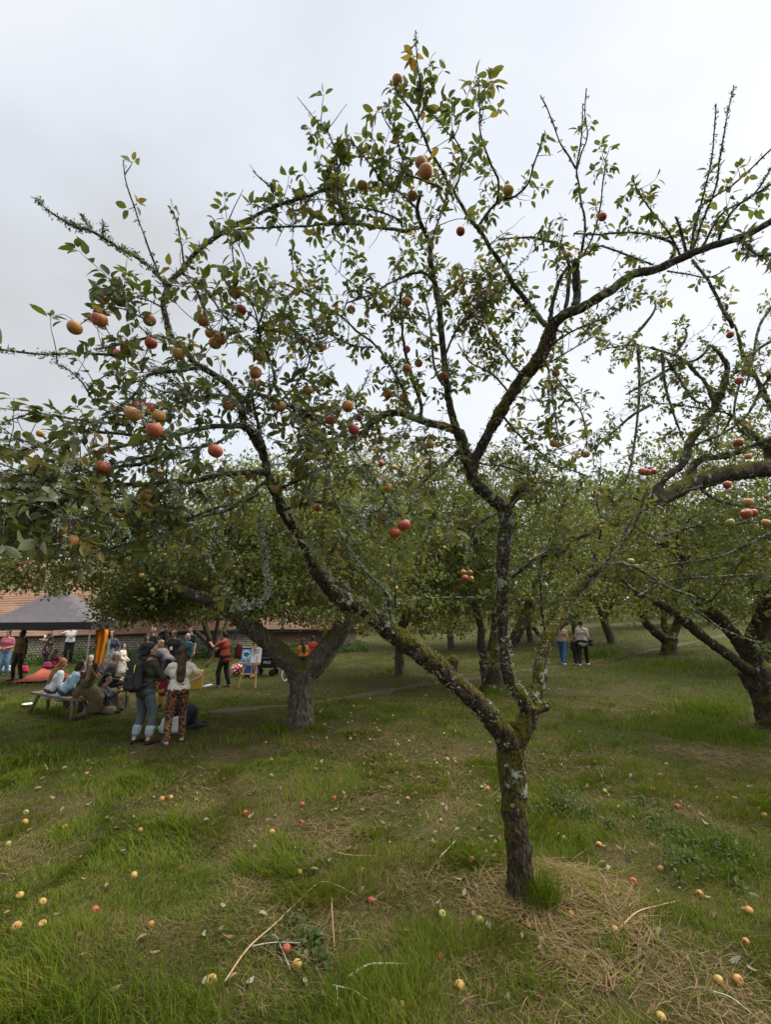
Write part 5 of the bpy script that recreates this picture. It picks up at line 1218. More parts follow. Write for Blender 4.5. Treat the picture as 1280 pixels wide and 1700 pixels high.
A.add(*tube(np.array([(-0.1, y0 - 0.118, 1.345), (-0.07, y0 - 0.118, 1.345)]), 0.003, 4)); A.add(*tube(np.array([(-0.1, y0 - 0.118, 1.335), (-0.07, y0 - 0.118, 1.335)]), 0.003, 4))
link('logo', A.mesh('logo', [plain((0.75, 0.75, 0.75), 0.6, 0.02, 5, 'white_print')]), pk)
# the circle around the story teller
person('person in crimson top seated low between the two women', G(272, 1178), 1.6, R(20), **dict(SITB, lean=10), hair=('short', 'black'), skin='tan', top=(0.19, 0.012, 0.03), sleeve='short', legs=(0.40, 0.24, 0.03), hang=0.05)
person('person in navy kneeling behind the flowered trousers', G(312, 1207), 1.7, R(75), pelvis=(0, 0.0, 0.30), feet=[(-0.1, -0.28, 0), (0.1, -0.3, 0)], knees=(0, 1, -0.6), lean=62, hands=[(-0.2, 0.55, 0.05), (0.15, 0.6, 0.05)], hair=('short', 'dkbrown'), top=(0.018, 0.022, 0.038), legs=(0.016, 0.02, 0.032), shoe=(0.05, 0.05, 0.05))
person('woman with sandy hair in grey top bending forward', G(272, 1146), 1.66, R(80), lean=46, head=(-30, 0), hands=[(-0.15, 0.42, 0.72), (0.15, 0.42, 0.72)], feet=[(-0.1, 0.02, 0), (0.1, 0.12, 0)], pelvis=(0, -0.1, 0.88), hair=('bob', 'sandy'), top=(0.115, 0.10, 0.105), legs=(0.05, 0.05, 0.055))
person('bald headed man in black t-shirt standing at the back', G(248, 1128), 1.78, R(150), skin='tan', hair=('bald', 'grey'), top=(0.012, 0.012, 0.015), sleeve='short')
person('woman in black with long black hair lifting her hands to her face', G(267, 1126), 1.72, R(120), skin='fair', hair=('long', 'black'), top=(0.014, 0.013, 0.014), hands=[(-0.1, 0.22, 1.5), (0.1, 0.24, 1.48)])
ly = person('woman in black top with white badge on a lanyard', G(284, 1130), 1.68, R(170), skin='tan', hair=('short', 'dkbrown'), top=(0.016, 0.016, 0.018), sleeve='short', head=(18, 0), width=1.12)
J = root_joints[ly.name]; A = Acc(); A.add(*box(J['chest'] + np.array([0.0, 0.15, -0.12]), (0.09, 0.008, 0.12))); link('badge', A.mesh('badge', [plain((0.75, 0.75, 0.78), 0.5, 0.04, 5, 'white_card')], False), ly)
person('grey haired woman in teal blouse', G(306, 1131), 1.58, R(160), skin='tan', hair=('bob', 'grey'), top=(0.02, 0.075, 0.095), legs=(0.02, 0.02, 0.03), width=1.08)
person('man in dark t-shirt standing behind the teal blouse', G(313, 1122), 1.76, R(150), hair=('short', 'dkbrown'), top=(0.014, 0.016, 0.022), sleeve='short')
person('dark haired person in charcoal standing left of the bald man', G(238, 1134), 1.58, R(200), skin='tan', hair=('long', 'black'), top=(0.03, 0.028, 0.032))
person('woman in coral blouse partly hidden behind the grey top', G(253, 1124), 1.55, R(140), hair=('short', 'brown'), top=(0.38, 0.13, 0.08), sleeve='short')
# far left
person('man in white t-shirt and black trousers by the flint wall', G(111, 1102), 1.72, R(205), hair=('short', 'grey'), top=(0.66, 0.66, 0.66), sleeve='short', legs=(0.012, 0.012, 0.015), hands=[(0.0, 0.26, 1.16), (0.24, 0.2, 1.34)], voxel=0.02)
wb = person('woman in dark flowered dress holding a baby', G(77, 1104), 1.66, R(110), skin='fair', hair=('bun', 'dkbrown'), top=spotted('flower_print', (0.025, 0.018, 0.02), (0.42, 0.22, 0.16), 14, 0.30), sleeve='short', dress=0.9, legs=(0.015, 0.015, 0.02), hands=[(-0.12, 0.3, 1.12), (0.1, 0.28, 1.05)], voxel=0.02)
person('baby in white held by the woman in flowered dress', local_to_world(wb, (0.02, 0.22, 1.0)), 0.72, R(290), pelvis=(0, 0, 0.2), lean=5, feet=[(-0.15, 0.3, 0.0), (0.15, 0.3, 0.0)], knees=(0, 1, 1), hands=[(-0.2, 0.25, 0.5), (0.2, 0.25, 0.5)], hair=('bald', 'sandy'), top=(0.66, 0.60, 0.52), legs=(0.55, 0.5, 0.45), shoe=(0.6, 0.55, 0.5), voxel=0.014)
person('person in dark clothes and mustard scarf under hanging leaves', G(27, 1130), 1.72, R(165), skin='dark', hair=('short', 'black'), top=(0.09, 0.055, 0.022), legs=(0.018, 0.015, 0.016), feet=[(-0.16, 0, 0), (0.16, 0.05, 0)], voxel=0.02)
person('person in pink top and blue jeans at the left edge', G(4, 1122), 1.66, R(190), skin='tan', hair=('short', 'black'), top=(0.36, 0.10, 0.14), sleeve='short', legs=(0.10, 0.20, 0.30), hands=[(-0.1, 0.25, 1.05), (0.1, 0.25, 1.05)], voxel=0.02)
person('child in maroon sitting on the grass with back turned', G(85, 1109), 1.45, R(-30), **SITG, skin='tan', hair=('long', 'black'), top=(0.075, 0.01, 0.018), legs=(0.3, 0.03, 0.09), voxel=0.02)
pf = person('storyteller with long dark hair in indigo coat and patchwork skirt', G(178, 1128), 1.68, R(185), skin='fair', hair=('long', 'dkbrown'), top=(0.05, 0.058, 0.085), skirt=1.6, legs=spotted('patchwork', (0.16, 0.17, 0.2), (0.42, 0.20, 0.07), 9, 0.4), hands=[(-0.3, 0.15, 0.95), (0.52, 0.12, 1.3)], head=(5, 15), voxel=0.02)
J = root_joints[pf.name]; A = Acc(); A.add(*box(J['chest'] + np.array([0.02, 0.14, -0.14]), (0.08, 0.02, 0.62))); link('scarf', A.mesh('scarf', [plain((0.28, 0.42, 0.42), 0.9, 0.2, 20, 'pale_blue_wool')], False), pf)
person('little girl in spotted white dress and pink tights', G(197, 1134), 1.25, R(-90), skin='fair', hair=('short', 'dkbrown'), top=spotted('spotted_cotton', (0.58, 0.53, 0.44), (0.06, 0.05, 0.045), 26, 0.28), dress=0.95, legs=(0.50, 0.27, 0.28), hands=[(-0.12, 0.3, 0.98), (0.12, 0.3, 0.98)], shoe=(0.10, 0.08, 0.08), voxel=0.016)
person('seated man in navy jacket over mustard shirt facing the picture', G(144, 1136), 1.78, R(215), **SITG, hair=('short', 'grey'), top=(0.016, 0.022, 0.04), legs=(0.02, 0.02, 0.028), voxel=0.018)
# on the bench
bench_a, bench_b = G(64, 1180), G(132, 1192)
bd = nrm((bench_b - bench_a)[:2]); bang = math.atan2(bd[1], bd[0])
def on_bench(t, back=0.0):
    p = bench_a + (bench_b - bench_a) * t; return np.array([p[0] - bd[1] * back, p[1] + bd[0] * back, gz(p[0], p[1])])
person('woman with long ginger hair in white blouse sitting on the bench', on_bench(0.22), 1.66, bang + R(-12), **SITB, hair=('long', 'ginger'), top=(0.50, 0.52, 0.57), legs=(0.05, 0.05, 0.06), hang=0.1, voxel=0.014)
person('dark haired person in pale denim jacket sitting on the bench', on_bench(0.55), 1.68, bang + R(-22), **dict(SITB, lean=30), hair=('bob', 'dkbrown'), top=plain((0.27, 0.38, 0.47), 0.9, 0.25, 30, 'pale_denim_jacket'), legs=(0.06, 0.06, 0.07), hang=0.12, voxel=0.014)
person('woman in long olive dress with dark curls on the bench end', on_bench(0.92, -0.02), 1.68, bang + R(-45), **dict(SITB, lean=30, hands=[(-0.1, 0.32, 0.98), (0.12, 0.34, 0.95)]), skin='tan', hair=('long', 'dkbrown'), top=(0.10, 0.078, 0.034), skirt=1.7, legs=(0.095, 0.075, 0.035), sleeve='none', voxel=0.014)
person('grey haired man in black seated beyond the ginger woman', on_bench(0.42, 1.1), 1.78, R(-70), **dict(SITB), hair=('short', 'grey'), top=(0.02, 0.02, 0.022), voxel=0.014)
person('man in dark striped jacket and jeans sitting on the ground by the stump', G(152, 1184), 1.76, R(-75), **dict(SITG, lean=24, hands=[(-0.1, 0.52, 0.5), (0.12, 0.55, 0.48)]), hair=('short', 'black'), top=veined('striped_jacket', (0.028, 0.018, 0.018), (0.10, 0.08, 0.075), 9), legs=(0.045, 0.075, 0.12), voxel=0.014)
# musician, sitters behind the forked tree, walkers
gt = person('guitar player in rust red shirt and black trousers', G(370, 1141), 1.74, R(75), feet=[(-0.12, 0.12, 0), (0.12, -0.1, 0)], hands=[(-0.18, 0.42, 1.32), (0.08, 0.26, 1.10)], head=(22, 0), skin='tan', hair=('short', 'black'), top=(0.21, 0.035, 0.018), sleeve='short', legs=(0.012, 0.012, 0.014), shoe=(0.20, 0.15, 0.10), hang=0.08, voxel=0.015)
person('person with long black hair in orange top seated behind the forked trunk', G(503, 1112), 1.66, R(20), **SITB, hair=('long', 'black'), skin='tan', top=(0.36, 0.13, 0.015), legs=(0.03, 0.03, 0.035), voxel=0.02)
person('person in red top seated beyond the orange top', G(516, 1104), 1.66, R(-10), **SITB, hair=('short', 'black'), skin='tan', top=(0.24, 0.02, 0.02), legs=(0.03, 0.03, 0.035), voxel=0.02)
walkers = 'family walking up the path'
person('walker in tan top and blue jeans behind the mossy fork limb', G(936, 1103), 1.66, R(-35), feet=[(-0.09, 0.2, 0), (0.09, -0.2, 0.0)], hair=('short', 'brown'), top=(0.33, 0.22, 0.15), legs=(0.05, 0.13, 0.27), shoe=(0.6, 0.58, 0.55), group=walkers, voxel=0.02)
person('small child in dark clothes walking between two adults', G(957, 1104), 1.12, R(-35), feet=[(-0.09, 0.22, 0), (0.09, -0.2, 0)], hair=('short', 'ginger'), top=(0.018, 0.018, 0.022), shoe=(0.6, 0.58, 0.55), group=walkers, voxel=0.018)
wk = person('walker in pale grey jacket and black trousers with black shoulder bag', G(970, 1105), 1.74, R(-35), feet=[(-0.09, -0.2, 0), (0.09, 0.22, 0)], hair=('short', 'brown'), top=(0.42, 0.37, 0.34), legs=(0.012, 0.012, 0.014), shoe=(0.55, 0.52, 0.5), group=walkers, hang=0.1, voxel=0.02)
A = blob([((0.0, 0, 0.0), 0.09, (0, 0.16, 0), 0.09), ((0.0, 0, 0.12), 0.08, (0, 0.16, 0.12), 0.08)], 0.02, M_PACK, 'shoulder_bag'); ob = link('shoulder_bag', A, label='black shoulder bag on the pale grey jacket', category='bag'); ob.location = local_to_world(wk, (0.33, -0.05, 0.86)); ob.rotation_euler = (0, 0, R(-35))
A = Acc(); A.add(*tube(spline([(0.0, -0.02, 0.1), (-0.13, -0.1, 0.4), (-0.35, -0.09, 0.72), (-0.46, 0.0, 0.78), (-0.35, 0.12, 0.7), (-0.12, 0.18, 0.36), (0.0, 0.16, 0.1)], 0.04), 0.012, 5)); link('strap', A.mesh('strap', [M_PACK]), ob)
person('distant figure in white top under the right edge tree', G(1217, 1024), 1.7, R(180), hair=('short', 'dkbrown'), top=(0.72, 0.74, 0.76), legs=(0.03, 0.03, 0.04), voxel=0.03)
# ------------------------------------------------------------------ things the people brought
M_PINE = plain((0.50, 0.30, 0.12), 0.6, 0.15, 12, 'pine'); M_WHITE = plain((0.74, 0.74, 0.72), 0.6, 0.04, 8, 'white')
M_OLDWOOD = plain((0.16, 0.12, 0.08), 0.9, 0.3, 10, 'weathered_wood')
def single(name, acc_or_mesh, mat, label, cat, loc=(0, 0, 0), rz=0.0, smooth=False, **kw):
    me = acc_or_mesh if isinstance(acc_or_mesh, bpy.types.Mesh) else acc_or_mesh.mesh(name, [mat], smooth)
    ob = link(name, me, label=label, category=cat, **kw); ob.location = loc; ob.rotation_euler = (0, 0, rz); return ob
def acc(*pieces):
    A = Acc()
    for p in pieces: A.add(*p)
    return A
# bench
bn = empty('bench', on_bench(0.5), 'low rustic wooden bench under the three sitters', 'bench', rotz=bang)
L2 = np.linalg.norm((bench_b - bench_a)[:2]) / 2 + 0.12
for k in range(3): link('plank', acc(box((0, -0.13 + 0.13 * k, 0.40), (2 * L2, 0.12, 0.05))).mesh('plank', [M_OLDWOOD], False), bn)
for sx in (-1, 1):
    for sy in (-1, 1):
        A = Acc(); A.add(*tube(np.array([(sx * (L2 - 0.25), sy * 0.1, 0.38), (sx * (L2 - 0.12), sy * 0.2, -0.02)]), [0.045, 0.04], 8, 0.15, 3, 9)); link('leg', A.mesh('leg', [M_OLDWOOD]), bn)
# stump
sp = G(187, 1178); prof = [(0.44, -0.05), (0.40, 0.05), (0.34, 0.16), (0.32, 0.30), (0.30, 0.36), (0.02, 0.37)]
V, Q = lathe(prof, 40); a = np.arctan2(V[:, 1], V[:, 0]); V[:, :2] *= (1 + 0.08 * np.sin(a * 5) + 0.10 * (fbm(np.stack([np.cos(a) * 4, np.sin(a) * 4, V[:, 2]], 1), 3, 2) - 0.5))[:, None]
single('tree_stump', make_mesh('tree_stump', V, [Q], [bark_mat('stump_bark', (0.05, 0.038, 0.026), (0.19, 0.15, 0.10), 0.05, 0.2, 0.6)]), None, 'ridged tree stump beside the man in striped jacket', 'stump', sp)
V, Q, T = tube(spline([(-0.35, 0.1, 0.05), (0, 0, 0.1), (0.3, -0.05, 0.08)], 0.06), 0.1, 9, 0.2, 3, 6); single('log', acc((V, Q, T)), plain((0.26, 0.19, 0.11), 0.9, 0.3, 9, 'split_log'), 'short pale log lying against the tree stump', 'log', G(166, 1186), 0.2, True)
# easel with two posters
eg = G(413, 1141); ez = empty('easel', eg, 'pine easel standing on the grass left of the forked tree', 'easel', rotz=R(-8))
for nm, p, q, w in (('leg', (-0.30, -0.12, 0), (-0.12, 0.05, 0.95), 0.035), ('leg', (0.26, -0.12, 0.0), (0.2, 0.05, 0.95), 0.035), ('leg', (0.05, 0.42, 0), (0.03, 0.08, 0.95), 0.03), ('mast', (0.02, 0.03, 0.28), (0.12, 0.10, 1.45), 0.035), ('crossbar', (-0.27, -0.06, 0.40), (0.26, -0.06, 0.40), 0.04), ('shelf', (-0.32, -0.02, 0.72), (0.34, -0.02, 0.72), 0.05), ('clip', (-0.03, 0.04, 1.22), (0.19, 0.04, 1.22), 0.045)):
    link(nm, acc(bar(p, q, w)).mesh(nm, [M_PINE], False), ez)
bd_ = empty('poster_board', eg + np.array([0, 0, 0.75]), 'board with blue and white posters on the easel', 'poster', rotz=R(-8))
tilt = R(-10)
def on_board(x, z, d): return (x, 0.02 + d + math.tan(-tilt) * z, z)
def card(x0, x1, z0, z1, d): return np.array([on_board(x0, z0, d), on_board(x1, z0, d), on_board(x1, z1, d), on_board(x0, z1, d), on_board(x0, z0, d + 0.006), on_board(x1, z0, d + 0.006), on_board(x1, z1, d + 0.006), on_board(x0, z1, d + 0.006)]), np.array([[0, 1, 2, 3], [7, 6, 5, 4], [0, 4, 5, 1], [1, 5, 6, 2], [2, 6, 7, 3], [3, 7, 4, 0]])
col_ = lambda c, n: plain(c, 0.6, 0.04, 6, n)
link('backing', acc(card(-0.33, 0.33, 0, 0.46, 0.01)).mesh('backing', [M_WHITE], False), bd_)
pb = link('blue_poster', acc(card(-0.325, -0.015, 0.005, 0.45, 0.0)).mesh('blue_poster', [col_((0.14, 0.42, 0.66), 'poster_blue')], False), bd_)
link('title_band', acc(card(-0.325, -0.015, 0.40, 0.45, -0.004)).mesh('title_band', [col_((0.02, 0.02, 0.03), 'poster_black')], False), pb)
link('lower_band', acc(card(-0.325, -0.015, 0.005, 0.07, -0.004)).mesh('lower_band', [col_((0.03, 0.22, 0.5), 'poster_deep_blue')], False), pb)
def disc(cx, cz, rx, rz_, d, n=28, wob=0.0):
    a = np.arange(n) * 2 * math.pi / n; rr = 1 + wob * np.sin(a * 5 + 1) + wob * 0.7 * np.sin(a * 3)
    V = np.array([on_board(cx + rx * math.cos(t) * q, cz + rz_ * math.sin(t) * q, d) for t, q in zip(a, rr)] + [on_board(cx, cz, d)])
    k = np.arange(n); return V, (), np.stack([k, (k + 1) % n, np.full(n, n)], 1)
link('white_circle', acc(disc(-0.17, 0.235, 0.125, 0.125, -0.005)).mesh('white_circle', [col_((0.7, 0.76, 0.8), 'poster_pale')], False), pb)
link('emblem', acc(disc(-0.17, 0.24, 0.10, 0.075, -0.009, 28, 0.1)).mesh('emblem', [col_((0.015, 0.10, 0.24), 'poster_navy')], False), pb)
pw = link('white_poster', acc(card(0.0, 0.325, 0.005, 0.45, 0.0)).mesh('white_poster', [col_((0.66, 0.67, 0.72), 'poster_white')], False), bd_)
for k in range(5): link('text_line', acc(card(0.05, 0.27 - 0.03 * (k % 3), 0.39 - 0.03 * k, 0.402 - 0.03 * k, -0.004)).mesh('text_line', [col_((0.3, 0.3, 0.36), 'print_grey')], False), pw)
# guitar held by the player
gu = bpy.data.objects.new('guitar', None); COL.objects.link(gu); gu.location = local_to_world(gt, (0.02, 0.24, 1.12)); gu.rotation_euler = (R(8), R(-38), gt.rotation_euler[2]); gu['label'] = 'dark acoustic guitar held by the player in rust red shirt'; gu['category'] = 'guitar'
def plate(outline, y0_, y1_):
    n = len(outline); V = [(x, y0_, z) for x, z in outline] + [(x, y1_, z) for x, z in outline] + [(np.mean([o[0] for o in outline]), y0_, 0), (np.mean([o[0] for o in outline]), y1_, 0)]
    k = np.arange(n); return np.array(V), np.stack([k, (k + 1) % n, (k + 1) % n + n, k + n], 1), np.vstack([np.stack([(k + 1) % n, k, np.full(n, 2 * n)], 1), np.stack([k + n, (k + 1) % n + n, np.full(n, 2 * n + 1)], 1)])
a = np.linspace(0, 2 * math.pi, 33)[:-1]; outl = [(0.24 * math.cos(t), (0.135 + 0.055 * -math.cos(t) + 0.03 * math.cos(2 * t)) * math.sin(t) + 0.0) for t in a]
outl = [(x, z * (1 - 0.35 * math.exp(-((x - 0.04) / 0.06) ** 2)) * 1.25) for x, z in outl]
outl = [(-(x), z) for x, z in outl]
link('body', acc(plate([(-o[0], o[1]) for o in outl], -0.045, 0.045)).mesh('body', [plain((0.05, 0.022, 0.012), 0.3, 0.2, 9, 'dark_varnish')], False), gu)
link('neck', acc(bar((-0.2, 0.05, 0), (-0.62, 0.05, 0), 0.03, 0.045)).mesh('neck', [plain((0.11, 0.06, 0.03), 0.5, 0.2, 9, 'neck_wood')], False), gu)
link('headstock', acc(bar((-0.62, 0.05, 0), (-0.76, 0.045, 0), 0.02, 0.07)).mesh('headstock', [M_DARKWOOD], False), gu)
V, Q = lathe([(0.04, 0), (0.001, 0.001)], 16); V = V[:, [0, 2, 1]] + np.array([-0.06, 0.047, 0]); link('sound_hole', acc((V, Q)).mesh('sound_hole', [M_EYE]), gu)
# black folding wagon
wg = empty('wagon', G(441, 1121), 'black folding wagon with white letters beside the easel', 'wagon', rotz=R(-5)); M_BLK = plain((0.015, 0.015, 0.016), 0.8, 0.2, 12, 'black_canvas')
link('body', blob([((-0.38, -0.2, 0.35), 0.07, (0.38, -0.2, 0.35), 0.07), ((-0.38, 0.2, 0.35), 0.07, (0.38, 0.2, 0.35), 0.07), ((-0.4, -0.22, 0.62), 0.06, (0.4, -0.22, 0.62), 0.06), ((-0.4, 0.22, 0.62), 0.06, (0.4, 0.22, 0.62), 0.06), ((-0.35, 0, 0.38), 0.12, (0.35, 0, 0.38), 0.12), ((-0.39, -0.2, 0.35), 0.06, (-0.39, -0.2, 0.62), 0.06), ((0.39, -0.2, 0.35), 0.06, (0.39, -0.2, 0.62), 0.06), ((-0.2, -0.21, 0.48), 0.075, (0.2, -0.21, 0.48), 0.075), ((0.25, -0.21, 0.48), 0.075, (0.36, -0.21, 0.48), 0.075), ((-0.36, -0.21, 0.48), 0.075, (-0.25, -0.21, 0.48), 0.075)], 0.025, M_BLK, 'body', 2), wg)
link('hood', blob([((-0.35, 0.15, 0.7), 0.08, (0.35, 0.15, 0.7), 0.08), ((-0.3, 0.15, 0.92), 0.06, (0.3, 0.15, 0.92), 0.06), ((-0.33, 0.15, 0.7), 0.07, (-0.28, 0.15, 0.92), 0.06), ((0.33, 0.15, 0.7), 0.07, (0.28, 0.15, 0.92), 0.06), ((-0.15, 0.15, 0.7), 0.08, (-0.15, 0.15, 0.92), 0.06), ((0.15, 0.15, 0.7), 0.08, (0.15, 0.15, 0.92), 0.06)], 0.025, M_BLK, 'hood', 2), wg)
V, Q = lathe([(0.001, -0.025), (0.10, -0.025), (0.12, -0.015), (0.12, 0.015), (0.10, 0.025), (0.001, 0.025)], 18); V = V[:, [0, 2, 1]]; wm = make_mesh('wheel', V, [Q], [M_BLK])
for sx in (-1, 1):
    for sy in (-1, 1): ob = link('wheel', wm, wg); ob.location = (sx * 0.3, sy * 0.22, 0.12)
fc = bpy.data.curves.new('lettering', 'FONT'); fc.body = 'PRO'; fc.size = 0.14; fc.extrude = 0.003; fc.align_x = 'CENTER'; fc.materials.append(M_WHITE)
tmp_ = bpy.data.objects.new('lettering', fc); COL.objects.link(tmp_)
dg = bpy.context.evaluated_depsgraph_get(); dg.update(); lm = bpy.data.meshes.new_from_object(tmp_.evaluated_get(dg)); bpy.data.objects.remove(tmp_)
fo_ = link('lettering', lm, wg); fo_.location = (0.12, -0.292, 0.44); fo_.rotation_euler = (math.pi / 2, 0, 0)
# bags, bottles, cups, cloths
bag = lambda w, d, h, v=0.02: [((-w, 0, d), d, (w, 0, d), d), ((-w * 0.9, 0, h), d * 0.7, (w * 0.9, 0, h), d * 0.7), ((-w, 0, d), d, (-w * 0.8, 0, h), d * 0.7), ((w, 0, d), d, (w * 0.8, 0, h), d * 0.7), ((0, 0, d), d, (0, 0, h), d * 0.8)]
single('round_bag', blob([((0, 0, 0.22), 0.22, (0.05, 0, 0.26), 0.2)], 0.025, spotted('red_white_print', (0.42, 0.025, 0.03), (0.7, 0.66, 0.62), 11, 0.42), 'round_bag', 2, 0.03, 3), None, 'red bag with white spots on the grass behind the guitar player', 'bag', G(391, 1122))
single('teal_cap', blob([((0.1, 0.12, 0.42), 0.1, (0.25, 0.12, 0.36), 0.08)], 0.02, plain((0.03, 0.17, 0.22), 0.8, 0.1, 9, 'teal_cloth'), 'teal_cap', 2), None, 'teal cloth lying on top of the red spotted bag', 'cloth', G(391, 1122))
V, Q = lathe([(0.001, 0), (0.045, 0), (0.045, 0.2), (0.02, 0.23), (0.02, 0.26), (0.001, 0.26)], 12)
single('bottle', acc((V, Q)), plain((0.55, 0.16, 0.17), 0.4, 0.05, 9, 'pink_plastic'), 'pink drinks bottle standing at the guitar player\'s feet', 'bottle', G(364, 1121), 0, True)
single('bottle', acc((V, Q)), plain((0.05, 0.22, 0.09), 0.4, 0.05, 9, 'green_plastic'), 'green drinks bottle next to the pink one', 'bottle', G(359, 1120), 0, True)
single('rucksack', blob(bag(0.16, 0.13, 0.36), 0.025, plain((0.02, 0.06, 0.20), 0.8, 0.2, 9, 'blue_nylon'), 'rucksack', 2, 0.02, 2), None, 'blue rucksack on the ground behind the easel', 'bag', G(417, 1124))
single('yellow_pouch', blob([((-0.08, 0, 0.07), 0.06, (0.1, 0, 0.06), 0.05)], 0.02, plain((0.45, 0.33, 0.02), 0.8, 0.1, 9, 'yellow_cloth'), 'yellow_pouch', 2), None, 'small yellow pouch between the easel legs', 'bag', G(420, 1126))
single('yellow_box', acc(box((0, 0, 0.26), (0.5, 0.4, 0.52), 0.2)), plain((0.30, 0.21, 0.03), 0.7, 0.15, 7, 'yellow_card'), 'mustard yellow box behind the woman in white t-shirt', 'box', G(321, 1143))
single('plastic_bottle', acc((V * np.array([1, 1, 1.2]), Q)), plain((0.55, 0.6, 0.66), 0.3, 0.1, 9, 'clear_plastic'), 'pale plastic bottle lying by the yellow box', 'bottle', G(336, 1141), 0, True).rotation_euler = (0, 1.4, 0.6)
single('white_bag', blob(bag(0.12, 0.1, 0.26), 0.02, plain((0.46, 0.48, 0.45), 0.6, 0.12, 14, 'white_plastic'), 'white_bag', 2, 0.05, 7), None, 'crumpled white plastic bag behind the flowered trousers', 'bag', G(281, 1219))
single('green_shoe', blob([((0, 0, 0.04), 0.045, (0.16, 0.05, 0.04), 0.04)], 0.018, plain((0.03, 0.22, 0.06), 0.7, 0.1, 9, 'green_cloth'), 'green_shoe', 1), None, 'bright green shoe on the grass right of the backpacker', 'shoe', G(250, 1213))
V, Q = lathe([(0.001, 0.012), (0.09, 0.012), (0.13, 0.026), (0.135, 0.026), (0.10, 0.004), (0.001, 0.002)], 24); single('paper_plate', acc((V, Q)), M_WHITE, 'white paper plate on the grass left of the bench', 'plate', G(45, 1174) + np.array([0, 0, 0.06]), 0, True)
V, Q = lathe([(0.001, 0.0), (0.042, 0.0), (0.055, 0.135), (0.051, 0.135), (0.039, 0.01), (0.001, 0.008)], 18); single('paper_cup', acc((V, Q)), M_WHITE, 'white paper cup on the grass by the olive dress', 'cup', G(148, 1184) + np.array([0, 0, 0.04]), 0, True).scale = (1.3, 1.3, 1.3)
rc = [G(16, 1136), G(66, 1134), G(120, 1124), G(70, 1112)]
rugV = []
for i_ in range(13):
    for j_ in range(13):
        u_, v_ = i_ / 12, j_ / 12; q = (rc[0] * (1 - u_) + rc[1] * u_) * (1 - v_) + (rc[3] * (1 - u_) + rc[2] * u_) * v_
        rugV.append((q[0], q[1], gz(q[0], q[1]) + 0.05 + 0.03 * vnoise([[q[0] * 3, q[1] * 3, 0]], 4)[0]))
ii, jj = np.meshgrid(np.arange(12), np.arange(12)); a = (ii * 13 + jj).ravel()
single('picnic_rug', make_mesh('picnic_rug', rugV, [np.stack([a, a + 13, a + 14, a + 1], 1)], [spotted('orange_rug', (0.33, 0.075, 0.018), (0.30, 0.018, 0.025), 6.5, 0.42)]), None, 'orange and red picnic rug spread on the grass', 'rug')
for px, py, c, nm, lab in [(38, 1117, (0.45, 0.03, 0.07), 'red_bag', 'small crimson bag on the grass by the rug'), (10, 1116, (0.42, 0.43, 0.47), 'grey_bag', 'pile of pale grey bags beside the person in pink'), (77, 1110, (0.28, 0.03, 0.11), 'pink_bag', 'magenta bag beside the child in maroon')]:
    single(nm, blob(bag(0.11, 0.09, 0.2), 0.025, plain(c, 0.8, 0.2, 9), nm, 2, 0.03, 5), None, lab, 'bag', G(px, py))
# orange cloth on a post
pg = G(153, 1128); single('timber_post', acc(bar((0, 0, -0.05), (0.08, 0, 1.75), 0.07)), plain((0.22, 0.20, 0.17), 0.9, 0.2, 9, 'grey_timber'), 'grey timber post beside the orange cloth', 'post', pg)
A = Acc(); rowsc = []
for i_ in range(15):
    for j_ in range(21):
        u_, v_ = i_ / 14, j_ / 20
        rowsc.append((0.08 + (u_ - 0.3) * (0.42 + 0.05 * math.sin(v_ * 5)) * (1 - 0.25 * v_) + 0.05 * v_, 0.06 * math.sin(u_ * 13 + v_ * 1.5) - 0.08, 1.72 - 1.25 * v_ + 0.05 * math.sin(u_ * 3) - 0.1 * (u_ - 0.5) ** 2))
ii, jj = np.meshgrid(np.arange(14), np.arange(20)); a = (ii * 21 + jj).ravel()
ob = single('orange_cloth', make_mesh('orange_cloth', rowsc, [np.stack([a, a + 21, a + 22, a + 1], 1)], [plain((0.62, 0.21, 0.01), 0.85, 0.15, 12, 'orange_fabric')]), None, 'bright orange cloth hanging from the timber post', 'cloth', pg)
sm_ = ob.modifiers.new('thickness', 'SOLIDIFY'); sm_.thickness = 0.006
single('coat', blob([((0, 0, 0.9), 0.10, (0.05, 0, 0.5), 0.13), ((-0.1, 0, 0.8), 0.07, (-0.12, 0, 0.45), 0.06), ((0.14, 0, 0.8), 0.07, (0.16, 0, 0.4), 0.06)], 0.025, plain((0.09, 0.012, 0.012), 0.9, 0.2, 9, 'dark_red_wool'), 'coat', 2, 0.03, 6), None, 'dark red coat hanging behind the guitar player', 'coat', G(394, 1118) + np.array([0, 0, 0.15]))
V, Q, T = tube(spline([(0, 0, 0), (0.06, 0, 0.16), (0.14, 0, 0.3)], 0.04), [0.02] * len(spline([(0, 0, 0), (0.06, 0, 0.16), (0.14, 0, 0.3)], 0.04)), 6)
single('umbrella', acc(capsule((0, 0, 1.25), 0.02, (0.16, 0, 1.85), 0.06), bar((-0.12, 0, 0.8), (0, 0, 1.25), 0.02)), plain((0.02, 0.05, 0.10), 0.7, 0.1, 9, 'navy_nylon'), 'folded navy umbrella leaning behind the guitar player', 'umbrella', G(384, 1118), 0, True)
single('white_hoop', acc(tube(np.array([(0.11 * math.cos(t), 0, 0.2 + 0.19 * math.sin(t)) for t in np.linspace(0.3, 5.6, 24)]), 0.028, 7)), M_WHITE, 'white looped handle sticking up left of the forked trunk', 'handle', G(473, 1131), 0.4, True)
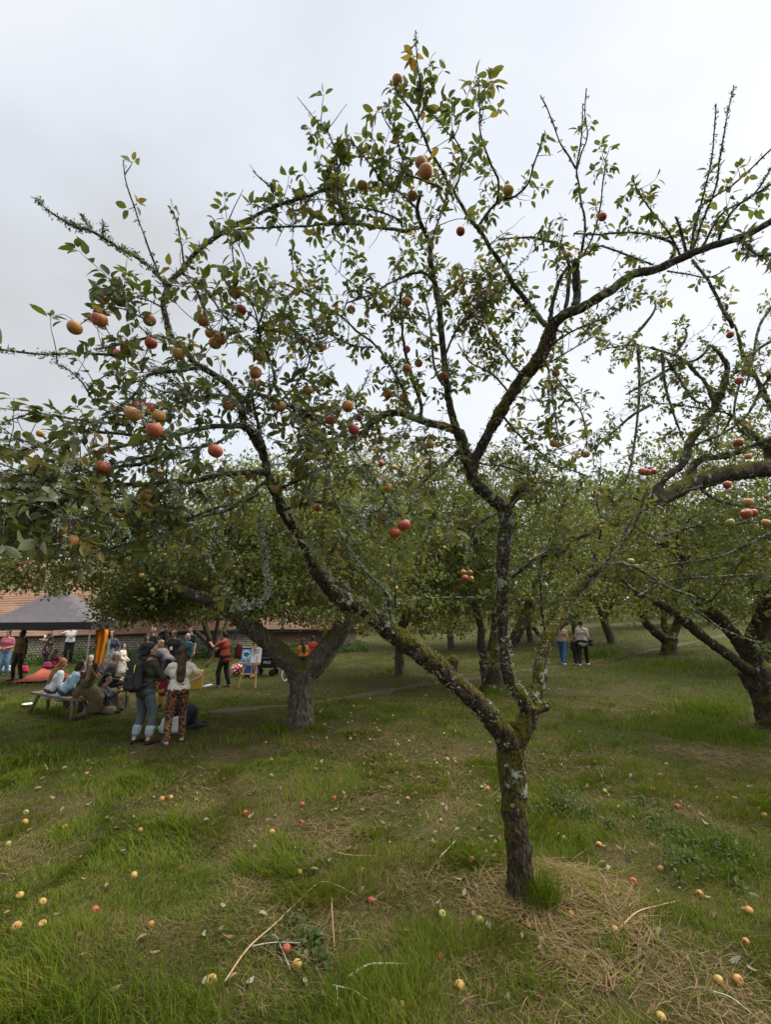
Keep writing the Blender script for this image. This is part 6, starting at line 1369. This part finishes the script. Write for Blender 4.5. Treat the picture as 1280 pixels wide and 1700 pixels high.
# ------------------------------------------------------------------ grass, straw, windfalls and litter
def blades(r, x, y, h, w, lean, ang, tint, z0=0.0, wob=0.5):
    n = len(x); z = hgt(x, y) + z0 - 0.006
    dirx, diry = np.cos(ang), np.sin(ang)
    sa = ang + r.normal(size=n) * wob + math.pi / 2
    sx, sy = np.cos(sa) * w / 2, np.sin(sa) * w / 2
    V = np.empty((n, 5, 3))
    V[:, 0] = np.stack([x - sx, y - sy, z], 1); V[:, 1] = np.stack([x + sx, y + sy, z], 1)
    mx, my, mz = x + dirx * lean * 0.35, y + diry * lean * 0.35, z + h * 0.62
    V[:, 2] = np.stack([mx - sx * 0.8, my - sy * 0.8, mz], 1); V[:, 3] = np.stack([mx + sx * 0.8, my + sy * 0.8, mz], 1)
    V[:, 4] = np.stack([x + dirx * lean, y + diry * lean, z + h], 1)
    o = (np.arange(n) * 5)[:, None]
    return V.reshape(-1, 3), np.array([[0, 1, 3, 2]]) + o, np.array([[2, 3, 4]]) + o, np.repeat(tint, 5)
M_GRASS = leaf_mat('grass_blade', [(0.0, (0.062, 0.108, 0.006)), (0.35, (0.116, 0.150, 0.012)), (0.58, (0.155, 0.135, 0.026)), (0.78, (0.185, 0.122, 0.068)), (1.0, (0.30, 0.21, 0.125))], trans=0.25, rough=0.7, bfac=0.0, spec=0.1)
def in_view(n, y0, y1, r, m=0.95, pad=1.4):
    y = np.sqrt(r.uniform(y0 * y0, y1 * y1, n)); x = r.uniform(-1, 1, n) * (m * y + pad); return x, y
def grass():
    r = np.random.default_rng(3); A = Acc()
    bands = [(2.9, 5.2, 135000, 0.0064, 1.15), (5.2, 8.5, 130000, 0.0087, 1.05), (8.5, 14, 85000, 0.0135, 1.0), (14, 26, 50000, 0.021, 1.05), (26, 46, 20000, 0.045, 1.2)]
    for y0, y1, n, wid, hs in bands:
        x, y = in_view(n, y0, y1, r)
        dr = dryness(x, y); pdist = path_dist(x, y); sw = straw_mask(x, y)
        tuft = fbm(xy0(x, y) * 1.7, 3, 55); fine = fbm(xy0(x, y) * 7, 2, 56)
        keep = (r.random(n) > 0.6 * sm(0.26, 0.1, pdist)) & (r.random(n) > sw * 0.93) & (r.random(n) > 0.45 * dr) & (fine + 0.25 * r.random(n) > 0.40)
        x, y, dr, tuft, fine = x[keep], y[keep], dr[keep], tuft[keep], fine[keep]; n = len(x)
        dead = r.random(n) < (0.12 + 0.60 * dr)
        h = (0.022 + 0.075 * sm(0.42, 0.75, tuft) + 0.02 * r.random(n)) * r.uniform(0.6, 1.35, n) * hs
        h = np.where(dead, h * 0.55 + 0.006, h)
        flow = fbm(xy0(x, y) * 1.1, 2, 91) * 12
        ang = flow + r.normal(size=n) * 0.9
        lean = np.where(dead, r.uniform(0.03, 0.14, n), h * r.uniform(0.2, 1.3, n))
        tint = np.where(dead, r.normal(0.80, 0.12, n), r.normal(0.22, 0.12, n) + 0.22 * dr)
        w = wid * r.uniform(0.6, 1.4, n) * np.where(dead, 0.6, 1)
        V, Q, T, t = blades(r, x, y, h, w, lean, ang, np.clip(tint, 0, 1)); A.add(V, Q, T, tint=t)
    link('grass', A.mesh('grass', [M_GRASS]), kind='stuff', label='short rough orchard grass with dry patches', category='grass')
    # tall tufts
    A = Acc()
    for px, py, rad, n, hh in [(905, 1500, 0.12, 260, 0.30), (880, 1492, 0.07, 110, 0.2), (640, 1660, 0.34, 700, 0.17), (560, 1690, 0.3, 500, 0.16), (150, 1650, 0.5, 900, 0.14), (60, 1600, 0.35, 420, 0.13), (300, 1690, 0.35, 500, 0.15), (700, 1560, 0.22, 280, 0.12), (860, 1640, 0.3, 420, 0.14), (1170, 1185, 0.8, 700, 0.3), (1150, 1215, 0.9, 700, 0.22), (1240, 1225, 0.5, 300, 0.22), (455, 1215, 0.35, 260, 0.2), (525, 1212, 0.25, 160, 0.16), (985, 1090, 1.5, 400, 0.28), (1130, 1110, 2.0, 700, 0.3), (1210, 1420, 0.5, 500, 0.16), (1150, 1530, 0.35, 360, 0.14), (1020, 1590, 0.12, 60, 0.22), (80, 1260, 0.7, 400, 0.18), (260, 1300, 0.5, 280, 0.14), (660, 1116, 0.5, 120, 0.2), (815, 1150, 0.5, 140, 0.16)]:
        g = G(px, py); q = r.normal(size=(n, 2)) * rad * 0.55
        x, y = g[0] + q[:, 0], g[1] + q[:, 1]; far = max(1.0, g[1] / 5)
        h = hh * r.uniform(0.45, 1.1, n)
        V, Q, T, t = blades(r, x, y, h, 0.0055 * far * r.uniform(0.7, 1.4, n), h * r.uniform(0.25, 1.1, n), r.uniform(0, 6.28, n), np.clip(r.normal(0.17, 0.1, n), 0, 1)); A.add(V, Q, T, tint=t)
    link('tall_grass', A.mesh('tall_grass', [M_GRASS]), kind='stuff', label='long green grass tufts round the trunks', category='grass')
    # straw
    A = Acc()
    x, y = r.uniform(0.4, 3.4, 19000), r.uniform(2.9, 5.8, 19000)
    k = r.random(len(x)) < straw_mask(x, y) ** 1.2; x, y = x[k], y[k]
    x2, y2_ = r.uniform(4.2, 7.6, 6000), r.uniform(7.6, 10.2, 6000); k = r.random(len(x2)) < straw_mask(x2, y2_); x, y = np.concatenate([x, x2[k]]), np.concatenate([y, y2_[k]])
    n = len(x); ang = np.arctan2(y - 4.9, x - 1.35) + r.normal(size=n) * 0.75 + fbm(xy0(x, y) * 2.0, 2, 44) * 5 + np.where(r.random(n) < 0.3, 1.6, 0)
    V, Q, T, t = blades(r, x, y, r.uniform(0.002, 0.05, n), 0.0062 * r.uniform(0.5, 1.9, n), r.uniform(0.08, 0.36, n), ang, np.clip(r.normal(0.70, 0.2, n), 0.42, 1), z0=r.uniform(0.0, 0.035, n), wob=0.3)
    A.add(V, Q, T, tint=t)
    for px, py, rad, n in [(560, 1380, 0.4, 500), (420, 1470, 0.3, 420), (700, 1450, 0.45, 620), (1010, 1560, 0.4, 500), (330, 1300, 0.6, 500), (600, 1300, 0.9, 900), (760, 1290, 0.9, 900), (950, 1260, 0.8, 700), (640, 1230, 1.2, 800), (30, 1420, 0.5, 360), (500, 1560, 0.4, 420), (800, 1600, 0.4, 500), (1150, 1640, 0.5, 600), (1080, 1180, 1.3, 500), (740, 1170, 1.0, 420), (520, 1235, 0.7, 400), (1240, 1690, 0.5, 420), (930, 1660, 0.4, 420)]:
        n = int(n * 0.6); g = G(px, py); q = r.normal(size=(n, 2)) * rad * 0.6; x, y = g[0] + q[:, 0], g[1] + q[:, 1]; far = max(1, g[1] / 5)
        V, Q, T, t = blades(r, x, y, r.uniform(0.002, 0.05, n), 0.0055 * far * r.uniform(0.6, 1.4, n), r.uniform(0.06, 0.24, n), r.uniform(0, 6.28, n), np.clip(r.normal(0.82, 0.12, n), 0.45, 1), z0=r.uniform(0.0, 0.035, n), wob=0.3); A.add(V, Q, T, tint=t)
    link('straw', A.mesh('straw', [M_GRASS]), kind='stuff', label='dry straw mulch heaped round the front trunk', category='straw')
grass()
M_LITTER = leaf_mat('fallen_leaf', [(0.0, (0.10, 0.055, 0.03)), (0.35, (0.20, 0.12, 0.06)), (0.6, (0.22, 0.15, 0.08)), (0.85, (0.20, 0.20, 0.12)), (1.0, (0.26, 0.27, 0.2))], trans=0.1, rough=0.7, bfac=0.0)
def litter():
    r = np.random.default_rng(8); A = Acc()
    x, y = in_view(1500, 3.0, 9.0, r)
    k = r.random(len(x)) < 0.35 + 0.65 * np.exp(-((x - 0.8) / 2.2) ** 2); x, y = x[k], y[k]; n = len(x)
    d = nrm(np.stack([r.normal(size=n), r.normal(size=n), r.normal(size=n) * 0.25], 1)); up = nrm(np.stack([r.normal(size=n) * 0.35, r.normal(size=n) * 0.35, np.where(r.random(n) < 0.5, 1.0, -1.0)], 1))
    leaves_into(A, FINE, np.stack([x, y, hgt(x, y) + r.uniform(0.015, 0.05, n)], 1), d, up, r.uniform(0.05, 0.085, n), r.random(n), r)
    link('fallen_leaves', A.mesh('fallen_leaves', [M_LITTER]), kind='stuff', label='curled brown and grey leaves fallen in the grass', category='leaves')
litter()
# nettles and dock by the front trunk
M_NETTLE = leaf_mat('nettle_leaf', [(0.0, (0.025, 0.055, 0.010)), (0.6, (0.05, 0.088, 0.016)), (1.0, (0.10, 0.13, 0.03))], back=(0.06, 0.09, 0.025), trans=0.3)
def nettles(label, spots, seed):
    r = np.random.default_rng(seed); A, S = Acc(), Acc(); base = None
    for px, py, n, hh, rad in spots:
        g = G(px, py)
        if base is None: base = g; root = empty('nettle_clump', base, label, 'plant', 'nettles among the grass')
        for _ in range(n):
            q = r.normal(size=2) * rad; x, y = g[0] + q[0], g[1] + q[1]; z = gz(x, y); h = hh * r.uniform(0.5, 1.1)
            ln = r.normal(size=2) * 0.12 * h
            c = np.array([[x, y, z - 0.02], [x + ln[0] * 0.4, y + ln[1] * 0.4, z + h * 0.5], [x + ln[0], y + ln[1], z + h]]); c = spline(c, 0.03)
            V, Q, T = tube(c, np.linspace(0.003, 0.0015, len(c)), 4); S.add(V, Q, T)
            for k in range(1, len(c)):
                a = k * 1.57 + r.normal() * 0.3; s = (0.075 - 0.045 * k / len(c)) * r.uniform(0.7, 1.2)
                for s_ in (0, math.pi):
                    d = np.array([math.cos(a + s_), math.sin(a + s_), r.uniform(-0.4, 0.25)])
                    leaves_into(A, FINE[:2], [c[k]], [d], [nrm(np.array([0, 0, 1.0]) + r.normal(size=3) * 0.2)], [s], [np.clip(r.normal(0.45, 0.25), 0, 1)], r)
    wchild('stem', S.mesh('stem', [M_NETTLE]), root, kind='stuff'); wchild('foliage', A.mesh('foliage', [M_NETTLE]), root, kind='stuff')
    for ob in root.children:
        if 'stem' in ob.name:
            ob.data.attributes.new('tint', 'FLOAT', 'POINT')
nettles('tallest dark green nettle clump just right of the front trunk', [(938, 1345, 14, 0.30, 0.09), (960, 1352, 12, 0.18, 0.12), (905, 1352, 9, 0.14, 0.1), (1000, 1372, 8, 0.12, 0.1)], 1)
nettles('low nettle patch spreading at the far right of the straw', [(1150, 1440, 22, 0.16, 0.22), (1200, 1420, 18, 0.15, 0.2), (1120, 1400, 10, 0.14, 0.16), (1060, 1350, 14, 0.13, 0.16), (1100, 1345, 10, 0.12, 0.2), (1230, 1465, 8, 0.12, 0.16)], 2)
nettles('small nettle sprouts under the broken straw stalk', [(490, 1540, 5, 0.12, 0.06), (510, 1575, 6, 0.12, 0.08), (545, 1590, 6, 0.11, 0.08), (480, 1560, 4, 0.13, 0.05)], 3)
# dead stalks and sticks lying about
M_STICK = plain((0.36, 0.26, 0.14), 0.8, 0.25, 40, 'dry_stalk'); M_PALE = plain((0.45, 0.41, 0.35), 0.85, 0.25, 40, 'bleached_wood')
for name, pts, rad, mat, lab in [('dead_stalk', [(372, 1640), (410, 1590), (455, 1542), (490, 1505), (530, 1475), (560, 1481), (590, 1490)], 0.006, M_STICK, 'long bent straw coloured stalk lying in the grass'),
        ('pale_stick', [(578, 1632), (610, 1618), (640, 1608), (682, 1606)], 0.008, M_PALE, 'bleached stick lying across long grass near bottom edge'), ('dead_stalk', [(552, 1646), (590, 1663), (620, 1680), (650, 1700)], 0.005, M_PALE, 'thin pale stalk running off the bottom edge'),
        ('dead_stalk', [(558, 1646), (560, 1665), (558, 1684)], 0.004, M_PALE, 'short upright pale stalk by the bottom edge'), ('dead_stalk', [(412, 1581), (455, 1579), (498, 1573)], 0.004, M_PALE, 'straight thin pale stalk beside a red windfall'),
        ('dead_stalk', [(436, 1565), (455, 1566), (470, 1590), (482, 1615)], 0.003, M_PALE, 'thin hooked stalk crossing the bent stalk'), ('dead_stalk', [(550, 1500), (552, 1540), (555, 1580)], 0.004, M_STICK, 'straw stalk standing up among nettle sprouts'),
        ('dead_stalk', [(1030, 1550), (1060, 1527), (1095, 1510), (1130, 1498)], 0.005, M_STICK, 'straw stalk leaning from the mulch heap to the grass'), ('dead_stalk', [(1180, 1655), (1215, 1672), (1250, 1692)], 0.004, M_PALE, 'pale stalk in the bottom corner at right'),
        ('dead_stalk', [(560, 1422), (585, 1430), (625, 1426)], 0.005, M_STICK, 'short straw stalk beside a red windfall apple'), ('dead_stalk', [(730, 1430), (748, 1415), (757, 1400)], 0.004, M_PALE, 'forked pale stalk left of the front trunk')]:
    w = [G(*p) + np.array([0, 0, 0.035 + 0.02 * math.sin(k * 1.7)]) for k, p in enumerate(pts)]
    c = spline(w, 0.03); V, Q, T = tube(c, np.linspace(rad, rad * 0.6, len(c)), 6, 0.25, 2, 60); A = Acc(); A.add(V, Q, T)
    ob = link(name, A.mesh(name, [mat]), label=lab, category='stick', group='dead stalks in the grass')
# windfall apples
APPLE = {k: [apple_mesh('apple', m, 20, t) for t in (0.95, 1.05)] for k, m in dict(R=A_RED, U=A_RUS, G=A_GRN, Y=A_YEL, O=A_ORG).items()}
CN = dict(R='red', U='russet', G='green', Y='yellow', O='orange')
WIND = [(268,1327,'O'),(283,1324,'Y'),(232,1379,'Y'),(107,1374,'O'),(40,1366,'Y'),(42,1349,'G'),(32,1488,'Y'),(69,1499,'Y'),(69,1536,'Y'),(26,1541,'Y'),(157,1513,'R'),(351,1631,'Y'),(406,1351,'R'),(12,1402,'G'),(23,1294,'G'),(143,1284,'Y'),(222,1455,'Y'),(250,1536,'U'),
 (451,1383,'O'),(501,1336,'R'),(500,1365,'R'),(555,1326,'R'),(570,1318,'G'),(450,1262,'G'),(450,1288,'G'),(497,1449,'Y'),(602,1448,'R'),(615,1496,'R'),(734,1520,'G'),(797,1532,'G'),(475,1577,'R'),(493,1605,'Y'),(763,1641,'Y'),(667,1678,'Y'),(653,1673,'O'),(786,1273,'O'),(800,1307,'G'),(810,1310,'O'),(756,1265,'Y'),(743,1260,'Y'),(725,1267,'G'),(648,1253,'O'),(677,1326,'O'),(784,1430,'U'),(731,1591,'R'),
 (937,1393,'Y'),(928,1388,'Y'),(995,1403,'Y'),(1052,1466,'R'),(1097,1443,'Y'),(1021,1547,'Y'),(1245,1515,'O'),(1239,1565,'U'),(1194,1630,'Y'),(1226,1630,'O'),(1163,1486,'Y'),(1125,1339,'R'),(1271,1355,'Y'),(1084,1310,'O'),(1107,1268,'Y'),(949,1520,'U'),(1098,1692,'Y'),(1005,1314,'G')]
bandn = [(1560, 'along the bottom of the picture'), (1470, 'level with the foot of the front trunk'), (1400, 'just behind the foot of the front trunk'), (1345, 'in the grass halfway back to the path'), (1300, 'in the dry grass beyond halfway to the path'), (0, 'in the grass nearest the path')]
ORD = 'first second third fourth fifth sixth seventh eighth ninth tenth eleventh twelfth thirteenth fourteenth fifteenth sixteenth seventeenth eighteenth'.split()
rw = np.random.default_rng(77); rows_ = {}
for p in WIND: rows_.setdefault(next(t for lim, t in bandn if p[1] >= lim), []).append(p)
for t, ps in rows_.items():
    for k, (px, py, c) in enumerate(sorted(ps)):
        g = G(px, py + 2); s = 0.034 * rw.uniform(0.8, 1.12)
        ob = link('windfall_apple', APPLE[c][int(rw.integers(0, 2))], label='%s windfall apple, %s from the left %s' % (CN[c], ORD[k], t), category='apple', group='windfall apples')
        ob.location = (g[0], g[1], gz(g[0], g[1]) + s * 0.5); ob.scale = [s] * 3; ob.rotation_euler = rw.uniform(0, 6.28, 3)
for k in range(48):
    px, py = (rw.normal(560, 70), rw.uniform(1118, 1250)) if k % 3 else (rw.uniform(640, 1000), rw.uniform(1120, 1250))
    g = G(px, py); c = 'GYYGO'[int(rw.integers(0, 5))]; s = 0.029 * rw.uniform(0.8, 1.15)
    if c == 'O': c = 'Y'
    ob = link('windfall_apple', LOW[c], label='tiny pale windfall apple in the grass along the path', category='apple', group='small pale windfalls along the path')
    ob.location = (g[0], g[1], gz(g[0], g[1]) + s * 0.8); ob.scale = [s] * 3; ob.rotation_euler = rw.uniform(0, 6.28, 3)
# apples hanging on the front tree and the right edge tree
HANG = [(170,495,22,'R'),(164,531,26,'R'),(123,544,27,'O'),(248,532,22,'O'),(250,570,23,'R'),(186,584,17,'R'),(197,589,19,'R'),(390,485,22,'R'),(399,514,21,'R'),(337,532,21,'U'),(349,553,18,'U'),(366,562,22,'U'),(357,570,21,'U'),(424,619,20,'U'),(432,484,14,'U'),(229,676,24,'R'),(245,679,24,'R'),(263,691,24,'O'),(256,714,30,'R'),(357,749,27,'R'),(169,776,26,'R'),(15,803,29,'R'),(38,807,23,'U'),(66,720,14,'O'),(583,514,16,'U'),(676,502,16,'U'),(638,593,15,'U'),(675,580,14,'R'),(675,612,15,'U'),(695,603,14,'U'),(501,568,13,'R'),(548,698,19,'R'),(530,694,15,'Y'),(587,713,19,'R'),(674,724,14,'U'),(458,812,19,'U'),(488,770,14,'R'),(527,843,14,'R'),(601,858,13,'R'),(671,872,23,'R'),(655,885,21,'R'),(660,133,20,'U'),(699,270,22,'U'),(707,285,25,'U'),(685,325,18,'U'),(602,309,19,'U'),(844,316,21,'Y'),(765,384,16,'R'),(769,484,13,'U'),(1001,360,15,'R'),(920,736,16,'O'),(973,754,15,'O'),(867,676,12,'R'),(847,713,11,'R'),(783,612,11,'U'),(605,790,11,'O'),(633,770,11,'R'),(655,776,10,'O'),(770,950,10,'O'),(780,950,10,'O'),(772,960,12,'R'),(782,961,10,'O'),(650,965,9,'O'),(657,977,9,'O'),(445,495,11,'U')]
HANG8 = [(1213,556,13,'R'),(1228,632,15,'R'),(1227,735,15,'R'),(1243,758,12,'O'),(1067,783,13,'R'),(1075,784,13,'R'),(1085,783,12,'R'),(1208,805,14,'R'),(1243,834,14,'O'),(1240,853,19,'R'),(1251,852,15,'R'),(1213,868,14,'G'),(1048,932,11,'G'),(1058,942,12,'Y'),(1272,868,14,'O')]
def hang(lst, root, paths, fo):
    allp = np.vstack([c for c, _ in paths] + [np.array(fo.p)])
    V, Q, T = tube(np.array([[0, 0, 0], [0.05, 0.02, 0.5], [0, 0, 1.0]]), 0.05, 4)
    for px, py, dm, c in lst:
        d = 0.078 * F_PX / dm; dr = ray(px, py); w = np.array([0, 0, CAM_H]) + dr * d
        s = 0.038 * rw.uniform(0.9, 1.05)
        ob = link('apple', APPLE[c][int(rw.integers(0, 2))], root); ob.location = Vector(w - np.array(root.location)); ob.scale = [s] * 3
        ob.rotation_euler = (rw.uniform(-0.5, 0.5), rw.uniform(-0.5, 0.5), rw.uniform(0, 6.28))
        near_ = allp[np.argmin(((allp - w - np.array([0, 0, 0.1])) ** 2).sum(1))]
        up_ = w + np.array([0, 0, s * 0.8]); mid = up_ + (near_ - up_) * 0.5 + np.array([0, 0, 0.03])
        A = Acc(); A.add(*tube(spline([up_ - np.array([0, 0, s * 0.4]), up_, mid, near_], 0.03), 0.0017, 4))
        st = wchild('stalk', A.mesh('stalk', [M_TWIG]), root)
hang(HANG, front_tree, FRONT_LIMBS, FO)
hang(HANG8, rt8, LIMBS, FO8)
fp = np.array(FO.p); vec = fp - np.array([0, 0, CAM_H]); dep = vec[:, 1] * CT + vec[:, 2] * ST
fpx, fpy = 640 + F_PX * vec[:, 0] / dep, 850 - F_PX * (vec[:, 2] * CT - vec[:, 1] * ST) / dep
cand = np.where((fpx > 60) & (fpx < 1000) & (fpy > 560) & (fpy < 900))[0]
hang([(fpx[k], fpy[k] + 0.05 * F_PX / dep[k], 0.078 * F_PX / dep[k], 'RUOUO'[int(rw.integers(0, 5))]) for k in cand[rw.permutation(len(cand))[:34]]], front_tree, FRONT_LIMBS, FO)
bpy.data.scenes.remove(SHOP)
